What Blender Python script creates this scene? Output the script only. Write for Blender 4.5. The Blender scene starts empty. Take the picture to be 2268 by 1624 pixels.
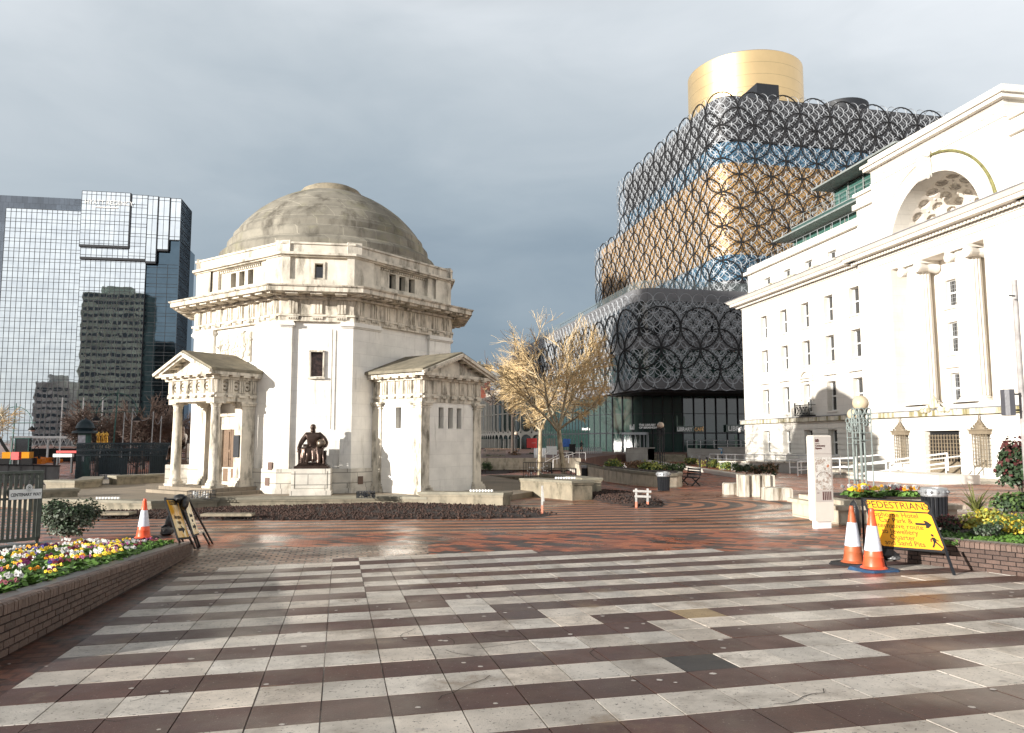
import bpy, math, random
from mathutils import Vector, Matrix
R = math.radians
sc = bpy.context.scene
# ------------------------------------------------------------ camera
F = 1700.0; PIT = math.atan(163 / 1700.0); SP, CP = math.sin(PIT), math.cos(PIT); EYE = 1.65
cam = bpy.data.objects.new('camera', bpy.data.cameras.new('camera')); sc.collection.objects.link(cam)
cam.location = (0, 0, EYE); cam.rotation_euler = (R(90) + PIT, 0, 0)
cam.data.sensor_width = 36; cam.data.lens = F / 2268 * 36; cam.data.clip_start = .1; cam.data.clip_end = 5000
sc.camera = cam
sc.view_settings.view_transform = 'Standard'; sc.view_settings.look = 'None'; sc.view_settings.gamma = 1
sc.view_settings.exposure = 0.86
sc.cycles.use_adaptive_sampling = True; sc.cycles.adaptive_threshold = 0.02; sc.cycles.max_bounces = 6; sc.cycles.glossy_bounces = 4
# ------------------------------------------------------------ sun and sky
SUN_AZ = R(36); SUN_EL = R(11)           # light travels towards SUN_AZ (from +x, anticlockwise)
trav = Vector((math.cos(SUN_AZ) * math.cos(SUN_EL), math.sin(SUN_AZ) * math.cos(SUN_EL), -math.sin(SUN_EL)))
sun = bpy.data.objects.new('sun', bpy.data.lights.new('sun', 'SUN')); sc.collection.objects.link(sun)
sun.data.energy = 5.0; sun.data.angle = R(.6); sun.data.color = (1, .95, .88)
sun.rotation_euler = trav.to_track_quat('-Z', 'Y').to_euler(); sun.location = (-30, -30, 60)
world = bpy.data.worlds.new('World'); sc.world = world; world.use_nodes = True
def N(nt, typ, **kw):
    n = nt.nodes.new(typ)
    for k, v in kw.items():
        if k.startswith('i_'):
            n.inputs[int(k[2:]) if k[2:].isdigit() else k[2:].replace('_', ' ')].default_value = v
        else: setattr(n, k, v)
    return n
def ramp(nt, stops, interp='LINEAR'):
    n = nt.nodes.new('ShaderNodeValToRGB'); n.color_ramp.interpolation = interp; e = n.color_ramp.elements
    while len(e) > 1: e.remove(e[-1])
    e[0].position = stops[0][0]; c = stops[0][1]; e[0].color = (*c, 1) if len(c) == 3 else c
    for p, c in stops[1:]:
        x = e.new(p); x.color = (*c, 1) if len(c) == 3 else c
    return n
nt = world.node_tree; nt.nodes.clear(); L = nt.links.new
out = N(nt, 'ShaderNodeOutputWorld'); tc = N(nt, 'ShaderNodeTexCoord')
sky = N(nt, 'ShaderNodeTexSky', sky_type='NISHITA', sun_disc=False)
sky.sun_elevation = SUN_EL; sky.sun_rotation = math.atan2(-trav.x, -trav.y); sky.air_density = 1.0; sky.dust_density = 2.0
bg1 = N(nt, 'ShaderNodeBackground', i_1=.09); L(sky.outputs[0], bg1.inputs[0])
sep = N(nt, 'ShaderNodeSeparateXYZ'); L(tc.outputs['Generated'], sep.inputs[0])
mp = N(nt, 'ShaderNodeMapping'); mp.inputs['Scale'].default_value = (1, 1, 2.6); mp.inputs['Location'].default_value = (3.1, 1.7, .4); L(tc.outputs['Generated'], mp.inputs[0])
n1 = N(nt, 'ShaderNodeTexNoise', i_Scale=1.7, i_Detail=5.0, i_Roughness=.5, i_Distortion=.4); L(mp.outputs[0], n1.inputs['Vector'])
n2 = N(nt, 'ShaderNodeTexNoise', i_Scale=5.0, i_Detail=6.0, i_Roughness=.55, i_Distortion=.5); L(mp.outputs[0], n2.inputs['Vector'])
def mth(nt, op, a, b=0.0, c=None, clamp=False):
    n = nt.nodes.new('ShaderNodeMath'); n.operation = op; n.use_clamp = clamp
    for i, v in enumerate((a, b) if c is None else (a, b, c)):
        if isinstance(v, (int, float)): n.inputs[i].default_value = v
        else: nt.links.new(v, n.inputs[i])
    return n.outputs[0]
z, x, y = sep.outputs[2], sep.outputs[0], sep.outputs[1]
back = mth(nt, 'MULTIPLY', mth(nt, 'SUBTRACT', .25, y, clamp=True), .58)        # the brighter cloud behind the camera
t = mth(nt, 'MULTIPLY_ADD', z, 1.12, 0.075)
t = mth(nt, 'ADD', t, mth(nt, 'MULTIPLY_ADD', mth(nt, 'MULTIPLY', x, .5), x, mth(nt, 'MULTIPLY', x, .12)))
t = mth(nt, 'ADD', t, mth(nt, 'MULTIPLY', mth(nt, 'SUBTRACT', n1.outputs[0], .5), .38))
t = mth(nt, 'ADD', t, mth(nt, 'MULTIPLY', mth(nt, 'SUBTRACT', n2.outputs[0], .5), .16))
lowz = ramp(nt, [(0,(1,1,1)),(.32,(1,1,1)),(.6,(0,0,0))]); L(z, lowz.inputs[0])
t = mth(nt, 'ADD', t, mth(nt, 'MULTIPLY', back, lowz.outputs[0]), clamp=True)
cr = ramp(nt, [(0, (.115, .175, .255)), (.12, (.175, .24, .32)), (.26, (.26, .335, .41)), (.42, (.41, .485, .55)), (.6, (.60, .66, .71)), (1, (1.15, 1.17, 1.2))]); L(t, cr.inputs[0])
bg2 = N(nt, 'ShaderNodeBackground'); L(cr.outputs[0], bg2.inputs[0]); zen = ramp(nt, [(.50,(1,1,1)),(.70,(.16,.16,.16))]); L(z, zen.inputs[0]); L(mth(nt, 'MULTIPLY', zen.outputs[0], .565), bg2.inputs[1])
mx = N(nt, 'ShaderNodeMixShader', i_0=.93); L(bg1.outputs[0], mx.inputs[1]); L(bg2.outputs[0], mx.inputs[2]); L(mx.outputs[0], out.inputs[0])
# ------------------------------------------------------------ helpers
def ray(px, py):
    u = (px - 1134) / F; v = (812 - py) / F; k = CP - v * SP
    return u / k, (SP + v * CP) / k
def at(px, py, Y):
    a, b = ray(px, py); return Vector((a * Y, Y, EYE + b * Y))
def gz(x, y):
    x = max(-15, min(15, x)); y = max(y, 0); z = -.035 * min(y, 13)
    if y > 13: z -= .0145 * (min(y, 70) - 13)
    return z + .0158 * x
def gr(px, py, dz=0.0):
    a, b = ray(px, py); lo, hi = 1, 500
    for _ in range(50):
        m = (lo + hi) / 2
        if EYE + b * m > gz(a * m, m) + dz: lo = m
        else: hi = m
    return Vector((a * lo, lo, EYE + b * lo))
def pix(p):
    k = p[1] * CP + (p[2] - EYE) * SP
    return 1134 + F * p[0] / k, 812 - F * (-p[1] * SP + (p[2] - EYE) * CP) / k
class Fr:
    def __init__(s, o, deg): s.o = o; s.t = R(deg); s.c = math.cos(s.t); s.s = math.sin(s.t)
    def w(s, x, y): return (s.o[0] + s.c * x - s.s * y, s.o[1] + s.s * x + s.c * y)
SPLIT = {'corner_pier','cheek_wall','solid_panel','vent','attic_window','slit_window','window_sill','parapet_block','post','leg','roundel','handle','door','step','fly_tower','hand','shoe','interior_strip','bollard_cap','crossbar','bracket','pedestal_block','coping_block','wreath','baluster','picket','bottom_rail','ring_ornament','wheel'}
class MB:
    def __init__(s): s.v = []; s.f = []; s.T = Matrix(); s.mi = []; s.cm = 0; s.col = []; s.cc = None
    def add(s, vs, fs):
        o = len(s.v); s.v += [s.T @ Vector(p) for p in vs]
        for f in fs: s.f.append([i + o for i in f]); s.mi.append(s.cm); s.col.append(s.cc)
        return s
    def box(s, x0, x1, y0, y1, z0, z1):
        return s.add([(x0,y0,z0),(x1,y0,z0),(x1,y1,z0),(x0,y1,z0),(x0,y0,z1),(x1,y0,z1),(x1,y1,z1),(x0,y1,z1)],
            [(0,3,2,1),(4,5,6,7),(0,1,5,4),(1,2,6,5),(2,3,7,6),(3,0,4,7)])
    def prism(s, poly, z0, z1, p2=None):
        n = len(poly); p2 = p2 or poly
        return s.add([(p[0],p[1],z0) for p in poly] + [(p[0],p[1],z1) for p in p2],
            [tuple(range(n-1,-1,-1)), tuple(range(n,2*n))] + [(i,(i+1)%n,n+(i+1)%n,n+i) for i in range(n)])
    def quad(s, *p): return s.add(p, [tuple(range(len(p)))])
    def lathe(s, prof, c=(0,0,0), n=16, sx=1, sy=1):
        vs = [(c[0]+r*sx*math.cos(2*math.pi*i/n), c[1]+r*sy*math.sin(2*math.pi*i/n), c[2]+z) for r, z in prof for i in range(n)]
        fs = [(j*n+i, j*n+(i+1)%n, (j+1)*n+(i+1)%n, (j+1)*n+i) for j in range(len(prof)-1) for i in range(n)]
        fs += [tuple(range(n-1,-1,-1)), tuple(range((len(prof)-1)*n, len(prof)*n))]
        return s.add(vs, fs)
    def tube(s, pts, r, n=6, r1=None, closed=False):
        pts = [Vector(p) for p in pts]; m = len(pts); r1 = r if r1 is None else r1; vs = []; a0 = None
        for i, p in enumerate(pts):
            if closed: d = pts[(i+1)%m] - pts[i-1]
            else: d = pts[min(i+1,m-1)] - pts[max(i-1,0)]
            d = d.normalized() if d.length > 1e-9 else Vector((0,0,1))
            if a0 is None: a = d.orthogonal().normalized()
            else:
                a = a0 - d * a0.dot(d); a = a.normalized() if a.length > 1e-6 else d.orthogonal().normalized()
            a0 = a; b = d.cross(a); rr = r + (r1 - r) * i / max(1, m-1)
            vs += [p + (a*math.cos(2*math.pi*k/n) + b*math.sin(2*math.pi*k/n))*rr for k in range(n)]
        fs = [(j*n+k, j*n+(k+1)%n, ((j+1)%m)*n+(k+1)%n, ((j+1)%m)*n+k) for j in range(m if closed else m-1) for k in range(n)]
        if not closed and n > 3: fs += [tuple(range(n-1,-1,-1)), tuple(range((m-1)*n, m*n))]
        return s.add(vs, fs)
    def bar(s, a, b, w, h):      # rectangular bar from a to b, w wide, h high
        a, b = Vector(a), Vector(b); d = (b-a).normalized(); up = Vector((0,0,1))
        if abs(d.z) > .98: up = Vector((0,1,0))
        l = d.cross(up).normalized() * w/2; u = l.cross(d).normalized() * h/2
        vs = [a-l-u, a+l-u, a+l+u, a-l+u, b-l-u, b+l-u, b+l+u, b-l+u]
        return s.add(vs, [(0,1,2,3)[::-1],(4,5,6,7),(0,1,5,4),(1,2,6,5),(2,3,7,6),(3,0,4,7)])
    def wall(s, x0, x1, z0, z1, holes=(), d=.4, y=0.0):
        xs = sorted({x0, x1} | {h[i] for h in holes for i in (0,1) if x0 < h[i] < x1}); zs = sorted({z0, z1} | {h[i] for h in holes for i in (2,3) if z0 < h[i] < z1})
        for i in range(len(xs)-1):
            for j in range(len(zs)-1):
                cx, cz = (xs[i]+xs[i+1])/2, (zs[j]+zs[j+1])/2
                if any(h[0] < cx < h[1] and h[2] < cz < h[3] for h in holes): continue
                s.quad((xs[i],y,zs[j]),(xs[i+1],y,zs[j]),(xs[i+1],y,zs[j+1]),(xs[i],y,zs[j+1]))
        for a, b, c, e in holes:
            c2, e2 = max(c, z0), min(e, z1)
            if c2 >= e2: continue
            s.quad((a,y,c2),(a,y+d,c2),(a,y+d,e2),(a,y,e2)); s.quad((b,y,e2),(b,y+d,e2),(b,y+d,c2),(b,y,c2))
            if c >= z0: s.quad((a,y,c),(b,y,c),(b,y+d,c),(a,y+d,c))
            if e <= z1: s.quad((a,y+d,e),(b,y+d,e),(b,y,e),(a,y,e))
        return s
    def islands(s, tol=.02):
        n = len(s.v); par = list(range(n))
        def fd(a):
            while par[a] != a: par[a] = par[par[a]]; a = par[a]
            return a
        for f in s.f:
            for i in f[1:]: par[fd(i)] = fd(f[0])
        box = {}
        for i, v in enumerate(s.v):
            r = fd(i); b = box.get(r)
            box[r] = [min(b[0],v.x),min(b[1],v.y),min(b[2],v.z),max(b[3],v.x),max(b[4],v.y),max(b[5],v.z)] if b else [v.x,v.y,v.z,v.x,v.y,v.z]
        ks = list(box); cl = {k: k for k in ks}
        def fc(a):
            while cl[a] != a: a = cl[a]
            return a
        for i, a in enumerate(ks):
            for b in ks[i+1:]:
                A, B = box[a], box[b]
                if all(A[q]-tol <= B[q+3] and B[q]-tol <= A[q+3] for q in range(3)): cl[fc(a)] = fc(b)
        g = {}
        for fi, f in enumerate(s.f): g.setdefault(fc(fd(f[0])), []).append(fi)
        return list(g.values())
    def build(s, name, m, parent=None, smooth=False, label=None):
        if name in SPLIT and parent:
            gs = s.islands()
            if 1 < len(gs) <= 100:
                o = None
                for g in gs:
                    q = MB(); mp_ = {}
                    for fi in g:
                        f = s.f[fi]
                        for i in f:
                            if i not in mp_: mp_[i] = len(q.v); q.v.append(s.v[i])
                        q.f.append([mp_[i] for i in f]); q.mi.append(s.mi[fi]); q.col.append(s.col[fi])
                    o = q._build(name, m, parent, smooth, label)
                return o
        return s._build(name, m, parent, smooth, label)
    def _build(s, name, m, parent=None, smooth=False, label=None):
        me = bpy.data.meshes.new(name); me.from_pydata([tuple(v) for v in s.v], [], s.f)
        for x in (m if isinstance(m, (list, tuple)) else [m]): me.materials.append(x)
        if any(s.mi): me.polygons.foreach_set('material_index', s.mi)
        if s.col and s.col[0] is not None:
            ca = me.color_attributes.new('col', 'FLOAT_COLOR', 'CORNER'); d = []
            for f, c in zip(s.f, s.col): d += [c[0], c[1], c[2], 1] * len(f)
            ca.data.foreach_set('color', d)
        if smooth: me.polygons.foreach_set('use_smooth', [True]*len(s.f))
        me.update(); o = bpy.data.objects.new(name, me); sc.collection.objects.link(o)
        if parent: o.parent = parent
        if smooth:
            for e in me.edges: pass
            try:
                me.set_sharp_from_angle(angle=R(40))
            except Exception: pass
        if label: o['label'] = label
        return o
def tag(o, label=None, cat=None, group=None, kind=None):
    if label: o['label'] = label
    if cat: o['category'] = cat
    if group: o['group'] = group
    if kind: o['kind'] = kind
    return o
def thing(name, label, cat, loc, rz=0, group=None):
    o = bpy.data.objects.new(name, None); sc.collection.objects.link(o); o.location = loc; o.rotation_euler = (0,0,R(rz)); o.empty_display_size = .2
    return tag(o, label, cat, group)
kids = {}
def copy_tree(o, parent=None):
    c = o.copy(); sc.collection.objects.link(c)
    if parent: c.parent = parent
    for ch in list(o.children): copy_tree(ch, c)
    return c
def place(proto, first, loc, rz, label):
    o = proto if first else copy_tree(proto); o.location = loc; o.rotation_euler = (0,0,R(rz)); o['label'] = label; return o
def text(name, s, size, m, parent, loc, rot=(90,0,0), ext=.02, align='LEFT', bold=0.0, sx=1):
    c = bpy.data.curves.new(name, 'FONT'); c.body = s; c.size = size; c.extrude = ext; c.align_x = align; c.offset = bold; c.space_line = .95; c.resolution_u = 3
    t = bpy.data.objects.new(name, c); sc.collection.objects.link(t); dg = bpy.context.evaluated_depsgraph_get()
    me = bpy.data.meshes.new_from_object(t.evaluated_get(dg)); bpy.data.objects.remove(t)
    o = bpy.data.objects.new(name, me); me.materials.clear(); me.materials.append(m); sc.collection.objects.link(o)
    o.parent = parent; o.location = loc; o.rotation_euler = tuple(R(a) for a in rot); o.scale = (sx,1,1); return o
# ------------------------------------------------------------ materials
def mat(name, col, rough=.7, var=.18, sc_=2.0, bump=.15, bs=20.0, metal=0.0, brick=None, stain_glare=None, coord='Object', alpha=None, spec=None, attr=False, streak=0.0):
    m = bpy.data.materials.new(name); m.use_nodes = True; nt = m.node_tree; b = nt.nodes['Principled BSDF']; L = nt.links.new
    tc = N(nt, 'ShaderNodeTexCoord'); vec = tc.outputs[coord]
    b.inputs['Roughness'].default_value = rough; b.inputs['Metallic'].default_value = metal
    if spec is not None: b.inputs['Specular IOR Level'].default_value = spec
    n = N(nt, 'ShaderNodeTexNoise', i_Scale=sc_, i_Detail=6.0, i_Roughness=.6); L(vec, n.inputs['Vector'])
    c0 = tuple(max(0, c*(1-var*1.3)) for c in col); c1 = tuple(min(1, c*(1+var)) for c in col)
    cr = ramp(nt, [(.3, c0), (.7, c1)]); L(n.outputs[0], cr.inputs[0]); cur = cr.outputs[0]
    hgt = None
    def mix(a, bb, f, mode='MIX'):
        q = N(nt, 'ShaderNodeMix', data_type='RGBA', blend_type=mode)
        for s_, v in ((0, f), (6, a), (7, bb)):
            if isinstance(v, (float, int)): q.inputs[s_].default_value = v
            elif isinstance(v, tuple): q.inputs[s_].default_value = (*v, 1)
            else: L(v, q.inputs[s_])
        return q.outputs[2]
    if attr:
        a = N(nt, 'ShaderNodeVertexColor', layer_name='col'); g = ramp(nt, [(.3, (1-var,)*3), (.7, (1+0*var,)*3)]); L(n.outputs[0], g.inputs[0])
        cur = mix(a.outputs[0], g.outputs[0], 1.0, 'MULTIPLY')
    if brick:     # (width, height, mortar, mortar colour factor, vary, axis)
        w, h, mo, mc, vy, ax = brick
        sp = N(nt, 'ShaderNodeSeparateXYZ'); L(vec, sp.inputs[0]); cb = N(nt, 'ShaderNodeCombineXYZ')
        if ax == 'xy+z': L(mth(nt, 'ADD', sp.outputs[0], sp.outputs[1]), cb.inputs[0]); L(sp.outputs[2], cb.inputs[1])
        elif ax == 'xz': L(sp.outputs[0], cb.inputs[0]); L(sp.outputs[2], cb.inputs[1])
        else: L(sp.outputs[0], cb.inputs[0]); L(sp.outputs[1], cb.inputs[1])
        bt = N(nt, 'ShaderNodeTexBrick', i_Scale=1.0); bt.inputs['Brick Width'].default_value = w; bt.inputs['Row Height'].default_value = h
        bt.inputs['Mortar Size'].default_value = mo; bt.inputs['Mortar Smooth'].default_value = .3
        bt.inputs['Color1'].default_value = (1-vy, 1-vy, 1-vy, 1); bt.inputs['Color2'].default_value = (1, 1, 1, 1); bt.inputs['Mortar'].default_value = (mc, mc, mc, 1)
        L(cb.outputs[0], bt.inputs['Vector']); cur = mix(cur, bt.outputs[0], 1.0, 'MULTIPLY'); hgt = bt.outputs[1]
    if stain_glare:     # list of (colour, scale, low, high, z squash)
        for scol, ss, lo, hi, zs in stain_glare:
            mpp = N(nt, 'ShaderNodeMapping'); mpp.inputs['Scale'].default_value = (1, 1, zs); L(vec, mpp.inputs[0])
            sn = N(nt, 'ShaderNodeTexNoise', i_Scale=ss, i_Detail=7.0, i_Roughness=.65); L(mpp.outputs[0], sn.inputs['Vector'])
            sr = ramp(nt, [(lo, (0,0,0)), (hi, (1,1,1))]); L(sn.outputs[0], sr.inputs[0]); cur = mix(cur, scol, sr.outputs[0])
    L(cur, b.inputs['Base Color'])
    if bump:
        bn = N(nt, 'ShaderNodeTexNoise', i_Scale=bs, i_Detail=4.0); L(vec, bn.inputs['Vector'])
        bp = N(nt, 'ShaderNodeBump', i_Strength=bump, i_Distance=.02); L(bn.outputs[0], bp.inputs['Height']); nrm = bp.outputs[0]
        if hgt is not None:
            b2 = N(nt, 'ShaderNodeBump', i_Strength=.5, i_Distance=.01, invert=True); L(hgt, b2.inputs['Height']); L(nrm, b2.inputs['Normal']); nrm = b2.outputs[0]
        L(nrm, b.inputs['Normal'])
    if alpha is not None: b.inputs['Alpha'].default_value = alpha
    return m
def emis(name, col, st):
    m = mat(name, col, bump=0); b = m.node_tree.nodes['Principled BSDF']; b.inputs['Emission Color'].default_value = (*col, 1); b.inputs['Emission Strength'].default_value = st; return m
def glassy(name, col, rough=.04, metal=0.0, wave=0.0, ws=.4, pane=None):
    m = mat(name, col, rough, var=.1, sc_=.3, bump=0, metal=metal, spec=.9); nt = m.node_tree; b = nt.nodes['Principled BSDF']
    if wave:
        tc = N(nt, 'ShaderNodeTexCoord'); n = N(nt, 'ShaderNodeTexNoise', i_Scale=ws, i_Detail=2.0); nt.links.new(tc.outputs['Object'], n.inputs['Vector'])
        bp = N(nt, 'ShaderNodeBump', i_Strength=1.0, i_Distance=wave); nt.links.new(n.outputs[0], bp.inputs['Height']); nt.links.new(bp.outputs[0], b.inputs['Normal'])
    return m
GRIME = (.13, .115, .085)
M = dict(
 port = mat('portland_stone', (.80, .77, .71), .8, .10, 1.2, .12, 30, brick=(1.1, .52, .010, .86, .06, 'xy+z'), stain_glare=[(GRIME, 1.6, .60, .86, .25), ((.30,.27,.21), 4.5, .60, .80, .08)]),
 port2 = mat('weathered_stone', (.62, .57, .48), .85, .2, 1.5, .25, 14, stain_glare=[(GRIME, 2.2, .5, .72, .3)]),
 portc = mat('cornice_stone', (.66, .60, .50), .85, .15, 1.5, .2, 14, stain_glare=[(GRIME, 3.4, .47, .68, .3)]),
 dome = mat('dome_stone', (.25, .23, .185), .85, .25, .9, .3, 9, brick=(1.9, .52, .014, 1.45, .2, 'xy+z'), stain_glare=[((.07,.06,.045), 1.6, .5, .7, .35), ((.22,.21,.11), .7, .55, .8, 1)]),
 roof = mat('roof_slabs', (.20, .175, .125), .85, .25, 1.5, .3, 9, stain_glare=[((.08,.075,.05), 2, .5, .75, 1)]),
 bask = mat('pale_stone', (.70, .665, .60), .75, .07, .8, .10, 20, brick=(1.5, .62, .012, .84, .05, 'xy+z'), stain_glare=[((.42,.38,.30), 1.3, .60, .85, .22)]),
 baskt = mat('stained_band', (.6, .56, .46), .85, .2, 2, .2, 14, stain_glare=[((.2,.17,.07), 2.2, .48, .62, .12)]),
 baskg = mat('niche_stone', (.70, .65, .58), .8, .08, 1, .1, 20),
 ledge = mat('ledge_stone', (.25, .215, .155), .8, .22, 1.8, .3, 12, stain_glare=[((.10,.09,.06), 2.6, .5, .7, .5)]),
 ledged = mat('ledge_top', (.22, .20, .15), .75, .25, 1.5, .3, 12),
 plat = mat('buff_paving', (.25, .205, .15), .75, .18, .6, .2, 12, brick=(.9, .6, .01, .6, .12, 'xy')),
 conc = mat('planter_concrete', (.50, .44, .34), .8, .2, 1.2, .25, 12, brick=(1.6, .9, .012, .6, .08, 'xy+z'), stain_glare=[((.12,.1,.07), 2, .52, .74, .3)]),
 gconc = mat('grey_concrete', (.33, .32, .29), .8, .15, .8, .1, 12, brick=(1.3, 2.2, .012, .65, .06, 'xy+z')),
 bronze = mat('bronze', (.075, .05, .04), .33, .3, 6, .3, 30, metal=.75),
 dark = mat('black_steel', (.018, .02, .024), .5, .2, 4, .05, 20, metal=.2),
 green = mat('green_steel', (.035, .10, .085), .5, .2, 4, .05, 20, metal=.2),
 fence = mat('dark_fence_paint', (.022, .038, .046), .45, .2, 4, .05, 20, metal=.1),
 steel = mat('stainless', (.5, .5, .5), .3, .1, 4, .05, 20, metal=.8),
 galv = mat('galvanised', (.36, .37, .38), .45, .15, 6, .05, 20, metal=.5),
 white = mat('white_paint', (.78, .78, .76), .5, .06, 3, .03, 20),
 cream = mat('cream_panel', (.66, .62, .55), .35, .04, 2, .02, 20),
 black = mat('black_paint', (.006, .006, .007), .75, .1, 3, .03, 20),
 red = mat('red_paint', (.55, .035, .03), .45, .1, 3, .05, 20),
 yell = mat('sign_yellow', (.84, .36, .015), .35, .05, 2, .02, 20),
 orange = mat('orange_paint', (.75, .22, .02), .45, .15, 3, .05, 20),
 door = mat('oak_door', (.16, .10, .06), .5, .2, 3, .1, 20),
 glassd = glassy('dark_window_glass', (.02, .022, .024), .06),
 glassg = glassy('green_curtain_glass', (.018, .04, .035), .05, wave=.002, ws=.6),
 hy = glassy('mirror_glass', (.88, .92, .95), .015, metal=1.0, wave=.013, ws=.2),
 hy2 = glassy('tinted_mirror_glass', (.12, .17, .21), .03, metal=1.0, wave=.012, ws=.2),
 mull = mat('mullion', (.012, .014, .018), .6, .1, 2, 0),
 soil = mat('soil', (.028, .016, .012), .95, .5, 9, .9, 26),
 soil2 = mat('soil_clods', (.055, .03, .022), .95, .6, 5, .6, 26),
)
# ============================================================ domed memorial hall
HO = (-8.93, 36.99); HR = 9.2; HF = Fr(HO, HR)
def oc(o):
    a, b = 1.45 + .414*o, 5.83 + o
    return [(-a,-b),(a,-b),(b,-a),(b,a),(a,b),(-a,b),(-b,a),(-b,-a)]
OC = oc(0)
hall = thing('memorial_hall', 'white stone octagonal memorial hall with a big weathered dome and gabled porches', 'building', (HO[0], HO[1], -.5), HR)
def rotm(deg, x=0, y=0, z=0): return Matrix.Translation((x, y, z)) @ Matrix.Rotation(R(deg), 4, 'Z')
faces = []     # (origin matrix with x along the face centred, y inward, half length, is_long)
for i in range(8):
    ang = i * 45; lng = i % 2 == 1; d = 5.148 if lng else 5.83
    nx, ny = math.sin(R(ang)), -math.cos(R(ang)); faces.append((rotm(ang, nx*d, ny*d), 3.1 if lng else 1.45, lng))
def octa(mb, o, z0, z1, o2=None): mb.prism(oc(o), z0, z1, oc(o if o2 is None else o2))
sh = MB()
for T, hl, lng in faces:
    sh.T = T; e = .12
    holes = [] if lng else [(-.24, .24, 4.75, 5.75)]
    sh.wall(-hl, hl, 1.0, 7.0, holes, .35, e)
sh.T = Matrix()
for i, v in enumerate(OC):            # corner piers
    V = Vector((*v, 0)); p, n = Vector((*OC[i-1], 0)), Vector((*OC[(i+1) % 8], 0)); da, db = (p-V), (n-V)
    la, lb = (1.5, .46) if da.length > 4 else (.46, 1.5); da.normalize(); db.normalize()
    def pier(o, z0, z1, x=0):
        A, B, C = V + da*(la+x), V + db*(lb+x), V; inn = -(V.normalized())
        na = Vector((da.y, -da.x, 0)); na = na if na.dot(V) > 0 else -na
        nb = Vector((db.y, -db.x, 0)); nb = nb if nb.dot(V) > 0 else -nb
        Vo = Vector((*oc(o)[i], 0)); q = [A + na*o, Vo, B + nb*o, B - nb*.3, V + inn*.4, A - na*.3]
        sh.prism([(k.x, k.y) for k in q], z0, z1)
    pier(0, 1.0, 6.76); pier(.05, 6.76, 6.82, .03); pier(.12, 6.82, 6.92, .1); pier(.07, 6.92, 7.0, .05)
sh.build('wall', M['port'], hall)
pl = MB(); octa(pl, .1, 0, .22); octa(pl, .05, .22, 1.0); pl.build('plinth', mat('plinth_stone', (.6,.56,.49), .85, .2, 1.3, .2, 14, brick=(1.3, .42, .02, .45, .1, 'xy+z'), stain_glare=[((.12,.1,.07), 1.8, .56, .76, .4)]), hall)
ent = MB(); octa(ent, .06, 7.0, 7.2); octa(ent, .13, 7.2, 7.28); octa(ent, .02, 7.28, 7.9); octa(ent, .2, 7.9, 8.0); octa(ent, .98, 8.08, 8.27); octa(ent, 1.04, 8.27, 8.33, 1.08); octa(ent, 1.05, 8.33, 8.4, .6); octa(ent, .3, 8.0, 8.08)
for T, hl, lng in faces:
    ent.T = T; k = 8 if lng else 3; sp = .78 if lng else .97
    for j in range(k):
        cx = (j - (k-1)/2) * sp
        for q in (-.13, 0, .13): ent.box(cx+q-.045, cx+q+.045, -.09, -.02, 7.32, 7.86)
        ent.box(cx-.21, cx+.21, -.055, -.0, 7.3, 7.9); ent.box(cx-.22, cx+.22, -.13, -.05, 7.14, 7.19)
        for q in range(5): ent.box(cx-.2+q*.09, cx-.15+q*.09, -.12, -.05, 7.08, 7.14)
        ent.box(cx-.24, cx+.24, -.85, -.15, 8.0, 8.085)
    if lng:
        ent.box(-hl-.3, -hl-.1, -.8, -.15, 8.0, 8.085); ent.box(hl+.1, hl+.3, -.8, -.15, 8.0, 8.085)
ent.T = Matrix(); ent.build('cornice', M['portc'], hall)
at_ = MB(); octa(at_, .0, 8.36, 8.75)
for T, hl, lng in faces:
    at_.T = T
    if lng:
        ho = [(c-.2, c+.2, 8.83, 9.5) for c in (-.62, 0, .62)]
        at_.wall(-hl-.02, hl+.02, 8.7, 9.7, [(-1.55, 1.55, 8.8, 9.66)], .14, .1); at_.wall(-1.55, 1.55, 8.8, 9.66, ho, .4, .24)
        for q in range(22): at_.box(-1.5+q*.14, -1.43+q*.14, .16, .24, 9.56, 9.64)
    else:
        at_.wall(-hl-.02, hl+.02, 8.7, 9.7, [(-.17, .17, 8.85, 9.45)], .4, .1)
        at_.box(-.25,-.17,.05,.1,8.8,9.52); at_.box(.17,.25,.05,.1,8.8,9.52); at_.box(-.17,.17,.05,.1,9.45,9.52)
at_.T = Matrix()
for i, v in enumerate(OC):
    V = Vector((*v, 0)); p, n = Vector((*OC[i-1], 0)), Vector((*OC[(i+1) % 8], 0)); da, db = (p-V).normalized(), (n-V).normalized()
    la, lb = (1.1, .3) if (p-V).length > 4 else (.3, 1.1)
    q = [V + da*la, V, V + db*lb, V*.9]; at_.prism([(k.x, k.y) for k in q], 8.75, 9.7)
octa(at_, .06, 9.7, 9.76); octa(at_, .18, 9.76, 9.86); octa(at_, .02, 9.86, 10.22); octa(at_, .08, 10.22, 10.3)
for i, v in enumerate(OC):
    V = Vector((*v, 0)); w = V*1.0; at_.T = rotm(math.degrees(math.atan2(V.y, V.x)), V.x*.975, V.y*.975); at_.box(-.35, .17, -.3, .3, 9.86, 10.36)
at_.T = Matrix(); at_.build('attic', M['port2'], hall)
dm = MB(); P = [(5.1,10.0),(5.1,10.72),(4.95,10.85),(4.78,11.0),(4.76,11.3),(4.68,11.4),(4.52,11.5),(4.5,11.75),(4.38,11.86)]
P += [(4.24,12.08),(4.05,12.32),(3.8,12.6),(3.5,12.9),(3.15,13.18),(2.8,13.43),(2.4,13.67),(2.0,13.87),(1.7,14.0),(1.42,14.1)]
dm.lathe(P, n=64); dm.build('dome', M['dome'], hall, True)
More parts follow.
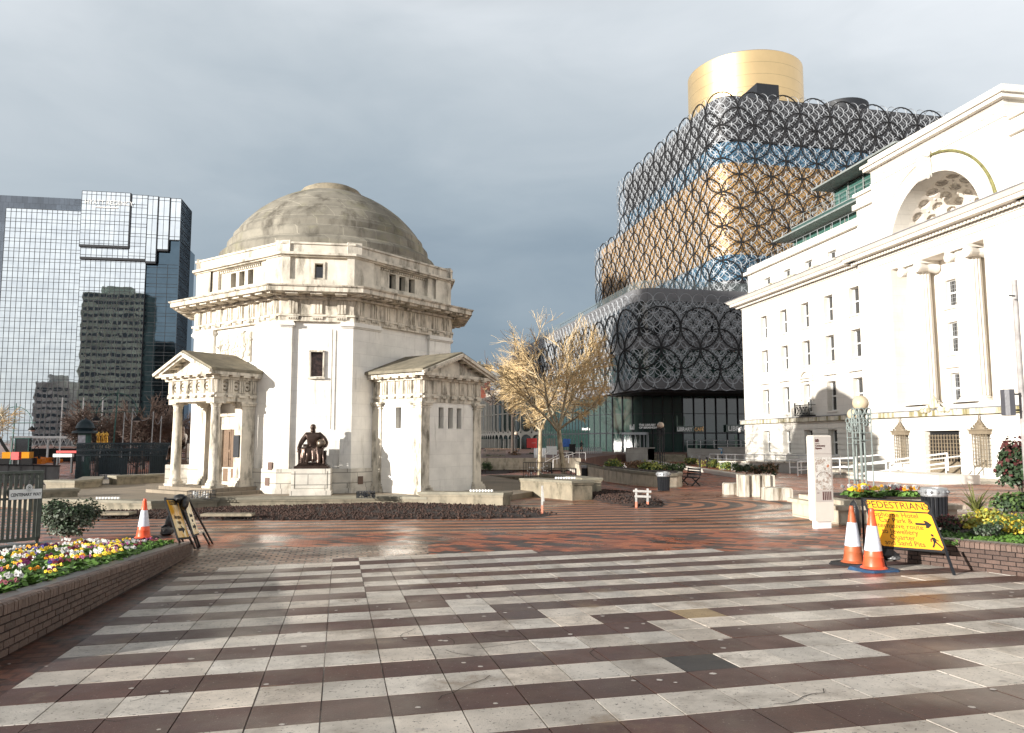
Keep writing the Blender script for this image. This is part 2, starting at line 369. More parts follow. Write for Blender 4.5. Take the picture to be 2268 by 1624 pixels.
lt = MB(); lt.lathe([(1.5,14.0),(1.5,14.2),(1.4,14.24),(1.38,14.34),(1.28,14.38),(1.15,14.42),(1.1,14.48),(0,14.52)], n=40); lt.build('oculus_ring', M['ledge'], hall, True)
g = MB()
for T, hl, lng in faces:
    g.T = T
    if lng:
        for c in (-.62, 0, .62): g.quad((c-.2,.5,8.83),(c+.2,.5,8.83),(c+.2,.5,9.5),(c-.2,.5,9.5))
    else: g.quad((-.17,.4,8.85),(.17,.4,8.85),(.17,.4,9.45),(-.17,.4,9.45))
g.T = Matrix(); g.build('attic_window', M['glassd'], hall)
w = MB(); T = faces[0][0]; w.T = T
w.box(-.3,-.24,.04,.5,4.7,5.8); w.box(.24,.3,.04,.5,4.7,5.8); w.box(-.3,.3,.04,.5,5.75,5.82); w.box(-.34,.34,.0,.4,4.64,4.72)
wf = w.build('window', M['portc'], hall); g = MB(); g.T = T; g.quad((-.24,.4,4.72),(.24,.4,4.72),(.24,.4,5.76),(-.24,.4,5.76))
g.build('pane', mat('stained_glass', (.09,.05,.04), .2, .7, 6, .1), wf)
tb = MB(); tb.T = T; tb.tube([(.62,.04,2.6),(.62,.04,6.7)], .018, 5)
tb.build('downpipe', M['ledge'], hall)
# relief panel on the far-left face
rl = MB(); T = faces[7][0]; rl.T = T @ Matrix.Translation((-.1, .1, 0)); rl.box(-1.15,1.15,-.04,.1,5.45,6.75)
sc_ = MB(); sc_.T = rl.T
random.seed(4)
for _ in range(46):
    cx = random.choice((-.75,0,.75)) + random.gauss(0,.16); cz = 6.05 + random.gauss(0,.22); r = random.uniform(.04,.11); sc_.lathe([(0,-r),(r*.8,-r*.5),(r,0),(r*.8,r*.5),(0,r)], (cx,-.06,cz), 7, 1, .5)
rp = rl.build('relief_panel', M['portc'], hall); sc_.build('carving', M['port2'], rp, True)
vent = MB()
for T, cx, z0 in ((faces[7][0], 2.6, .32), (faces[1][0], -2.6, .35), (faces[7][0], 2.75, .95)):
    vent.T = T; vent.box(cx-.13, cx+.13, -.08, -.03, z0, z0+.32)
vent.build('vent', mat('vent_brown', (.12,.07,.05), .6), hall)
# porches
def gable_roof(T, hw, y0, y1, ze, za, ov=.06):
    rf = MB(); rf.T = T; t = .12
    for s in (-1, 1):
        a = [(s*hw, y0, ze), (0, y0, za), (0, y1, za), (s*hw, y1, ze)]; b = [(x, y, z+t) for x, y, z in a]
        rf.add(a + b, [(0,1,2,3),(7,6,5,4),(0,4,5,1),(1,5,6,2),(2,6,7,3),(3,7,4,0)])
    for k in range(4):
        y = y0 + (y1-y0)*(k+.5)/4; rf.box(-.02,.02,y-.01,y+.01,za+t,za+t+.01)
    o = rf.build('roof', M['roof'], hall)
    tr = MB(); tr.T = T
    for s in (-1, 1):      # raking cornice
        dx, dz = -s*hw, za-ze; l = math.hypot(dx, dz); ux, uz = dx/l, dz/l; nx, nz = (-uz*s*-1, 0)
        a = Vector((s*hw, y0-.03, ze-.02)); b = Vector((0, y0-.03, za-.02))
        tr.bar(a, b, .12, .12); tr.bar(a + Vector((-s*.08, .12, -.08)), b + Vector((0, .12, -.10)), .16, .1)
        for k in range(5):
            f = .16 + k*.17; c = a.lerp(b, f) + Vector((0, .3, -.12)); tr.bar(c - Vector((s*.09,0,-.04)), c + Vector((s*.09,0,-.04)), .3, .07)
    tr.add([(-hw+.35, y0+.42, ze), (hw-.35, y0+.42, ze), (0, y0+.42, za-.12)], [(0,1,2)])
    tr.add([(-hw+.35, y0+.46, ze), (hw-.35, y0+.46, ze), (0, y0+.46, za-.12)], [(0,2,1)])
    tr.build('pediment', M['portc'], hall)
def porch_ent(T, hw, yf, n_f, n_s, roundel, zarch=3.7):
    e = MB(); e.T = T
    e.box(-hw, hw, yf, 0, zarch, 3.95); e.box(-hw-.04, hw+.04, yf-.04, 0, 3.95, 4.02); e.box(-hw, hw, yf, 0, 4.02, 4.58)
    e.box(-hw-.12, hw+.12, yf-.12, 0, 4.58, 4.66); e.box(-hw-.4, hw+.4, yf-.42, 0, 4.74, 4.86); e.box(-hw-.15, hw+.15, yf-.15, 0, 4.66, 4.74)
    rd = MB(); rd.T = T
    def trig(cx, fn):
        for q in (-.1, 0, .1): fn(cx+q-.035, cx+q+.035, .02, .07, 4.06, 4.56)
        fn(cx-.16, cx+.16, 0, .045, 4.04, 4.58); fn(cx-.16, cx+.16, 0, .1, 3.86, 3.95); fn(cx-.17, cx+.17, .1, .38, 4.67, 4.745)
    for i in range(n_f):
        cx = -hw + .2 + (2*hw-.4)*i/(n_f-1); trig(cx, lambda a,b,c,d,z0,z1: e.box(a,b,yf-d,yf-c,z0,z1))
        if roundel and i < n_f-1:
            m = cx + (2*hw-.4)/(n_f-1)/2; pts = [(m+.14*math.cos(a), yf-.03, 4.31+.17*math.sin(a)) for a in [k*math.pi/6 for k in range(12)]]; rd.tube(pts, .028, 4, closed=True); rd.lathe([(0,-.05),(.05,0),(0,.05)], (m, yf-.02, 4.31), 8)
    for i in range(n_s):
        cy = yf + .2 + (-yf-.4)*i/(n_s-1)
        for s in (-1, 1): trig(cy, lambda a,b,c,d,z0,z1: e.box(*sorted((s*(hw+c), s*(hw+d))),a,b,z0,z1))
        if roundel and i < n_s-1:
            m = cy + (-yf-.4)/(n_s-1)/2
            for s in (-1, 1):
                pts = [(s*(hw+.03), m+.16*math.cos(a), 4.31+.17*math.sin(a)) for a in [k*math.pi/6 for k in range(12)]]; rd.tube(pts, .028, 4, closed=True); rd.lathe([(0,-.06),(.06,0),(0,.06)], (s*(hw+.01), m, 4.31), 8)
    eo = e.build('entablature', M['portc'], hall)
    if roundel: rd.build('roundel', M['ledge'], eo)
TL = HO and rotm(-45, -3.64, -3.64); TA = rotm(45, 3.64, -3.64); TB = rotm(135, 3.64, 3.64); TD = rotm(-135, -3.64, 3.64)
def basecap(mb, x0, x1, y0, y1, z0, zt):      # pier with moulded base and cap
    mb.box(x0,x1,y0,y1,z0+.1,zt)
    for o, a, b in ((.14,0,.16),(.11,.16,.25),(.05,.25,.34)): mb.box(x0-o,x1+o,y0-o,y1+o,z0+a,z0+b)
    for o, a, b in ((.04,.27,.22),(.08,.16,.08),(.13,.08,0)): mb.box(x0-o,x1+o,y0-o,y1+o,zt-a,zt-b)
def annex(T, windows):
    b = MB(); b.T = T; hw, yf = 1.94, -2.79; wf = hw-.07
    b.T = T @ Matrix.Translation((0, yf+.07, 0)); b.wall(-wf, wf, 0, 3.72, [(c-.155, c+.155, 2.63, 3.5) for c in ((-.66,-.06,.5) if windows else ())], .3)
    b.T = T @ rotm(-90, -wf, 0, 0); b.wall(-0.0, 2.72, 0, 3.72, [(1.29, 1.6, 2.63, 3.5)] if windows else [], .3)
    b.T = T @ rotm(90, wf, yf+.07, 0); b.wall(0, 2.72, 0, 3.72)
    b.T = T; 
    b.box(-wf-.03, wf+.03, yf+.04, 0, 0, .28)
    b.build('annex_wall', M['port'], hall)
    p = MB(); p.T = T
    for s in (-1, 1):
        basecap(p, *sorted((s*hw, s*(hw-.5))), yf, yf+.5, 0, 3.72); basecap(p, *sorted((s*hw, s*(hw-.3))), -.5, .1, 0, 3.72)
    p.build('corner_pier', M['portc'], hall)
    if windows:
        g = MB(); g.T = T
        for c in (-.66,-.06,.5): g.quad((c-.16,yf+.3,2.63),(c+.16,yf+.3,2.63),(c+.16,yf+.3,3.5),(c-.16,yf+.3,3.5))
        g.quad((-wf+.25,-1.6,2.63),(-wf+.25,-1.6,3.5),(-wf+.25,-1.29,3.5),(-wf+.25,-1.29,2.63)); g.build('slit_window', M['glassd'], hall)
    porch_ent(T, 1.9, yf+.02, 7, 6, False); gable_roof(T, 2.42, yf-.48, 0, 4.86, 5.72)
annex(TA, True); annex(TB, False); annex(TD, False)
# the open portico
po = MB(); po.T = TL
colp = [(.235,0,),(.235,.1)]
def column(x, y, z0, z1, r, name, parent, T, mm):
    b = MB(); b.T = T @ Matrix.Translation((x, y, 0))
    b.box(-r*1.5,r*1.5,-r*1.5,r*1.5,z0,z0+.09)
    b.lathe([(r*1.45,z0+.09),(r*1.5,z0+.14),(r*1.42,z0+.2),(r*1.2,z0+.22),(r*1.25,z0+.26),(r*1.12,z0+.31),(r,z0+.34),(r*.99,z0+1.2),(r*.86,z1-.3),(r*.85,z1-.26),(r*.95,z1-.24),(r*.88,z1-.2),(r*1.1,z1-.1),(r*1.2,z1-.07)], n=24)
    b.box(-r*1.35,r*1.35,-r*1.35,r*1.35,z1-.08,z1); return b.build(name, mm, parent, True)
for x in (-1.28, 1.42): column(x, -1.72, .27, 3.7, .2, 'column', hall, TL, M['portc'])
an = MB(); an.T = TL
basecap(an, -1.5, -1.05, -.55, .1, .27, 3.7); basecap(an, 1.1, 1.58, -.62, .1, .27, 3.7); an.build('corner_pier', M['portc'], hall)
st = MB(); st.T = TL; st.box(-1.85, 1.95, -2.1, .1, 0, .27); st.box(-2.2, 2.3, -2.45, .1, 0, .13); st.build('step', M['plat'], hall)
ds = MB(); ds.T = TL; ds.box(-.75,-.55,-.1,.15,.27,2.75); ds.box(.55,.75,-.1,.15,.27,2.75); ds.box(-.8,.8,-.12,.15,2.6,3.15); ds.box(-.95,.95,-.24,.15,3.15,3.27); ds.build('door_surround', M['portc'], hall)
d = MB(); d.T = TL; d.box(-.55,-.012,-.02,.12,.27,2.6); d.box(.012,.55,-.02,.12,.27,2.6)
for s in (-1, 1):
    for a, b_ in ((.4,.95),(1.05,1.65),(1.75,2.5)): d.box(*sorted((s*.1, s*.45)), -.05, -.02, a, b_)
do = d.build('door', M['door'], hall); kn = MB(); kn.T = TL
for s in (-1, 1): kn.lathe([(0,-.03),(.03,0),(0,.03)], (s*.06,-.07,1.35), 8)
kn.build('handle', M['bronze'], do)
pq = MB(); pq.T = TL; pq.box(1.15, 1.5, -.68, -.63, 1.45, 2.35); pq.box(1.02, 1.08, -.6, -.1, 1.45, 2.35); pq.build('plaque', M['dark'], hall)
porch_ent(TL, 1.62, -1.95, 6, 4, True); gable_roof(TL, 2.05, -2.38, 0, 4.86, 5.66)
# ------------------------------------------------------------ seated bronze statues on their pedestals
def skin(name, verts, edges, rad, m, parent, sub=2, root=0):
    me = bpy.data.meshes.new(name); me.from_pydata(verts, edges, []); me.materials.append(m)
    o = bpy.data.objects.new(name, me); sc.collection.objects.link(o); o.parent = parent
    md = o.modifiers.new('skin', 'SKIN'); md.use_smooth_shade = True
    for i, v in enumerate(me.skin_vertices[0].data):
        r = rad[i]; v.radius = (r, r) if not isinstance(r, tuple) else r; v.use_root = (i == root)
    if sub: s_ = o.modifiers.new('sub', 'SUBSURF'); s_.levels = sub; s_.render_levels = sub
    return o
def bake(o):
    dg = bpy.context.evaluated_depsgraph_get(); me = bpy.data.meshes.new_from_object(o.evaluated_get(dg)); o.modifiers.clear(); o.data = me
    me.polygons.foreach_set('use_smooth', [True]*len(me.polygons)); return o
def statue(loc, rz, label, first):
    s = thing('seated_statue', label, 'statue', loc, rz, 'bronze statues at the corners of the hall')
    k = MB(); k.box(-.66,.66,-.46,.42,0,.1); k.prism([(-.6,-.4),(.6,-.4),(.6,.38),(-.6,.38)], .1, .17, [(-.54,-.36),(.54,-.36),(.54,.36),(-.54,.36)]); k.box(-.52,.52,-.33,.33,.17,.24); k.build('base', M['bronze'], s)
    # one continuous body: pelvis first
    V = [(0,.05,.68),(0,.05,.86),(0,.02,1.06),(0,.0,1.24),(0,-.01,1.36),(0,-.02,1.43),(0,-.05,1.5),(0,-.06,1.6),
         (-.24,0,1.3),(-.38,-.02,1.13),(-.47,-.12,.93),(-.52,-.3,.72),(.25,0,1.31),(.43,0,1.17),(.54,-.14,.98),(.48,-.3,.84),
         (-.16,-.05,.68),(-.27,-.42,.72),(-.24,-.38,.42),(-.24,-.36,.28),(-.26,-.48,.27),
         (.16,-.05,.68),(.24,-.46,.76),(.24,-.44,.46),(.22,-.42,.28),(.22,-.54,.27)]
    E = [(0,1),(1,2),(2,3),(3,4),(4,5),(5,6),(6,7),(3,8),(8,9),(9,10),(10,11),(3,12),(12,13),(13,14),(14,15),(0,16),(16,17),(17,18),(18,19),(19,20),(0,21),(21,22),(22,23),(23,24),(24,25)]
    Rr = [(.24,.2),(.22,.16),(.26,.18),(.29,.18),.13,.1,.11,.08,.14,.11,.09,.075,.14,.11,.09,.075,.17,.14,.1,.08,.06,.17,.14,.1,.08,.06]
    b = bake(skin('body', V, E, Rr, M['bronze'], s))
    h = MB(); h.lathe([(0,-.13),(.05,-.125),(.075,-.08),(.092,-.01),(.098,.05),(.085,.1),(.05,.135),(0,.145)], (0,-.055,1.6), 14, 1.08, 1.25); h.lathe([(0,-.03),(.016,-.015),(.012,.03),(0,.04)], (0,-.18,1.595), 6)
    for sx in (-1,1): h.lathe([(0,-.03),(.015,0),(0,.03)], (sx*.108,-.04,1.59), 6)
    h.box(-.04,.04,-.178,-.16,1.535,1.545); h.box(-.065,.065,-.185,-.16,1.628,1.642)
    h.build('head', M['bronze'], s, True)
    # hands
    hd = MB()
    for cx, cy, cz in ((-.51,-.34,.69), (.44,-.34,.83)):
        hd.lathe([(0,-.035),(.04,-.02),(.045,.02),(0,.035)], (cx,cy,cz), 8)
        for f in range(5): hd.tube([(cx-.04+f*.02, cy, cz), (cx-.05+f*.024, cy-.06, cz-.01), (cx-.05+f*.024, cy-.075+.01*abs(f-2), cz-.06)], .012, 5, .009)
    hd.build('hand', M['bronze'], s, True)
    # drapery over the lap: folded sheets
    dr = MB(); nU, nV = 30, 16; vs = []
    for j in range(nV+1):
        v = j/nV
        for i in range(nU+1):
            u = i/nU*2-1; fold = .035*math.sin(u*15+v*3) + .018*math.sin(u*31+2)
            if v < .4: q = v/.4; y = .16-.66*q; zz = .86-.03*q - .06*abs(u)*q
            else: q = (v-.4)/.6; y = -.5 - .02*q + fold*1.3*q; zz = .83 - .56*q - .06*abs(u)
            kn_ = .07*math.exp(-((abs(u)-.5)/.22)**2) * (1 if v > .2 else v/.2); wdt = .44 + .06*v
            vs.append((u*wdt, y - kn_*.9, zz + kn_*(.6 if v < .5 else .2) + fold*.5))
    dr.add(vs, [(j*(nU+1)+i, j*(nU+1)+i+1, (j+1)*(nU+1)+i+1, (j+1)*(nU+1)+i) for j in range(nV) for i in range(nU)])
    for i in range(7): dr.tube([(-.2+.02*i,.1-.04*i,.98-.02*i),(-.05,-.12,.93-.025*i),(.14+.02*i,-.05,.93-.02*i)], .03, 6)
    dr.build('drapery', M['bronze'], s, True)
    c = MB()
    for sx in (-1,1):
        c.bar((sx*.48,-.3,.22),(sx*.5,-.32,.7),.06,.06); c.bar((sx*.48,.3,.22),(sx*.48,.3,.7),.06,.06); c.bar((sx*.49,-.34,.66),(sx*.49,.34,.66),.07,.06); c.bar((sx*.48,-.3,.3),(sx*.48,.3,.3),.05,.04)
    c.box(-.46,.46,-.25,.32,.55,.62); c.box(-.4,.4,.22,.3,.3,.95); c.build('chair', M['bronze'], s)
    gl = MB(); gl.lathe([(.19*math.cos(R(a)), .17*math.sin(R(a))) for a in range(-90, 91, 15)], (.34,-.22,.98), 16); gl.build('globe', mat('worn_bronze', (.2,.16,.12), .35, .4, 8, .2, 20, metal=.7) if first else bpy.data.materials['worn_bronze'], s, True)
    return s
def pedestal(loc, rz, label):
    p = thing('pedestal', label, 'pedestal', loc, rz, 'stone pedestals under the statues')
    b = MB(); b.box(-.78,.78,-1.25,-.07,0,.2); b.box(-.74,.74,-1.2,-.07,.2,1.04); b.build('block', bpy.data.materials['plinth_stone'], p)
    b = MB(); b.box(-.62,.62,-1.215,-1.2,.28,.29); b.box(-.62,-.61,-1.215,-1.2,.28,.95); b.box(.61,.62,-1.215,-1.2,.28,.95); b.build('panel_line', M['ledged'], p)
pedestal((*HF.w(0,-5.83), -.5), HR, 'joined stone pedestal carrying the bronze man with a globe')
pedestal((*HF.w(-5.83,0), -.5), HR-90, 'stone pedestal half hidden behind the portico columns')
statue((*HF.w(0,-6.5), .54), HR, 'dark bronze man seated with a globe at the hall front', True)
statue((*HF.w(-6.5,0), .54), HR-90, 'dark bronze figure glimpsed between the portico columns', False)
# ============================================================ long pale stone civic building
BF = Fr((23.02, 76), -80.3); BZ = -1.1
bk = thing('civic_building', 'long brilliant white stone building with a columned bay and coffered arch', 'building', (23.02, 76, 0), -80.3)
w0 = [(3.7,4.95),(7.25,8.55),(10.85,12.1),(14.3,15.6),(17.8,18.7)]
w0 = [(c-.62, c+.62) for c in (4.32, 7.9, 11.45, 14.95, 18.4)]
wr = [54.6 - c for c in (4.32, 7.9, 11.45, 14.95, 18.4)]; w1 = [(c-.62, c+.62) for c in wr]
body = MB()
up = [(a, b, z0, z1) for a, b in w0 + w1 for z0, z1 in ((11.2,13.3),(7.95,10.05),(4.0,6.35))]
# niche and arch block are cut out of the middle; wall() handles the rest
nich = (23.1, 31.6, 3.95, 13.65)
cwin = [(c-.62, c+.62, z0, z1) for c in (18.4,) for z0, z1 in ((11.2,13.3),(7.95,10.05),(4.0,6.35))]
body.wall(0, 19.4, 3.6, 14.8, [h for h in up if h[1] < 19.1], .5)
body.wall(19.4, 35.2, 3.6, 14.8, [nich], 1.5, -.25); body.quad((19.4,-.25,3.6),(19.4,0,3.6),(19.4,0,14.8),(19.4,-.25,14.8)); body.quad((35.2,0,3.6),(35.2,-.25,3.6),(35.2,-.25,14.8),(35.2,0,14.8))
body.wall(35.2, 54.6, 3.6, 14.8, [h for h in up if h[0] > 35], .5)
body.box(.0, 22.6, .9, 18, -1.2, 15.3); body.box(32.1, 54.6, .9, 18, -1.2, 15.3); body.box(22.6, 32.1, 2.3, 18, -1.2, 15.3)
# left return wall
body.T = rotm(-90, 0, 18, 0) ; body.wall(0, 18, -1.2, 15.2); body.T = rotm(90, 54.6, 0, 0); body.wall(0, 18, -1.2, 15.2); body.T = Matrix()
# ground floor in rusticated courses
gw = [(a, b, .46, 2.5) for a, b in w0 + w1]; door_h = (25.75, 28.85, -1.1, 2.25); gws = [(23.0,24.2,.05,2.1),(30.1,31.3,.05,2.1)]
k = -.75
while k < 3.1:
    top = min(k + .42, 3.2)
    for a, b, yy in ((0,19.4,-.06),(19.4,35.2,-.31),(35.2,54.6,-.06)):
        H = [h for h in gw + [door_h] + gws if a < h[0] < b]
        body.wall(a, b, k, top-.05, H, .5 - yy if True else .5, yy)
        body.wall(a, b, top-.05, top, H, .4, yy+.06)
        body.quad((a,yy,top-.05),(b,yy,top-.05),(b,yy+.06,top-.05),(a,yy+.06,top-.05)) if not H else None
    k += .42
body.box(-.1, 19.3, -.2, .3, -1.2, -.74); body.box(19.3, 35.3, -.45, .3, -1.2, -.74); body.box(35.3, 54.7, -.2, .3, -1.2, -.74)
body.build('wall', M['bask'], bk)
bd = MB(); bd.box(-.35,19.1,-.35,.3,3.2,3.55); bd.box(19.1,35.5,-.62,.3,3.2,3.55); bd.box(35.5,54.9,-.35,.3,3.2,3.55); bd.build('string_course', M['baskt'], bk)
bd = MB(); bd.box(-.4,19.05,-.4,.3,3.55,3.62); bd.box(19.05,35.55,-.68,.3,3.55,3.62); bd.box(35.55,55,-.4,.3,3.55,3.62); bd.build('lead_flashing', mat('lead', (.2,.2,.21), .6), bk)
cn = MB()
def corn(a, b, y, z):
    cn.box(a-.05,b+.05,y-.1,y+.9,z-.55,z-.45); cn.box(a-.3,b+.3,y-.35,y+.9,z-.3,z-.2); cn.box(a-.7,b+.7,y-.95,y+.9,z-.2,z+.05); cn.prism([(a-.8,y-1.05),(b+.8,y-1.05),(b+.8,y+.9),(a-.8,y+.9)], z+.05, z+.3, [(a-1.05,y-1.3),(b+1.05,y-1.3),(b+1.05,y+.9),(a-1.05,y+.9)])
    q = a-.3
    while q < b+.2: cn.box(q, q+.16, y-.5, y-.3, z-.42, z-.22); q += .3
corn(0, 19.2, 0, 15.15); corn(19.6, 35.0, -.25, 15.15); corn(35.4, 54.6, 0, 15.15)
cn.box(19.4,35.2,-.33,.2,14.15,14.25); cn.box(-.05,19.3,-.06,.2,10.75,10.82) if False else None
cn.build('cornice', M['bask'], bk)
fl = MB(); fl.box(-1.1,19.0,-1.35,.9,15.45,15.5); fl.box(18.6,36,-1.6,.9,15.452,15.51); fl.box(35.7,55.6,-1.35,.9,15.45,15.5); fl.build('gutter_flashing', bpy.data.materials['lead'], bk)
# attic storey
aw = [(a+.02, b-.02, 15.75, 17.0) for a, b in w0 + w1]
atb = MB(); atb.wall(.5, 18.9, 15.4, 18.0, [h for h in aw if h[1] < 19], .4, .5); atb.wall(35.7, 54.1, 15.4, 18.0, [h for h in aw if h[0] > 35], .4, .5); atb.box(.52, 21.2, 1.2, 17.5, 15.3, 18.0); atb.box(33.5, 54.1, 1.2, 17.5, 15.3, 18.0)
atb.T = rotm(-90, .5, 18, 0); atb.wall(0, 17.5, 15.3, 18); atb.T = Matrix()
for a, b in ((.2, 18.9), (35.7, 54.4)): atb.box(a, b, .15, 17.6, 18.0, 18.3); atb.box(a+.3, b, .45, 17.3, 18.3, 18.75)
for a, b in ((18.75, 21.25), (33.4, 35.85)): atb.box(a, b, .3, 14, 15.4, 19.2); atb.box(a-.2, b+.2, .05, 14, 19.2, 19.6); atb.box(a, b, .3, 14, 19.6, 20.2); atb.box(a-.15,b+.15,.1,14,20.2,20.45)
atb.build('attic', M['bask'], bk)
cr_ = MB()
for c in w0: cr_.box(c[0]-1.75, c[0]-.35, -.3, .35, 15.5, 16.05)
for c in w1: cr_.box(c[1]+.35, c[1]+1.75, -.3, .35, 15.5, 16.05)
cr_.build('parapet_block', M['baskt'], bk)
# arch block with coffered apse
AX, AZ, RO, RI = 27.35, 14.85, 5.4, 4.2; ab = MB()
seg = 40; fy = -.1
def arc(r, k, n=seg): a = math.pi*k/n; return AX + r*math.cos(a), AZ + r*math.sin(a)
x0, x1, zt = 21.2, 33.5, 21.3
for k in range(seg):
    p, q = arc(RI, k), arc(RI, k+1)
    for (px_, pz), (qx, qz) in (((p), (q)),):
        def lim(ax_, az):
            dx, dz = ax_-AX, az-AZ; s = min((x1-AX)/dx if dx > 1e-6 else 1e9, (x0-AX)/dx if dx < -1e-6 else 1e9, (zt-AZ)/dz if dz > 1e-6 else 1e9); return AX+dx*s, AZ+dz*s
        P_, Q_ = lim(px_, pz), lim(qx, qz)
        pts = [(px_, fy, pz), (P_[0], fy, P_[1])]
        if abs(P_[0]-Q_[0]) > 1e-4 and abs(P_[1]-Q_[1]) > 1e-4: pts.append((x1 if px_ > AX else x0, fy, zt))
        pts += [(Q_[0], fy, Q_[1]), (qx, fy, qz)]
        ab.add(pts, [tuple(range(len(pts)-1,-1,-1))][0:1] if False else [tuple(range(len(pts)))])
        ab.quad((px_, fy, pz), (qx, fy, qz), (qx, fy+1.1, qz), (px_, fy+1.1, pz))
ab.box(x0, x1, 5.6, 14, 14.8, 21.3)
ab.T = rotm(-90, x0, 14, 0); ab.wall(0, 14.1, 14.8, 21.3); ab.T = rotm(90, x1, fy, 0); ab.wall(0, 14.1, 14.8, 21.3); ab.T = Matrix()
ab.box(x0-.05,x1+.05,fy-.05,14,21.3,21.4); ab.box(x0-.35,x1+.35,fy-.4,14,21.4,21.65); ab.box(x0-.5,x1+.5,fy-.55,14,21.65,21.85); ab.box(x0-.1,x1+.1,fy-.12,13.9,21.85,22.3); ab.box(x0-.05,x1+.05,fy-.07,14,20.35,20.42)
for r, dy, t in ((RO, .1, .07), (RO-.22, .14, .06), (RI+.06, .08, .06)):
    pts = [(AX+r*math.cos(math.pi*k/48), fy-dy/2, AZ+r*math.sin(math.pi*k/48)) for k in range(49)]; ab.tube(pts, t, 6)
ring = MB()
for k in range(48):
    a, b = math.pi*k/48, math.pi*(k+1)/48; P4 = [(AX+r*math.cos(t_), fy-.06, AZ+r*math.sin(t_)) for r, t_ in ((RI,a),(RO-.2,a),(RO-.2,b),(RI,b))]; ab.add(P4, [(0,1,2,3)])
for c in range(14): cx = x0+.75+c*.83; ab.lathe([(0,-.1),(.16,-.04),(.2,.05),(0,.1)], (cx, fy-.02, 20.85), 10, 1, .4)
ab.build('arch_block', M['bask'], bk)
moss = MB(); moss.tube([(AX+(RO+.03)*math.cos(math.pi*k/48), fy-.1, AZ+(RO+.03)*math.sin(math.pi*k/48)) for k in range(3, 25)], .09, 6); moss.build('moss', mat('moss', (.17,.16,.06), .9, .4, 3, .4, 8), bk)
ky = MB()
ky.bar((AX-.1,fy-.35,AZ+RI-.3),(AX-.1,fy-.45,AZ+RO+.2),.7,.5)
for z_, r_ in ((AZ+RO+.15,.3),(AZ+RI-.25,.2)):
    ky.T = Matrix.Translation((AX-.1, fy-.5, z_)) @ Matrix.Rotation(R(90), 4, 'Y'); ky.lathe([(r_,-.42),(r_*1.05,0),(r_,.42)], n=14)
ky.T = Matrix(); ky.build('keystone', M['bask'], bk)
# coffered apse: quarter sphere with stepped octagonal pits
cf = MB(); YS = fy + 1.1; NA, NB = 13, 6
def sph(a, b, r): return (AX + r*math.cos(b)*math.cos(a), YS + r*math.sin(b), AZ + r*math.cos(b)*math.sin(a))
# a: 0..pi from right to left along x axis; b: 0..pi/2 from the arch plane to the back
def cell(a0, a1, b0, b1):
    ac, bc = (a0+a1)/2, (b0+b1)/2; ha, hb = (a1-a0)/2, (b1-b0)/2
    sq = [(1,0),(1,1),(0,1),(-1,1),(-1,0),(-1,-1),(0,-1),(1,-1)]; base = len(cf.v); V = [sph(ac+ha*x, bc+hb*y, RI) for x, y in sq]
    st_ = [(.66,RI),(.64,RI+.12),(.5,RI+.12),(.48,RI+.24),(.3,RI+.24),(.24,RI+.2),(.1,RI+.16)]; kk = math.pi/8
    sa = max(.25, math.cos(bc)); hm = min(ha*sa, hb)
    for f, r in st_: V += [sph(ac+f*1.25*hm*math.cos(kk*2*j)/sa, bc+f*1.25*hm*math.sin(kk*2*j), r) for j in range(8)]
    Fc = []
    for L_ in range(len(st_)):
        for j in range(8): Fc.append((L_*8+j, L_*8+(j+1)%8, (L_+1)*8+(j+1)%8, (L_+1)*8+j))
    Fc.append(tuple(len(st_)*8+j for j in range(8))); cf.add(V, Fc)
da = math.pi/NA; BB = [0, .24, .47, .69, .90, 1.09, 1.27]
for i in range(NA):
    for j in range(NB): cell(i*da, (i+1)*da, BB[j], BB[j+1])
    cf.add([sph(i*da, 1.27, RI), sph((i+1)*da, 1.27, RI), sph(0, math.pi/2, RI)], [(0,1,2)])
for i in range(1, NA):
    for j in range(1, 5):
        p = Vector(sph(i*da, BB[j], RI-.0)); cf.lathe([(0,-.09),(.07,-.05),(.1,0),(.07,.05),(0,.09)], tuple(p), 8)
cf.build('coffered_apse', M['baskg'], bk, False)
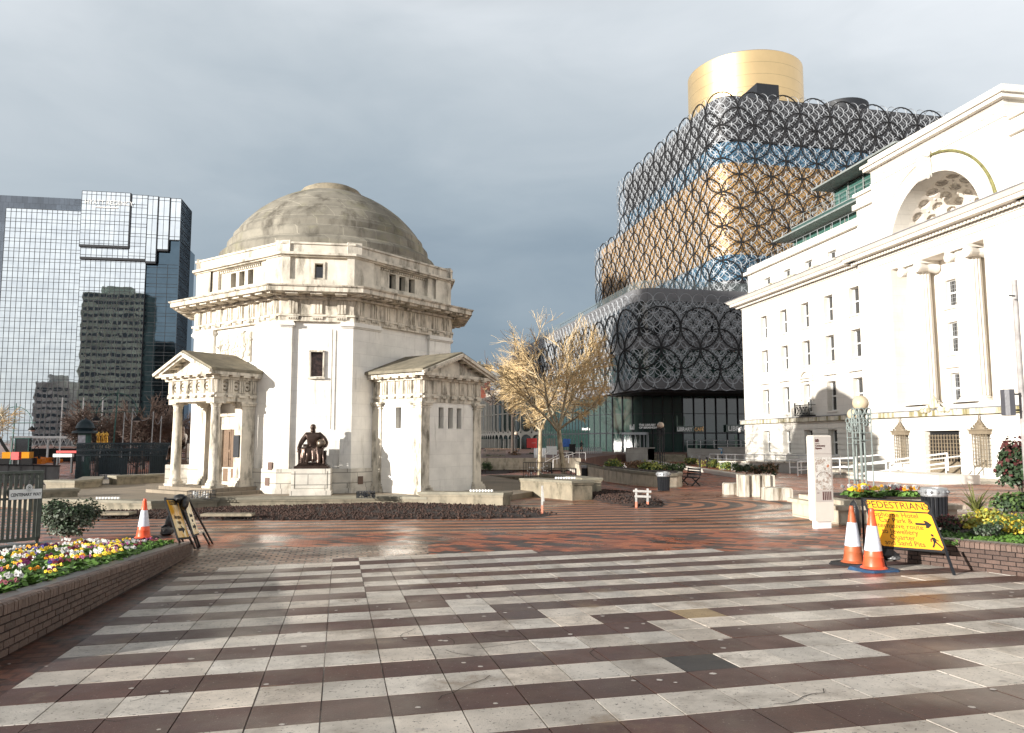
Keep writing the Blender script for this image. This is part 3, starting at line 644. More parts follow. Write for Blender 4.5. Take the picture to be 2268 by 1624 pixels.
# columned niche
nc = MB(); nc.wall(23.1, 31.6, 3.95, 13.65, [(26.45,28.25,10.4,12.15),(26.45,28.25,7.35,9.35),(26.45,28.25,4.0,6.0)], .35, 1.25); nc.box(22.6,32.1,1.8,2.2,3.5,14); nc.box(23.1,31.6,-.2,1.25,13.6,13.7); nc.box(23.1,31.6,-.2,1.25,3.8,3.96)
for z_ in (10.2, 7.15): nc.box(26.3,28.4,1.1,1.25,z_,z_+.15)
nc.box(26.2,28.5,1.05,1.25,6.35,6.55)
nc.build('niche_wall', M['baskg'], bk)
for cx in (25.15, 29.6):
    c = MB(); nf = 20; r0, r1, z0, z1 = .80, .70, 4.35, 12.95; pr = []
    def sec(r, z): return [(cx + r*(1-.07*(i % 2))*math.cos(math.pi*i/nf), .35 + r*(1-.07*(i % 2))*math.sin(math.pi*i/nf), z) for i in range(2*nf)]
    V = sec(r0, z0) + sec(r0*.97, z0+3) + sec(r1, z1); c.add(V, [(l*2*nf+i, l*2*nf+(i+1)%(2*nf), (l+1)*2*nf+(i+1)%(2*nf), (l+1)*2*nf+i) for l in range(2) for i in range(2*nf)])
    c.lathe([(1.0,3.96),(1.0,4.06),(.98,4.12),(.86,4.16),(.9,4.24),(.8,4.3),(.74,4.38)], (cx,.35,0), 24); c.box(cx-1.0,cx+1.0,-.65,1.3,3.96,4.04); c.lathe([(.6,12.9),(.7,13.0),(.62,13.1),(.75,13.3)], (cx,.35,0), 20); c.box(cx-.95,cx+.95,-.5,1.2,13.4,13.62)
    for s in (-1, 1):
        c.T = Matrix.Translation((cx+s*.78, .35, 13.12)) @ Matrix.Rotation(R(90), 4, 'X'); c.lathe([(.28,-.82),(.34,-.78),(.34,-.6),(.22,0),(.34,.6),(.34,.78),(.28,.82)], n=16); c.T = Matrix()
    c.build('column', M['bask'], bk)
# windows: one proto, then copies
def bwin(w, h, leaded, x, z, y, cols=2):
    f = MB(); t = .07
    f.box(0,t,0,.1,0,h); f.box(w-t,w,0,.1,0,h); f.box(0,w,0,.1,0,t); f.box(0,w,0,.1,h-t,h); f.box(0,w,-.03,.1,h/2-.05,h/2+.05); f.box(w/2-.02,w/2+.02,.04,.09,0,h) if cols == 2 else None
    o = f.build('window', M['white'], bk); o.location = (x, y, z); g = MB(); g.quad((0,.08,0),(w,.08,0),(w,.08,h),(0,.08,h)); gg = g.build('pane', M['glassd'], o)
    if leaded:
        l = MB(); n = int(w/.22)
        for i in range(1, n): l.box(w*i/n-.012, w*i/n+.012, .06,.08,0,h)
        for i in range(1, int(h/.28)): l.box(0,w,.06,.08,h*i/int(h/.28)-.012,h*i/int(h/.28)+.012)
        l.build('glazing_bar', M['galv'], o)
    return o
def many(proto, spots):
    for x, y, z in spots:
        c = copy_tree(proto, bk); c.location = (x, y, z)
for w_, h_, zs in ((1.24, 2.1, (11.2, 7.95)), (1.24, 2.35, (4.0,)), (1.24, 2.04, (.46,)), (1.2, 1.25, (15.75,))):
    y_ = .78 if w_ == 1.2 else .42; off = .02 if w_ == 1.2 else 0; first = None
    for a, b in w0 + w1:
        for z_ in zs:
            if first is None: first = bwin(w_, h_, False, a+off, z_, y_)
            else: many(first, [(a+off, y_, z_)])
big = bwin(1.8, 2.0, True, 26.45, 7.35, 1.5); many(big, [(26.45, 1.5, 4.0)]); bwin(1.8, 1.75, True, 26.45, 10.4, 1.5)
sl = MB()
for a, b, z0, z1 in up: sl.box(a-.1, b+.1, -.12, .1, z0-.14, z0-.02)
for a, b in w0 + w1: sl.box(a-.25, b+.25, -.25, .05, 6.85, 7.0)
sl.build('window_sill', M['bask'], bk)
for c in (11.45, 43.15):
    hd = MB(); hd.box(c-1.0,c-.75,-.22,0,5.0,6.6); hd.box(c+.75,c+1.0,-.22,0,5.0,6.6); hd.box(c-1.1,c+1.1,-.3,0,6.6,6.75)
    hd.tube([(c+.95*math.cos(math.pi*k/12), -.15, 6.75+.75*math.sin(math.pi*k/12)) for k in range(13)], .12, 6); hd.build('window_hood', M['bask'], bk)
    bl = MB(); bl.box(c-1.1,c+1.1,-.6,-.56,4.55,4.6); bl.box(c-1.1,c+1.1,-.6,0,3.66,3.74)
    for k in range(14): bl.box(c-1.08+k*.163, c-1.05+k*.163, -.6,-.57,3.7,4.6)
    for k in range(4): bl.tube([(c-.75+k*.5+.2*math.cos(a), -.6, 4.12+.3*math.sin(a)) for a in [j*math.pi/5 for j in range(10)]], .03, 4, closed=True)
    for s in (-1,1): bl.box(c+s*1.1-.03, c+s*1.1+.03, -.6, 0, 4.55, 4.6); bl.box(c+s*1.1-.04, c+s*1.1+.04, -.62, -.54, 3.66, 4.8)
    bl.build('balcony', M['black'], bk)
# barred ground windows with crests, gate
for x0_, x1_ in ((23.0,24.2),(30.1,31.3)):
    gr_ = MB()
    for k in range(6): gr_.box(x0_+.08+k*.21-.02, x0_+.08+k*.21+.02, -.56,-.52,.05,2.0)
    for k in range(9): gr_.box(x0_-.06, x1_+.06, -.58,-.55,.12+k*.22,.15+k*.22)
    gr_.box(x0_-.12,x1_+.12,-.62,-.3,2.0,2.22); gr_.box(x0_-.2,x1_+.2,-.68,-.3,2.22,2.3); cx = (x0_+x1_)/2
    gr_.lathe([(0,0),(.42,0),(.36,.2),(.2,.4),(.06,.6),(.03,1.0),(0,1.0)], (cx,-.5,2.3), 12, 1, .3)
    for k in range(7): gr_.lathe([(0,-.09),(.09,0),(0,.09)], (cx-.54+k*.18,-.55,2.36+.12*(3-abs(k-3))), 6)
    o = gr_.build('window_grille', mat('bronze_grille', (.2,.16,.11), .5) if 'bronze_grille' not in bpy.data.materials else bpy.data.materials['bronze_grille'], bk)
    g = MB(); g.quad((x0_,.08,.05),(x1_,.08,.05),(x1_,.08,2.1),(x0_,.08,2.1)); g.build('pane', mat('blind_pane', (.3,.27,.22), .5) if 'blind_pane' not in bpy.data.materials else bpy.data.materials['blind_pane'], bk)
gt = MB()
for k in range(12): gt.box(25.85+k*.262-.025, 25.85+k*.262+.025, -.02,.04,-1.0,2.0)
for k in range(13): gt.box(25.75,28.85,-.04,.0,-.9+k*.235-.02,-.9+k*.235+.02)
gt.box(25.75,28.85,0,.05,-1,.3); gt.build('gate', bpy.data.materials['bronze_grille'], bk)
g = MB(); g.quad((25.75,.12,-1.1),(28.85,.12,-1.1),(28.85,.12,2.25),(25.75,.12,2.25)); g.build('doorway', M['black'], bk)
cs = MB()
for k in range(9): cs.lathe([(0,-.2),(.2,-.1),(.24,.05),(0,.2)], (27.3+(k-4)*.28, -.72, 3.55+.5*math.exp(-((k-4)/1.3)**2)), 8, 1, .6)
cs.lathe([(0,0),(.3,.1),(.34,.5),(.15,.8),(0,.9)], (27.3,-.75,3.6), 10, 1, .6); cs.build('crest', M['baskt'], bk)
# glazed roof pavilion
pv = MB(); pv.box(3.2,21,4,14,18.9,21.0); pv.box(10.2,21,4,14,22.3,23.7); g = pv.build('pavilion_glass', glassy('pavilion_glass', (.05,.12,.10), .05), bk)
pv = MB(); pv.box(2.9,21,3.7,14.3,21.0,21.08); pv.box(2.2,21,2.4,15,21.08,21.22); pv.box(3.1,21,3.85,14,22.2,22.3); pv.box(9.6,21,2.2,15,23.85,24.0)
for k in range(9): pv.box(3.3+k*2.1, 3.4+k*2.1, 3.9, 4.0, 18.9, 21.0)
for k in range(6): pv.box(10.3+k*2.1, 10.4+k*2.1, 3.88, 3.98, 22.3, 23.8)
for k in range(16): pv.tube([(3.2+k*1.15,3.8,22.3),(3.2+k*1.15,3.8,23.1)], .03, 5)
for z_ in (22.7,23.1): pv.tube([(3.1,3.8,z_),(21,3.8,z_)], .025, 5)
for k in range(28): pv.box(1.0,21,1.0+k*.0,1.0+k*.0+.05,0,0) if False else None
pv.build('pavilion_roof', mat('pavilion_roof_metal', (.22,.24,.23), .5), bk)
pv = MB(); pv.box(3.15,21,3.88,14,21.22,22.2); pv.build('pavilion_fascia', mat('fascia_green', (.035,.075,.065), .3), bk)
ra = MB()
for k in range(17): ra.tube([(.6+k*1.1,.7,18.7),(.6+k*1.1,.7,19.4)], .02, 5)
ra.tube([(.5,.7,19.4),(18.9,.7,19.4)], .022, 5); ra.build('roof_rail', M['galv'], bk)
cm = MB(); cm.tube([(-.2,-.3,2.9),(-.55,-.3,2.9)], .03, 6); cm.lathe([(.05,.1),(.1,0),(.14,-.25),(.1,-.32),(0,-.36)], (-.6,-.3,2.75), 10); cm.build('security_camera', M['white'], bk)
# ============================================================ mirrored glass hotel tower
h0 = at(400, 500, 235); ht = thing('hotel_tower', 'tall mirror glass hotel tower reflecting clouds and another block', 'building', (h0.x, 235, 0), 9.7)
tw = MB(); tw.box(-50, -9.7, 0, 30, -2, 71.6); tw.build('mirror_facade', M['hy'], ht)
tw = MB(); tw.box(-28.5, -14.7, -1.3, 0, 61, 77.7); tw.build('upper_mirror_block', M['hy'], ht)
tw = MB(); tw.box(-28.3, -9.7, -.7, 12, 57.3, 71.6); tw.box(-14.7, -9.7, -.7, 12, 71.6, 77.4); tw.box(-28.3,-14.7,.0,12,71.6,77.3); tw.build('mirror_block', M['hy'], ht)
tw = MB(); tw.box(-9.6, -6.7, -.9, 12, 56.6, 77.2); tw.box(-6.5, -3.3, -.6, 12, 60.6, 77.1); tw.box(-3.1, 0, -.3, 12, 63.7, 77); tw.build('stepped_mirror_bay', M['hy'], ht)
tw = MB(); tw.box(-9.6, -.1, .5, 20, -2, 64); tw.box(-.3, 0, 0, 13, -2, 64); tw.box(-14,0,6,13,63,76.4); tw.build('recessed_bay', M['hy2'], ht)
tw = MB(); tw.box(-85, -28.6, 3.5, 30, -2, 76.5); tw.build('rear_tower', mat('rear_tower_cladding', (.09,.11,.14), .3, .15, .2, 0, brick=(1.5, 3.1, .04, .35, .25, 'xz')), ht)
ml = MB(); e = .05
def grid(x0, x1, z0, z1, y, vs=1.45, fh=3.05):
    n = max(1, round((x1-x0)/vs))
    for i in range(n+1): xx = x0 + (x1-x0)*i/n; ml.box(xx-e, xx+e, y-.08, y+.02, z0, z1)
    zz = z1
    while zz > z0:
        ml.box(x0, x1, y-.07, y+.02, zz-.055, zz+.055); ml.box(x0, x1, y-.07, y+.02, zz-1.06, zz-.96) if zz-1 > z0 else None; zz -= fh
grid(-50, -28.4, 0, 71.6, -.02); grid(-28.4, -9.7, 0, 57.2, -.02); grid(-28.5, -14.7, 61, 77.7, -1.32); grid(-14.6, -9.7, 57.3, 77.4, -.72); grid(-28.3, -14.7, 57.3, 61, -.72)
grid(-9.6, -6.7, 56.6, 77.2, -.92, 1.45, 6.1); grid(-6.5, -3.3, 60.6, 77.1, -.62, 1.6, 6.1); grid(-3.1, 0, 63.7, 77, -.32, 1.5, 6.1); grid(-9.6, -.3, 0, 56, .48, 3.0)
for z0, z1, a, b, y in ((60.3,61,-28.6,-14.6,-1.45),(56.6,57.3,-28.4,-9.6,-.85),(55.9,56.6,-9.7,-6.6,-1),(60,60.6,-6.6,-3.2,-.8)): ml.box(a,b,y,0,z0,z1)
ml.box(-14.75,-14.45,-1.4,-.6,60.5,77.7); ml.box(-9.8,-9.5,-.9,.3,56.6,77.4); ml.box(-6.72,-6.45,-.95,0,56.6,77.2); ml.box(-3.35,-3.05,-.65,0,60.6,77.1)
ml.T = rotm(90, 0, 0, 0); grid(0, 13, 0, 76.9, -.02); ml.T = Matrix(); ml.build('mullion_grid', M['mull'], ht)
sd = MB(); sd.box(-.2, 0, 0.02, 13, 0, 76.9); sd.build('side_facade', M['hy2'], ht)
text('letter_sign', 'HYATT REGENCY', 2.0, M['white'], ht, (-27.6, -1.6, 73.6), sx=.88, bold=.0)
b = MB(); b.box(-24.5,-18,-1.7,-1.4,72.6,72.85); b.build('sign_underline', M['white'], ht)
# blocks across the square seen as reflections, and one added for its shadow
def block(name, label, x, y, w, d, z, m, rz=9.7):
    o = thing(name, label, 'building', (x, y, -1), rz); b = MB(); b.box(-w/2, w/2, -d/2, d/2, 0, z); b.build('wall', m, o)
    g = MB(); nz = int(z/3.3); nx = int(w/2.6)
    for s in (0, 1):
        for j in range(nz):
            yy = d/2 if s else -d/2
            g.box(-w/2+.6, w/2-.6, *sorted((yy, yy+(.06 if s else -.06))), 3.3*j+1.1, 3.3*j+2.6)
    g.build('window', M['glassd'], o)
    p = MB()
    for i in range(nx+1): p.box(-w/2+w*i/nx-.2, -w/2+w*i/nx+.2, d/2, d/2+.3, 0, z)
    p.build('pier', m, o); r_ = MB(); r_.box(-w/4, w/5, -d/4, d/4, z, z+4); r_.box(-w/2,w/2,-d/2,-d/2+.3,z,z+1.1); r_.build('roof_plant', m, o)
    return o
block('office_tower', 'green grey office tower mirrored in the hotel glass', -144, 60, 30, 16, 76, mat('tower_panel', (.36,.42,.35), .7, .3, .15, .1, 1))
block('shade_block', 'added office block shading the library, mirrored in the recessed hotel bay', -128, -8, 24, 20, 57, mat('shade_block_panel', (.2,.2,.19), .7, .3, .15, .1, 1))  # unseen block added to throw shade on the library's lower tier
block('flats', 'grey block of flats mirrored low in the hotel glass', -173, 40, 16, 16, 32, mat('flats_panel', (.4,.4,.4), .8, .3, .2, .1, 1))
# ============================================================ library with ring screens
LF0 = (17.447, 105.0); lb = thing('library', 'stacked gold and grey library wrapped in interlaced metal rings', 'building', (LF0[0], LF0[1], 0), 12)
gold = mat('gold_cladding', (.52,.31,.115), .45, .10, .25, .1, 3, metal=.15, brick=(1.93, 1.93, .05, .55, .22, 'xy+z'))
grey = mat('grey_cladding', (.085,.085,.09), .45, .1, .4, .05, 3, metal=.2, brick=(1.93, 3.9, .04, .6, .12, 'xy+z'))
blue = mat('blue_glazing', (.11,.25,.38), .12, .35, .5, 0, metal=.3, brick=(1.93, 1.93, .06, .35, .5, 'xy+z'))
lgrey = mat('pale_grey_cladding', (.14,.14,.145), .5, .1, .4, .05, 3, brick=(3.86, 9, .03, .6, .1, 'xy+z'))
def rpoly(x0, x1, y0, y1, r):      # rounded rectangle
    P_ = []
    for cx, cy, a in ((x0+r,y0+r,180),(x1-r,y0+r,270),(x1-r,y1-r,0),(x0+r,y1-r,90)):
        P_ += [(cx+r*math.cos(R(a+k*15)), cy+r*math.sin(R(a+k*15))) for k in range(7)]
    return P_
def vol(name, x0, x1, y0, y1, z0, z1, m, r=3.0):
    b = MB(); b.prism(rpoly(x0,x1,y0,y1,r), z0, z1); return b.build(name, m, lb)
vol('lower_band', .0, 60, 0, 90, 8.6, 10.2, lgrey); vol('lower_glazing', .15, 60, .15, 90, 10.2, 14.3, M['glassg']); vol('middle_band', 0, 60, 0, 90, 14.3, 16.1, lgrey)
vol('upper_glazing', .15, 60, .15, 90, 16.1, 21.0, M['glassd']); vol('parapet_band', 0, 60, 0, 90, 21.0, 22.8, lgrey)
vol('terrace_glazing', 21.6, 74, 16.2, 80.5, 22.8, 28.2, grey); vol('blue_band', 21.5, 74, 16, 80.5, 28.2, 32.5, blue); vol('gold_block', 21.3, 74, 15.9, 80.5, 32.5, 48.3, gold)
vol('upper_blue_band', 21.6, 74, 16.2, 63.4, 48.3, 52.2, blue); vol('top_block', 21.3, 74, 15.9, 63.5, 52.2, 60.0, grey)
gb = MB(); gb.prism(rpoly(.6,60,.6,90,3), 22.8, 24.1); gb.build('terrace_balustrade', mat('clear_balustrade', (.25,.30,.3), .1, .05, 1, 0, alpha=.22), lb)
rt = at(1652, 300, 150); rl_ = Fr(LF0, 12); dx, dy = rt.x-LF0[0], 150-LF0[1]; rx, ry = rl_.c*dx+rl_.s*dy, -rl_.s*dx+rl_.c*dy
b = MB(); b.lathe([(11.2, 58), (11.2, 75.2), (10.9, 75.4), (10.9, 74.2)], (rx, ry, 0), 72)
b.build('rotunda', mat('gold_rotunda', (.78,.57,.30), .40, .04, .3, .03, 2, metal=.85, brick=(60, 2.35, .035, .55, .1, 'xy+z')), lb, True)
bx = at(1703, 230, 128); dx, dy = bx.x-LF0[0], 128-LF0[1]; qx, qy = rl_.c*dx+rl_.s*dy, -rl_.s*dx+rl_.c*dy
b = MB(); b.box(qx-2.2, qx+2.0, qy, qy+5, 58, 63.2); b.build('lift_box', M['mull'], lb)
bx = at(1865, 230, 140); dx, dy = bx.x-LF0[0], 140-LF0[1]; qx, qy = rl_.c*dx+rl_.s*dy, -rl_.s*dx+rl_.c*dy
b = MB(); b.lathe([(4.6,58),(4.6,64.2),(4.3,64.4)], (qx, qy, 0), 32); b.build('plant_drum', M['mull'], lb, True)
so = MB(); so.box(.5, 60, .5, 90, 8.3, 8.62); so.build('soffit', M['black'], lb)
def screen(x0, y0, xlen, ylen, z0, z1, off, name, cut=None):
    r = 3.0 + off; q = r*math.pi/4; cx, cy = x0-off+r, y0-off+r
    def P3(s, z, o=0):
        if s <= -q: return (x0-off-o, cy + (-q - s), z)
        if s >= q: return (cx + (s - q), y0-off-o, z)
        a = math.pi + math.pi/4 + s/r; return (cx + (r+o)*math.cos(a), cy + (r+o)*math.sin(a), z)
    for nm, rad, thick, m, seg, o in (('outer_ring_screen', 2.9, .11, M['black'], 28, .18), ('inner_ring_screen', 2.9/3, .055, WR, 16, 0)):
        b = MB(); i0 = int(-(ylen+q)/(2*rad))-1; i1 = int((xlen+q)/(2*rad))+1; j1 = int((z1-z0)/(2*rad))+2
        for ph in (0, 1):
            for i in range(i0, i1+1):
                for j in range(-1, j1+1):
                    cs, cz = 2*rad*i + ph*rad, z0 + 2*rad*j + ph*rad
                    if cz - rad < z0-.1 or cz + rad > z1 or cs-rad < -(ylen+q) or cs+rad > xlen+q: continue
                    if cut and cut(cs, cz, rad): continue
                    b.tube([P3(cs + rad*.985*math.cos(2*math.pi*k/seg), cz + rad*.985*math.sin(2*math.pi*k/seg), o) for k in range(seg)], thick, 4 if rad > 2 else 3, closed=True)
        b.build(nm, m, lb, rad < 2)
WR = mat('pale_ring_metal', (.34,.36,.38), .6, .05, 1, 0)
screen(0, 0, 22, 62, 8.5, 22.9, .8, 'lower'); 
screen(21.3, 15.9, 47, 62, 22.7, 60.6, .9, 'upper', lambda s, z, r: z + r > 49.5 and s - r < -(63.5-15.9+1.5))
# ground floor glass and signs
gp = [(-2.5, 95), (-1.0, 20), (.6, 13), (4.2, 9.6), (10, 8.2), (24, 7.4), (45, 7)]; cg = MB(); mg = MB()
for (a, b_), (c, d_) in zip(gp, gp[1:]):
    cg.quad((a,b_,-.3),(c,d_,-.3),(c,d_,8.4),(a,b_,8.4)); l = math.hypot(c-a, d_-b_); n = max(1, round(l/1.7))
    for i in range(n):
        f = i/n; x, y = a+(c-a)*f, b_+(d_-b_)*f; mg.box(x-.06, x+.06, y-.22, y+.0, -.3, 8.4)
    for z_ in (2.65, 2.75, 5.6): mg.bar((a,b_-.05,z_),(c,d_-.05,z_),.12,.09)
cg.build('ground_glass', M['glassg'], lb); mg.build('curtain_mullion', M['mull'], lb)
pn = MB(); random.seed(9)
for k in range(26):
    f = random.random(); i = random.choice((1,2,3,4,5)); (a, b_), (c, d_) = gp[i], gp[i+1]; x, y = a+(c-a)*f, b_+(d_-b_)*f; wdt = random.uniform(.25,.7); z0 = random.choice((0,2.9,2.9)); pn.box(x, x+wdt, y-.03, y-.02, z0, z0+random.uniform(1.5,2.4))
pn.build('interior_strip', mat('pale_green_strip', (.13,.2,.15), .4), lb)  # pale strips drawn on the glass for the light strips inside
fas = MB(); fas.box(8.9,13.2,7.9,7.96,2.85,3.75); fas.box(16.6,27,7.35,7.42,2.85,3.95); fas.build('sign_band', mat('sign_glass', (.09,.12,.105), .3), lb)
text('letter_sign', 'LIBRARY', .78, M['white'], lb, (8.95, 7.86, 3.0), sx=.82, bold=.02); text('letter_sign', 'CAFÉ', .78, mat('amber_letters', (.8,.48,.2), .4), lb, (11.7, 7.8, 3.0), sx=.82, bold=.02)
text('letter_sign', 'LIBRARY', 1.0, M['white'], lb, (16.9, 7.3, 3.05), sx=.95, bold=.03)
text('letter_sign', 'THE LIBRARY\nOF BIRMINGHAM', .42, M['white'], lb, (3.4, 9.0, 3.75), rot=(90,0,-32), bold=.015)
text('letter_sign', 'Library Shop', .5, M['white'], lb, (-1.4, 22, 3.3), rot=(90,0,-78), bold=.02)
em = MB(); em.box(2.2,2.9,9.6,9.7,3.2,3.4); em.box(2.2,2.4,9.6,9.7,3.4,3.9); em.box(2.75,2.9,9.6,9.7,3.4,4.0); em.box(2.5,2.65,9.6,9.7,3.4,3.7); em.build('emblem', M['white'], lb)
rdoor = MB(); rdoor.lathe([(2.0,2.45),(2.0,2.75),(1.9,2.8)], (2.6,8.6,0), 24)
for k in range(9): a = R(190+k*20); rdoor.box(2.6+1.95*math.cos(a)-.04, 2.6+1.95*math.cos(a)+.04, 8.6+1.95*math.sin(a)-.04, 8.6+1.95*math.sin(a)+.04, -.3, 2.5)
rdoor.build('revolving_door', M['galv'], lb)
# ============================================================ theatre with arcade
THW = mat('theatre_white', (.55,.52,.46), .7, .1, 1, 0)
th = thing('theatre', 'white theatre with a low arcade and tall slender fins', 'building', (0, 0, 0))
pp = [1246,1221.8,1199.8,1177.6,1153,1138.4,1125.3,1114.6,1104,1095.8,1089.6,1084.3,1079.4,1074.5,1070,1066,1062,1058]; Y = 152.0; pts = [(ray(pp[0], 970)[0]*Y, Y)]
for k in range(1, len(pp)):
    a = ray(pp[k], 970)[0]; Wd = 2.15; best = None
    y_ = Y
    while math.hypot(a*y_-pts[-1][0], y_-pts[-1][1]) < Wd and y_ < Y+3: y_ += .02
    Y = y_; pts.append((a*Y, Y))
wl, gl, fn, dk = MB(), MB(), MB(), MB()
for k in range(len(pts)-1):
    (bx_, by), (ax_, ay) = pts[k], pts[k+1]; l = math.hypot(bx_-ax_, by-ay); T = rotm(math.degrees(math.atan2(by-ay, bx_-ax_)), ax_, ay, -.25)
    for m_ in (wl, gl, fn, dk): m_.T = T
    hw = l/2-.14; cx = l/2; zsp = 2.1
    wl.quad((0,0,0),(.14,0,0),(.14,0,zsp),(0,0,zsp)); wl.quad((l-.14,0,0),(l,0,0),(l,0,zsp),(l-.14,0,zsp)); wl.quad((.14,0,0),(.14,.6,0),(.14,.6,zsp),(.14,0,zsp))
    ar = [(cx-hw*math.cos(math.pi*i/8), 0, zsp+hw*.95*math.sin(math.pi*i/8)) for i in range(9)]
    wl.quad((0,0,zsp), *ar[:5], (cx,0,3.55), (0,0,3.55)); wl.quad((cx,0,3.55), *ar[4:], (l,0,zsp), (l,0,3.55))
    ar2 = [(cx-hw*math.cos(math.pi*i/8), 0, 4.5-.95*math.sin(math.pi*i/8)) for i in range(9)]
    wl.quad((0,0,3.55),(cx,0,3.55),*ar2[:5][::-1],(0,0,4.5)); wl.quad((cx,0,3.55),(l,0,3.55),(l,0,4.5),*ar2[4:][::-1])
    dk.box(cx-l*.5-.12, cx-l*.5+.12, -.06,-.01,3.3,3.62)
    gl.quad((0,.7,0),(l,.7,0),(l,.7,11),(0,.7,11)); fn.prism([(-.12,0),(-.05,-.35),(.05,-.35),(.12,0)], 3.6, 11.3); fn.box(0,l,.1,.6,11.1,11.4); fn.box(0,l,.3,.6,7.2,7.4)
for m_, n_, q in ((wl,'arcade_wall',THW),(gl,'glazing',M['glassg']),(fn,'fin',THW),(dk,'vent',M['black'])): m_.T = Matrix(); m_.build(n_, q, th)
bnk = MB(); a = at(1178, 950, 151.2); bnk.box(a.x-1.0, a.x+1.0, 151.6, 151.7, .1, 2.0); bnk.build('poster', M['red'], th); b = MB(); b.lathe([(0,-.02),(.4,-.02),(.4,.02),(0,.02)], (a.x+.4,151.5,1.1), 14, 1, .1); b.build('poster_mark', M['white'], th)
ub = MB()
for x0, x1, y0, zt in ((1108,1215,168,17.5),(1150,1235,176,21),(1076,1120,215,15)):
    a, c = ray(x0, 900)[0]*y0, ray(x1, 900)[0]*y0; ub.box(a, c, y0, y0+14, 9, zt); ub.box(a-.3, c+.3, y0-.3, y0+14, zt, zt+.5)
ub.build('fly_tower', mat('render_buff', (.5,.45,.38), .8, .1, .3), th)
# brick clock tower
a = at(1061, 850, 230); ct = thing('brick_tower', 'red brick tower with white clock and bracketed cornice', 'tower', (a.x, 230, -2), 25)
b = MB(); b.box(-2.6,2.6,-2.6,2.6,0,24.5); b.build('shaft', mat('red_brick', (.23,.07,.045), .8, .2, .5, .1, 3, brick=(.45,.15,.02,1.6,.2,'xy+z')), ct)
b = MB(); b.box(-3.2,3.2,-3.2,3.2,25.6,26.1); b.box(-2.7,2.7,-2.7,2.7,24.5,25.6); b.box(-2.65,2.65,-2.65,2.65,19.6,19.9); b.box(-.4,.4,-.4,.4,26.1,27.2)
for k in range(9):
    for s in (-1,1): b.box(-3+k*.7,-2.7+k*.7,*sorted((s*3.1,s*2.6)),24.8,25.6)
b.build('cornice', M['ledge'], ct)
b = MB(); b.T = Matrix.Translation((0,-2.65,22.3)) @ Matrix.Rotation(R(90),4,'X'); b.lathe([(1.1,0),(1.1,.15),(.8,.15)], n=20); b.build('clock_face', M['cream'], ct)
# wire from the library roof
b = MB(); p, q = at(1240, 721, 150), at(1325, 673, 150); b.tube([p, q], .06, 4); tag(b.build('roof_mast_wire', M['black']), 'thin dark stay wire rising beside the ringed library', 'wire')
# ============================================================ ground sheets
def sheet(name, poly_or_grid, m, dz=0.0, kind='structure'):
    pass
gm = MB(); xs = [-900,-400,-200,-120,-80] + [x*1.0 for x in range(-60, 61, 3)] + [80,120,200,400,900]; ys = [-400,-150,-60,-20,-5] + [i*1.0 for i in range(0,72,2)] + [80,95,110,140,200,350,600,1200]
xs = sorted(set(xs)|{-15,15}); ys = sorted(set(ys)|{13,70})
def wall_hidden(x, y): return False
for x in xs:
    for y in ys: gm.v.append(Vector((x, y, gz(x, y))))
ny = len(ys)
for i in range(len(xs)-1):
    for j in range(ny-1): gm.f.append((i*ny+j, (i+1)*ny+j, (i+1)*ny+j+1, i*ny+j+1)); gm.mi.append(0); gm.col.append(None)
gmat = bpy.data.materials.new('brick_paviours'); gmat.use_nodes = True; nt = gmat.node_tree; L = nt.links.new; B = nt.nodes['Principled BSDF']
geo = N(nt, 'ShaderNodeNewGeometry'); P0 = geo.outputs['Position']
def mixc(f, a, b, mode='MIX'):
    q = N(nt, 'ShaderNodeMix', data_type='RGBA', blend_type=mode)
    for s_, v in ((0, f), (6, a), (7, b)):
        if isinstance(v, (float, int)): q.inputs[s_].default_value = v
        elif isinstance(v, tuple): q.inputs[s_].default_value = (*v, 1)
        else: L(v, q.inputs[s_])
    return q.outputs[2]
def noise(s, d=4, r=.5, v=None, dist=0):
    n = N(nt, 'ShaderNodeTexNoise', i_Scale=s, i_Detail=float(d), i_Roughness=r, i_Distortion=dist); L(v or P0, n.inputs['Vector']); return n.outputs[0]
sp = N(nt, 'ShaderNodeSeparateXYZ'); L(P0, sp.inputs[0]); X, Yy = sp.outputs[0], sp.outputs[1]
mpb = N(nt, 'ShaderNodeMapping'); mpb.inputs['Rotation'].default_value = (0, 0, R(-12.6)); L(P0, mpb.inputs[0])
bt = N(nt, 'ShaderNodeTexBrick', i_Scale=1.0, offset=.5); L(mpb.outputs[0], bt.inputs['Vector'])
bt.inputs['Brick Width'].default_value = .21; bt.inputs['Row Height'].default_value = .105; bt.inputs['Mortar Size'].default_value = .007; bt.inputs['Mortar Smooth'].default_value = .2
bt.inputs['Color1'].default_value = (.55,.55,.55,1); bt.inputs['Color2'].default_value = (1,1,1,1); bt.inputs['Mortar'].default_value = (.12,.12,.12,1)
# stepped red / brown / dark blocks of paviours
bt2 = N(nt, 'ShaderNodeTexBrick', i_Scale=1.0, offset=.37); mp2 = N(nt, 'ShaderNodeMapping'); mp2.inputs['Rotation'].default_value = (0, 0, R(32)); L(P0, mp2.inputs[0]); L(mp2.outputs[0], bt2.inputs['Vector'])
bt2.inputs['Brick Width'].default_value = .44; bt2.inputs['Row Height'].default_value = .22; bt2.inputs['Mortar Size'].default_value = 0.0; bt2.inputs['Color1'].default_value = (0,0,0,1); bt2.inputs['Color2'].default_value = (1,1,1,1)
blk = ramp(nt, [(.0,(.045,.032,.03)),(.34,(.075,.045,.036)),(.46,(.28,.08,.04)),(.62,(.52,.14,.055)),(1,(.58,.18,.07))]); L(mth(nt, 'ADD', mth(nt,'MULTIPLY', bt2.outputs[0], .75), mth(nt,'MULTIPLY', noise(.35,3), .35)), blk.inputs[0])
field = blk.outputs[0]
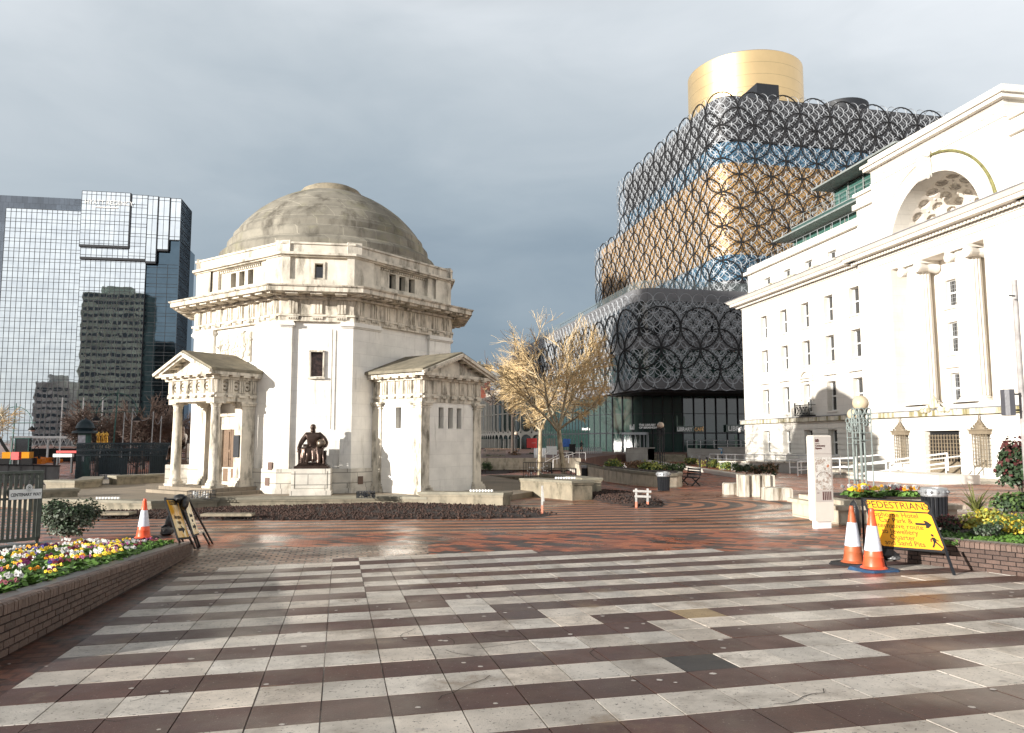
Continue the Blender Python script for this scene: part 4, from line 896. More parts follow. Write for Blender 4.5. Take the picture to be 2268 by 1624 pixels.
# concentric bands round the tip of the planting bed: two centres give the teardrop
rc = gr(1432, 1118)
def dist(cx, cy, kx, ky, rot):
    c, s = math.cos(rot), math.sin(rot); dx, dy = mth(nt,'SUBTRACT',X,cx), mth(nt,'SUBTRACT',Yy,cy)
    u = mth(nt,'MULTIPLY', mth(nt,'ADD', mth(nt,'MULTIPLY',dx,c), mth(nt,'MULTIPLY',dy,s)), kx); v = mth(nt,'MULTIPLY', mth(nt,'SUBTRACT', mth(nt,'MULTIPLY',dy,c), mth(nt,'MULTIPLY',dx,s)), ky)
    return u, v
u, v = dist(rc.x, rc.y, 1, 1, R(-4))
uu = mth(nt, 'MAXIMUM', u, mth(nt,'MULTIPLY', u, .0)); ul = mth(nt,'MULTIPLY', mth(nt,'MINIMUM', u, 0), .06)
rad = mth(nt, 'SQRT', mth(nt,'ADD', mth(nt,'ADD', mth(nt,'MULTIPLY',uu,uu), mth(nt,'MULTIPLY',ul,ul)), mth(nt,'MULTIPLY',v,v)))
rad = mth(nt, 'ADD', rad, mth(nt,'MULTIPLY', noise(.25,1), .35))
sn = mth(nt, 'SINE', mth(nt,'MULTIPLY', rad, 2*math.pi/.85)); bandm = ramp(nt, [(.46,(0,0,0)),(.56,(1,1,1))]); L(mth(nt,'MULTIPLY_ADD', sn, .5, .5), bandm.inputs[0])
bands = mixc(bandm.outputs[0], (.07,.045,.036), (.56,.22,.10))
zone = ramp(nt, [(0,(1,1,1)),(.49,(1,1,1)),(.5,(0,0,0))]); L(mth(nt,'MULTIPLY', rad, 1/18.0), zone.inputs[0])
near = mth(nt,'LESS_THAN', Yy, 21.5)
zf = mth(nt,'MULTIPLY', zone.outputs[0], mth(nt,'GREATER_THAN', Yy, 16.4))
cob = N(nt, 'ShaderNodeTexBrick', i_Scale=1.0, offset=.5); L(mpb.outputs[0], cob.inputs['Vector']); cob.inputs['Brick Width'].default_value = .225; cob.inputs['Row Height'].default_value = .19; cob.inputs['Mortar Size'].default_value = .022; cob.inputs['Mortar Smooth'].default_value = .3
cob.inputs['Color1'].default_value = (.20,.11,.075,1); cob.inputs['Color2'].default_value = (.42,.31,.23,1); cob.inputs['Mortar'].default_value = (.02,.015,.012,1)
cz = mth(nt,'MULTIPLY', mth(nt,'LESS_THAN', Yy, 16.3), mth(nt,'LESS_THAN', mth(nt,'MULTIPLY_ADD', Yy, .12, X), .2)); cz = mth(nt,'MULTIPLY', cz, mth(nt,'GREATER_THAN', Yy, 11.5))
col = mixc(cz, mixc(zf, field, bands), cob.outputs[0]); col = mixc(mth(nt,'MULTIPLY_ADD', cz, -.8, .8), col, bt.outputs[0], 'MULTIPLY')
wet = noise(.45, 5, .6); col = mixc(mth(nt,'MULTIPLY', wet, .22), col, (.09,.065,.05))
col = mixc(mth(nt,'MULTIPLY', mth(nt,'LESS_THAN', Yy, 12.9), .86), col, mixc(1.0, (.10,.06,.05), cob.outputs[0], 'OVERLAY')); L(col, B.inputs['Base Color'])
rr = ramp(nt, [(.38,(.22,)*3),(.62,(.62,)*3)]); L(wet, rr.inputs[0]); L(rr.outputs[0], B.inputs['Roughness'])
bp = N(nt,'ShaderNodeBump', i_Strength=.5, i_Distance=.008, invert=True); L(bt.outputs[1], bp.inputs['Height']); bp2 = N(nt,'ShaderNodeBump', i_Strength=.35, i_Distance=.02); L(noise(7,4), bp2.inputs['Height']); L(bp.outputs[0], bp2.inputs['Normal']); L(bp2.outputs[0], B.inputs['Normal'])
tag(gm.build('ground', gmat), kind='structure')
# ------------------------------------------------------------ slabs in the foreground
SY = .2198; sx0, sy0, SW, SD = -1.973, 5.377, .4711, .4917
def sw(c, r): X_, Y_ = sx0 + c*SW, sy0 + r*SD; return (math.cos(SY)*X_ - math.sin(SY)*Y_, math.sin(SY)*X_ + math.cos(SY)*Y_)
def far_edge(px): 
    P_ = [(-400,1330),(413,1270),(560,1256),(740,1243),(900,1232),(1040,1226),(1300,1221),(1850,1219),(2300,1225),(4000,1240)]
    for (a, b), (c, d) in zip(P_, P_[1:]):
        if a <= px <= c: return b + (d-b)*(px-a)/(c-a)
    return 1240
Lb = (sw(-4.0, 1.0), )
random.seed(11); sl = MB()
EDGE = sw(-.95, 2.9), sw(3.45-3.45+.05, 17)
for c in range(-14, 62):
    for r in range(-12, 26):
        x, y = sw(c+.5, r+.5)
        if y < .6: continue
        px, py = pix((x, y, gz(x, y)))
        if py < far_edge(px): continue
        # left margin of the slabs runs parallel to the brick wall
        if c < -.9 + 0*r and c < -1: pass
        inv = c >= 5 and r >= 15 - c; w_ = (r % 2 == 1) ^ inv
        if (c, r) in ((10, 1),): colr = (.035,.033,.032)
        elif w_: k = random.uniform(.78, 1.08); q_ = random.uniform(-.03,.03); colr = (.70*k*(1+q_), .635*k, .555*k*(1-q_))
        else: k = random.uniform(.8, 1.15); colr = (.105*k, .052*k*random.uniform(.95,1.05), .040*k)
        if (c, r) in ((12,5),): colr = (.40,.29,.16)
        if c < -1: continue
        g = .005; dz = random.uniform(-.0015, .0015) + .012; tx = random.uniform(-.001,.001)
        pts = [sw(c + a_, r + b_) for a_, b_ in ((g/SW, g/SD), (1-g/SW, g/SD), (1-g/SW, 1-g/SD), (g/SW, 1-g/SD))]; sl.cc = colr
        q = [(p[0], p[1], gz(*p)+dz+(tx if i in (0,3) else -tx)) for i, p in enumerate(pts)]; lo = [(p[0], p[1], gz(*p)-.02) for p in pts]
        sl.add(q + lo, [(0,1,2,3),(0,4,5,1),(1,5,6,2),(2,6,7,3),(3,7,4,0)])
smat = mat('slab_concrete', (1,1,1), .55, .34, 3.2, .18, 90, attr=True, coord='Object', stain_glare=[((.045,.034,.028), 34, .585, .66, 1), ((.13,.10,.075), 2.2, .50, .82, 1), ((.28,.19,.11), 1.1, .60, .85, 1), ((.36,.31,.27), 45, .64, .69, 1)])
nt2 = smat.node_tree; rn = N(nt2,'ShaderNodeTexNoise', i_Scale=.6, i_Detail=5.0); tcx = N(nt2,'ShaderNodeTexCoord'); nt2.links.new(tcx.outputs['Object'], rn.inputs['Vector']); rr2 = ramp(nt2, [(.4,(.34,)*3),(.6,(.68,)*3)]); nt2.links.new(rn.outputs[0], rr2.inputs[0]); nt2.links.new(rr2.outputs[0], nt2.nodes['Principled BSDF'].inputs['Roughness'])
tag(sl.build('slab_paving', smat), kind='structure')
crk = MB(); random.seed(31)
for _ in range(26):
    c0, r0 = random.uniform(0, 22), random.uniform(-1, 14); a = random.uniform(0, 6.3); P_ = [sw(c0, r0)]
    for k in range(random.randint(3, 8)): a += random.gauss(0, .5); c0 += .22*math.cos(a); r0 += .22*math.sin(a); P_.append(sw(c0, r0))
    for p, q in zip(P_, P_[1:]):
        d = Vector((q[0]-p[0], q[1]-p[1])).normalized()*.0035; crk.add([(p[0]-d.y,p[1]+d.x,gz(*p)+.0158),(p[0]+d.y,p[1]-d.x,gz(*p)+.0158),(q[0]+d.y,q[1]-d.x,gz(*q)+.0158),(q[0]-d.y,q[1]+d.x,gz(*q)+.0158)], [(0,1,2,3)])
tag(crk.build('slab_cracks', mat('crack_dirt', (.03,.024,.02), .9)), kind='stuff', label='fine dark cracks across the worn slabs')
gum = MB(); random.seed(3)
for _ in range(330):
    x, y = sw(random.uniform(-2, 24), random.uniform(-2, 17)); 
    if not far_edge(pix((x,y,gz(x,y)))[0]) < pix((x,y,gz(x,y)))[1]: continue
    s = random.uniform(.012,.026); z = gz(x,y)+.0155; gum.add([(x+s*(1+.3*random.random())*math.cos(a), y+s*math.sin(a), z) for a in [k*math.pi/4+random.uniform(-.2,.2) for k in range(8)]], [tuple(range(8))])
tag(gum.build('chewing_gum', mat('gum', (.5,.46,.42), .7)), kind='stuff', label='pale flattened chewing gum spots on the slabs')
# strip of dark paviours beside the left wall
sm = MB(); 
# ------------------------------------------------------------ upper terrace before the library
tz = -.12; TP = [(-10,74),(2.4,72.5),(6.4,72),(9.3,84),(13,96),(16.5,101),(60,101),(60,260),(-40,300)]
t = MB(); t.prism(TP, -2, tz); tm = mat('terrace_paving', (.17,.09,.065), .6, .25, .6, .2, 9, brick=(.45,.22,.008,.5,.25,'xy')); tag(t.build('terrace', tm), kind='structure')
cw = MB(); cw.bar((-10,73.9,tz-.45),(2.4,72.4,tz-.45),.3,1.1); cw.bar((2.4,72.4,tz-.42),(6.4,71.9,tz-.42),.35,1.1)
tag(cw.build('retaining_wall', M['conc']), 'pale low retaining wall behind the sunlit tree trunks', 'wall')
rw = thing('retaining_wall', 'grey panelled retaining wall with a railing below the library cafe', 'wall', (0,0,0))
b = MB(); p0, p1 = gr(1594, 1022), gr(1660, 1024); yW = 100.2
xa, xb = ray(1594, 1000)[0]*yW, 40.0; b.box(xa, xb, yW, yW+.5, -1.2, .62); b.box(xa-.1, xb, yW-.08, yW+.6, .62, .76)
xd, xe = ray(1523,1000)[0]*yW, ray(1594,1000)[0]*yW; b.add([(xd,yW-.5,-1.2),(xe,yW-.5,-1.2),(xe,yW-.5,.45),(xd,yW-.5,.62),(xd,yW+.3,-1.2),(xe,yW+.3,-1.2),(xe,yW+.3,.45),(xd,yW+.3,.62)], [(0,1,2,3),(1,5,6,2),(5,4,7,6),(4,0,3,7),(3,2,6,7)])
xf, xg = ray(1387,1000)[0]*96, ray(1449,1000)[0]*96; b.box(xf, xg, 96, 96.6, -1.2, .62); b.box(xf-.1,xg+.1,95.9,96.7,.62,.74); b.box(xg-.8,xg,96,101,-1.2,.6)
b.build('wall', M['gconc'], rw)
b = MB()
for k in range(17): x = xd + k*1.75; b.tube([(x,yW+.2,.6),(x,yW+.2,1.62)], .03, 5)
for z_ in (1.62, 1.1): b.tube([(xd,yW+.2,z_),(xb,yW+.2,z_)], .035, 5)
b.build('railing', M['steel'], rw)
b = MB(); sg = at(1720-1,1005,100.1); b.box(ray(1712-0,1000)[0]*100.1, ray(1721,1000)[0]*100.1, 100.1, 100.16, -.1, 1.0) if False else b.box(ray(1591+119,1000)[0]*0+30.2, 30.9, 100.1, 100.16, -.75, .35)
steps = MB()
for k in range(5): steps.box(ray(1449,1000)[0]*97, ray(1523,1000)[0]*97, 96.2+k*.5, 101, -1.2, -1.0+k*.2)
tag(steps.build('steps', M['ledge']), 'dark stone steps up to the library between pale walls', 'steps')
bs = thing('notice_sign', 'small blue and white square notice on the grey wall', 'sign', (0,0,0)); a0, a1 = ray(1712,1000)[0]*100.1, ray(1727,1000)[0]*100.1
a0, a1 = ray(1711.5,1000)[0]*100.1, ray(1727.5,1000)[0]*100.1
a0, a1 = ray(1417.9+1112*.1563,1000)[0]*100.1, ray(1417.9+1165*.1563,1000)[0]*100.1
b = MB(); b.box(a0, a1, 100.12, 100.17, -.12, .6); b.build('plate', mat('sign_blue', (.03,.25,.5), .4), bs); b = MB(); b.box(a0+.08, a1-.08, 100.1, 100.13, .2, .52); b.build('symbol_panel', M['white'], bs)
b = MB(); b.box(a0+.15, a1-.15, 100.085, 100.11, .3, .36); b.box(a0+.2, a1-.2, 100.085, 100.11, .38, .44); b.build('symbol', bpy.data.materials['sign_blue'], bs)
# ------------------------------------------------------------ hall platform, ledges and low walls
def lowwall(name, label, pts, h, w, top=M['ledged'], body=M['ledge'], group=None, base=None, ov=.07, close=False):
    o = thing(name, label, 'wall', (pts[0][0], pts[0][1], 0), 0, group); b = MB(); t_ = MB(); ox, oy = pts[0][0], pts[0][1]; n = len(pts)
    for m_, hw, z0, z1 in ((b, w/2, -.4, h-.16), (b, w/2+ov*.6, h-.16, h-.09), (t_, w/2+ov, h-.09, h)):
        L_, R_ = [], []
        for i, p in enumerate(pts):
            a = pts[max(i-1,0)]; c = pts[min(i+1,n-1)]; d = Vector((c[0]-a[0], c[1]-a[1])).normalized(); nn = Vector((-d.y, d.x))
            k = 1.0
            if 0 < i < n-1:
                d1 = Vector((p[0]-a[0], p[1]-a[1])).normalized(); k = 1/max(.5, nn.dot(Vector((-d1.y, d1.x))))
            zb = base if base is not None else gz(p[0], p[1]); e_ = (hw-w/2)
            ex = d*(-e_ if i == 0 else e_ if i == n-1 else 0)
            L_.append((p[0]+nn.x*hw*k-ox+ex.x, p[1]+nn.y*hw*k-oy+ex.y, zb)); R_.append((p[0]-nn.x*hw*k-ox+ex.x, p[1]-nn.y*hw*k-oy+ex.y, zb))
        for i in range(n-1):
            q = [L_[i], L_[i+1], R_[i+1], R_[i]]; m_.add([(x,y,z+z0) for x,y,z in q] + [(x,y,z+z1) for x,y,z in q], [(4,7,6,5),(0,4,5,1),(3,2,6,7)] + ([(0,3,7,4)] if i == 0 else []) + ([(1,5,6,2)] if i == n-2 else []))
    b.build('wall', body, o); t_.build('coping', top, o); return o
def P2(px, py, dz=0): p = gr(px, py, dz); return (p.x, p.y)
pf = MB(); PL = [HF.w(x, y) for x, y in [(-13,-4),(-9.3,-6.9),(-5.2,-8.6),(-3.4,-7.35),(3.2,-7.5),(4.6,-8.3),(7.6,-8.0),(9.2,-5.5),(10.5,0),(9,9),(0,12),(-12,9),(-14,0)]]
pf.prism(PL, -1.4, -.5); tag(pf.build('forecourt', M['plat']), kind='structure')
G1 = 'low moulded stone ledges around the hall'
FW = lambda pts: [HF.w(*p) for p in pts]
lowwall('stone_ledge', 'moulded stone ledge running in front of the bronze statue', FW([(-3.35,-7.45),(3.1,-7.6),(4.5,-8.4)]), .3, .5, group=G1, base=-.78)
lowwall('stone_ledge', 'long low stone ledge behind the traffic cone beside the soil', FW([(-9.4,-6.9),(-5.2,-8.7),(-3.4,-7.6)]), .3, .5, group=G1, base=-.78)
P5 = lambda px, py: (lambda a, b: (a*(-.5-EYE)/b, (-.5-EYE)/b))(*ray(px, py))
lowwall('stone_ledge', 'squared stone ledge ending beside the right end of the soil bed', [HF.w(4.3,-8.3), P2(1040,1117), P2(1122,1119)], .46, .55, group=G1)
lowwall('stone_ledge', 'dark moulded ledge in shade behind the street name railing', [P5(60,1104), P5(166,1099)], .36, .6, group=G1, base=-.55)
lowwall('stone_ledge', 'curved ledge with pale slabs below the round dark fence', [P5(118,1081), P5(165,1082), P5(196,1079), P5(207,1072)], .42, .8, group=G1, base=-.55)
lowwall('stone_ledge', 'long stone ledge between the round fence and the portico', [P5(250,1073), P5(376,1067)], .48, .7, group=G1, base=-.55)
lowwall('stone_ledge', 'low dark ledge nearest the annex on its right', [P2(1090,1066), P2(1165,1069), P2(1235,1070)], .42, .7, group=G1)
lowwall('stone_bench', 'pale free standing stone block bench beside the small soil bed', [P2(1172,1097), P2(1290,1108)], .75, .9, group='stone bench blocks')
lowwall('stone_bench', 'darker stone block bench behind the pale one', [P2(1215,1082), P2(1312,1098)], .75, .8, group='stone bench blocks')
# soil beds (dug earth)
def bed(pts, label, seed, h=.22, n=900, cl=(.03,.09), drop=.0):
    random.seed(seed); b = MB(); cx = sum(p[0] for p in pts)/len(pts); cy = sum(p[1] for p in pts)/len(pts); rings = 9; V = []; n_ = len(pts)
    for r in range(rings+1):
        f = 1 - r/rings
        for p in pts: x, y = cx+(p[0]-cx)*f, cy+(p[1]-cy)*f; V.append((x, y, gz(x,y)+.015 + (h*min(1,(1-f)*5))*(.75+.5*random.random()) if r else gz(x,y)-.02))
    b.add(V, [(r*n_+i, r*n_+(i+1)%n_, (r+1)*n_+(i+1)%n_, (r+1)*n_+i) for r in range(rings) for i in range(n_)]); b.cm = 1
    for _ in range(n):
        i = random.randrange(n_); f = math.sqrt(random.random())*.97; t_ = random.random(); p, q = pts[i], pts[(i+1)%n_]; x = cx+((p[0]*(1-t_)+q[0]*t_)-cx)*f; y = cy+((p[1]*(1-t_)+q[1]*t_)-cy)*f
        s = random.uniform(*cl); z = gz(x,y)+.01+h*min(1,(1-f)*5)+.02; V = [(x+s*random.uniform(.6,1.2)*dx, y+s*random.uniform(.6,1.2)*dy, z+s*random.uniform(.5,1)*dz) for dx,dy,dz in ((1,0,0),(-1,0,0),(0,1,0),(0,-1,0),(0,0,1),(0,0,-1))]
        b.add(V, [(0,2,4),(2,1,4),(1,3,4),(3,0,4),(2,0,5),(1,2,5),(3,1,5),(0,3,5)])
    return tag(b.build('soil_bed', [M['soil'], M['soil2']]), label=label, kind='stuff')
def dense(pts, st=1.0):
    o = []
    for p, q in zip(pts, pts[1:]+pts[:1]):
        n = max(1, int(math.hypot(p[0]-q[0], p[1]-q[1])/st)); o += [(p[0]+(q[0]-p[0])*k/n, p[1]+(q[1]-p[1])*k/n) for k in range(n)]
    return o
bed(dense([P2(215,1150),P2(420,1152),P2(640,1154),P2(900,1152),P2(1100,1150),P2(1220,1147),P2(1258,1141),P2(1200,1128),P2(1130,1121),HF.w(4.6,-8.6),HF.w(3.2,-7.75),HF.w(-3.3,-7.65),HF.w(-5.3,-9),HF.w(-9.4,-7.1)], .6), 'long bed of freshly dug dark earth below the hall', 5, .04, 5200, (.02,.06))
bed(dense([P2(1290,1101),P2(1340,1114),P2(1400,1123),P2(1440,1127),P2(1468,1124),P2(1475,1117),P2(1440,1104),P2(1380,1094),P2(1330,1090)], .4), 'small pointed bed of dark earth with a white stake frame', 6, .14, 1100, (.02,.06))
for k, (px, py, l, w_, rz, lab) in enumerate(((240,1138,1.5,.6,4,'flat pale slab lying in the dug earth behind the cone'),(505,1141,1.5,.4,2,'long flat slab lying in the earth past the yellow boards'))):
    p = gr(px, py, .16); b = MB(); b.box(-l/2,l/2,-w_/2,w_/2,-.02,.05); b.box(-l/2+.05,l/2-.05,-w_/2+.05,w_/2-.05,.05,.058); o = b.build('loose_slab', M['ledge']); o.location = p; o.rotation_euler = (0,0,R(rz)); tag(o, lab, 'slab', 'loose slabs on the earth')
# timber stakes
STK = mat('weathered_white', (.42,.41,.39), .8, .2, 6, .2)
def stake(px, py, h, label, frame=None, z=0):
    p = gr(px, py); o = thing('stake_pair' if frame else 'timber_stake', label, 'post', tuple(p), 0)
    for i, x in enumerate((0, frame) if frame else (0,)):
        b = MB(); b.bar((x,0,0),(x+.01,0,h),.06,.06); b.build('post', STK, o); b = MB(); b.bar((x,0,0),(x+.004,0,h*.3),.064,.064); b.build('painted_foot', mat('pink_paint', (.7,.25,.16), .6) if 'pink_paint' not in bpy.data.materials else bpy.data.materials['pink_paint'], o)
    if frame:
        b = MB(); b.bar((-.1,-.05,h*.88),(frame+.12,-.05,h*.84),.04,.07); b.bar((-.05,-.05,h*.6),(frame+.1,-.05,h*.57),.04,.07); b.build('crossbar', STK, o)
    else: b = MB(); b.bar((.0,-.06,h*.97),(.05,-.05,h*.45),.05,.1); b.build('loose_board', STK, o)
stake(1200.5, 1138, .85, 'single white stake with pink foot standing at the soil edge')
stake(1409, 1124, .62, 'pair of white stakes joined by crossbars in the small soil bed', .38)
# ------------------------------------------------------------ right hand planters, walls, kerbs
def planter(label, pts, h, wl=None, group='stone planters on the square', dz=0):
    o = thing('stone_planter', label, 'planter', (0,0,0), 0, group); z = min(gz(*p) for p in pts); b = MB(); b.prism(pts, z-.3, z+h-.12)
    cx = sum(p[0] for p in pts)/len(pts); cy = sum(p[1] for p in pts)/len(pts)
    def off(k): 
        r = []
        for p in pts: d = Vector((p[0]-cx, p[1]-cy)); d = d.normalized()*k; r.append((p[0]+d.x, p[1]+d.y))
        return r
    b.prism(off(.04), z+h*.28, z+h*.33); b.build('wall', M['conc'], o); c = MB(); c.prism(off(.07), z+h-.12, z+h); c.prism(off(.03), z+h-.18, z+h-.12); c.build('coping', M['ledged'], o)
    s = MB(); s.prism(off(-.35), z+h, z+h+.02); s.build('earth', M['soil'], o); return o, z+h
def arcpts(c, r, a0, a1, n=9, ky=1): return [(c[0]+r*math.cos(R(a0+(a1-a0)*k/n)), c[1]+ky*r*math.sin(R(a0+(a1-a0)*k/n))) for k in range(n+1)]
A1, B1, C1 = gr(1362, 1070), gr(1500, 1081), gr(1310, 1052)
cc = (B1.x-1.6, B1.y+2.4); _f = [P2(1339,1066.5), P2(1400,1075), P2(1477,1082), P2(1500,1081), P2(1511,1078)]; poly = _f + [(_f[-1][0]+.25,_f[-1][1]+1.2),(_f[-1][0]+.1,_f[-1][1]+2.4),(_f[2][0],_f[2][1]+4.2),(_f[0][0]+.3,_f[0][1]+3.2)]
_, zp1 = planter('rounded stone planter with green shrubs and a lamp behind', poly, .92)
_, zp2 = planter('squared pale stone planter behind a litter bin', [P2(1284,1055),P2(1337,1064.5),(P2(1337,1064.5)[0],P2(1337,1064.5)[1]+6),(P2(1284,1055)[0],P2(1284,1055)[1]+4)], 1.05)
# white kerb with shrub strip
kp = [P2(1417,1020), P2(1512,1037), P2(1640,1059)]; lowwall('kerb', 'sunlit pale kerb along the strip of low shrubs', kp, .25, .45, top=M['cream'], body=M['cream'])
kp2 = [P2(1222,1034), P2(1262,1042), P2(1312,1056)]; lowwall('kerb', 'short pale kerb beside the trunk of the sunlit tree', kp2, .2, .35, top=M['cream'], body=M['cream'])
# flower planter behind the yellow sign (stepped stone)
pc = gr(1960, 1160); o = thing('stone_planter', 'stepped pale stone planter full of spring flowers behind the yellow board', 'planter', tuple(pc), 5, 'stone planters on the square')
b = MB(); b.box(-1.15,1.9,0,2.6,-.3,.34); b.box(-1.25,2.05,-.12,2.7,.34,.44); b.box(-1.0,1.75,.2,2.5,.44,.55); b.build('wall', M['conc'], o); s = MB(); s.box(-.6,1.5,.5,2.3,.55,.6); s.build('earth', M['soil'], o)
# brick planters, left and right
brk = mat('dark_brick', (.17,.105,.085), .75, .15, 3, .3, 30); mort = mat('dark_mortar', (.012,.01,.01), .9, .1, 3, 0); brt = mat('wet_coping', (.11,.085,.07), .35, .3, 3, .2, 20)
def brickwall(label, p, q, h, w, rows, seed, ret=None, side=1):
    """run of real bricks from p to q (xy), coping of bricks on edge"""
    random.seed(seed); o = thing('brick_planter', label, 'planter', (p[0], p[1], 0), math.degrees(math.atan2(q[1]-p[1], q[0]-p[0])))
    l = math.hypot(q[0]-p[0], q[1]-p[1]); f = Fr(p, math.degrees(math.atan2(q[1]-p[1], q[0]-p[0]))); z = lambda x, y=0: gz(*f.w(x, y)); k = MB(); m = MB(); c = MB()
    z_a, z_b = z(0), z(l); zz = lambda x: z_a + (z_b-z_a)*x/l; ch = .105; bh = (h-ch)/rows
    for r in range(rows):
        x = -(.113 if r % 2 else 0)
        while x < l:
            a, b2 = max(0, x), min(l, x+.225-.011); 
            if b2-a > .03:
                d = random.uniform(0,.003); V = [(a,-d,zz(a)+r*bh+.005),(b2,-d,zz(b2)+r*bh+.005),(b2,.09,zz(b2)+r*bh+.005),(a,.09,zz(a)+r*bh+.005)]; V += [(a_,b_,c_+bh-.011) for a_,b_,c_ in V]; k.cc = tuple(random.uniform(.75,1.15)*v for v in (.135,.09,.075))
                k.add(V, [(0,3,2,1),(4,5,6,7),(0,1,5,4),(1,2,6,5),(2,3,7,6),(3,0,4,7)])
            x += .225
    n = int(l/.075)
    for i in range(n):
        a, b2 = i*l/n, (i+1)*l/n-.009; d = random.uniform(-.002,.003); k.cc = tuple(random.uniform(.8,1.15)*v for v in (.20,.135,.105)); V = [(a,-.012-d,zz(a)+h-ch+.004),(b2,-.012-d,zz(a)+h-ch+.004),(b2,.205,zz(a)+h-ch+.004),(a,.205,zz(a)+h-ch+.004)]; V += [(v[0],v[1]+(.02 if v[1]<0 else 0),v[2]+ch-(.022 if v[1] < 0 else .002)) for v in V]; V2 = [(a,.04,zz(a)+h),(b2,.04,zz(a)+h)]
        k.add(V+V2, [(0,3,2,1),(0,1,5,4),(4,5,9,8),(8,9,6,7),(1,2,6,9,5),(0,4,8,7,3),(2,3,7,6)])
    m.add([(0,.012,zz(0)-.1),(l,.012,zz(l)-.1),(l,.2,zz(l)-.1),(0,.2,zz(0)-.1),(0,.012,zz(0)+h-.02),(l,.012,zz(l)+h-.02),(l,.2,zz(l)+h-.02),(0,.2,zz(0)+h-.02)], [(0,3,2,1),(4,5,6,7),(0,1,5,4),(1,2,6,5),(2,3,7,6),(3,0,4,7)])
    if ret:
        for xx in (0, l):
            m.box(min(xx, xx-.0), xx+.002, .0, .2, zz(xx)-.1, zz(xx)+h-.02)
    k.build('brickwork', BRK, o); m.build('mortar_core', mort, o); return o, f, zz, l
BRK = mat('brick_faces', (1,1,1), .6, .3, 6, .4, 40, attr=True)
def gi(px, py, fn):
    a, b = ray(px, py); lo, hi = 1, 300
    for _ in range(45):
        m = (lo+hi)/2
        if EYE + b*m > fn(a*m, m): lo = m
        else: hi = m
    return Vector((a*lo, lo, EYE+b*lo))
# ------------------------------------------------------------ brick planters
def brickwall2(label, p, q, h0_, h1_, rows, seed, w=.2):
    random.seed(seed); ang = math.degrees(math.atan2(q[1]-p[1], q[0]-p[0])); o = thing('brick_planter', label, 'planter', (p[0], p[1], 0), ang); l = math.hypot(q[0]-p[0], q[1]-p[1]); f = Fr(p, ang); za, zb = gz(*p), gz(*q)
    zz = lambda x: za + (zb-za)*x/l; hh = lambda x: h0_ + (h1_-h0_)*x/l; k, m, t_ = MB(), MB(), MB(); cf_ = .24
    def pt(x, y, u): return (x, y, zz(x) + hh(x)*u)      # u: 0..1 of the wall height
    bu = (1-cf_)/rows
    for r in range(rows):
        x = -(.113 if r % 2 else 0)
        while x < l:
            a, b2 = max(0, x), min(l, x+.209)
            if b2-a > .03:
                d = random.uniform(0, .004); u0, u1 = r*bu+bu*.09, (r+1)*bu-bu*.09; s_ = random.uniform(.75,1.15); k.cc = tuple(s_*v for v in (.115,.072,.056))
                V = [pt(a,-d,u0),pt(b2,-d,u0),pt(b2,.08,u0),pt(a,.08,u0),pt(a,-d,u1),pt(b2,-d,u1),pt(b2,.08,u1),pt(a,.08,u1)]; k.add(V, [(0,3,2,1),(4,5,6,7),(0,1,5,4),(1,2,6,5),(2,3,7,6),(3,0,4,7)])
            x += .225
    n = int(l/.078)
    for i in range(n):
        a, b2 = i*l/n, (i+1)*l/n-.011; d = random.uniform(-.003,.004); s_ = random.uniform(.8,1.15); k.cc = tuple(s_*v for v in (.16,.105,.082)); u0 = 1-cf_+.02
        V = []
        for x in (a, b2): V += [pt(x,-.018-d,u0), pt(x,-.018-d,.955), (x, .008-d, zz(x)+hh(x)), (x,.10,zz(x)+hh(x)+.001), pt(x,.10,u0)]
        k.add(V, [(0,5,6,1),(1,6,7,2),(2,7,8,3),(0,1,2,3,4),(5,9,8,7,6)])
    m.add([pt(0,.014,-.3),pt(l,.014,-.3),pt(l,w,-.3),pt(0,w,-.3),pt(0,.014,.97),pt(l,.014,.97),pt(l,w,.97),pt(0,w,.97)], [(0,3,2,1),(4,5,6,7),(0,1,5,4),(1,2,6,5),(2,3,7,6),(3,0,4,7)])
    t_.add([pt(0,.09,.975),pt(l,.09,.975),pt(l,w+.09,.975),pt(0,w+.09,.975)], [(0,1,2,3)])
    for v in range(4): pass
    k.build('brickwork', BRK, o); m.build('mortar_core', mort, o); c = t_.build('coping', brt, o); c.location.z = .012; return f, zz, hh, l
pL0, pL1 = gr(-60, 1494), gr(424, 1230)
fL, zL, hL, lL = brickwall2('long dark brick planter wall below the spring pansies', (pL0.x, pL0.y), (pL1.x, pL1.y), .52, .25, 5, 21)
pR0, pR1 = gr(1930, 1237), gr(2420, 1297)
fR, zR, hR, lR = brickwall2('dark brick planter wall under the yellow shrubs', (pR0.x, pR0.y), (pR1.x, pR1.y), .43, .43, 5, 22)
dd = Vector((pL1.x-pL0.x, pL1.y-pL0.y)); dd.normalize(); nL = Vector((-dd.y, dd.x)); b0z = zL(0)+hL(0)-.03; b1z = zL(lL)+hL(lL)-.02
def bedL(x, y):
    s = (Vector((x-pL0.x, y-pL0.y))).dot(dd)/lL; return b0z + (b1z-b0z)*max(-.5, min(1.3, s))
m = MB(); q0, q1 = Vector((pL0.x, pL0.y)) + nL*.27, Vector((pL1.x, pL1.y)) + nL*.27
q3, q2 = q0 + nL*3.2 - dd*0, q1 + nL*2.6 + dd*.2
m.add([(p.x, p.y, bedL(p.x, p.y)) for p in (q0, q1, q2, q3)] + [(p.x, p.y, -.9) for p in (q0, q1, q2, q3)], [(0,1,2,3),(1,0,4,5),(2,1,5,6),(3,2,6,7)])
tag(m.build('planter_soil', M['soil']), kind='structure')
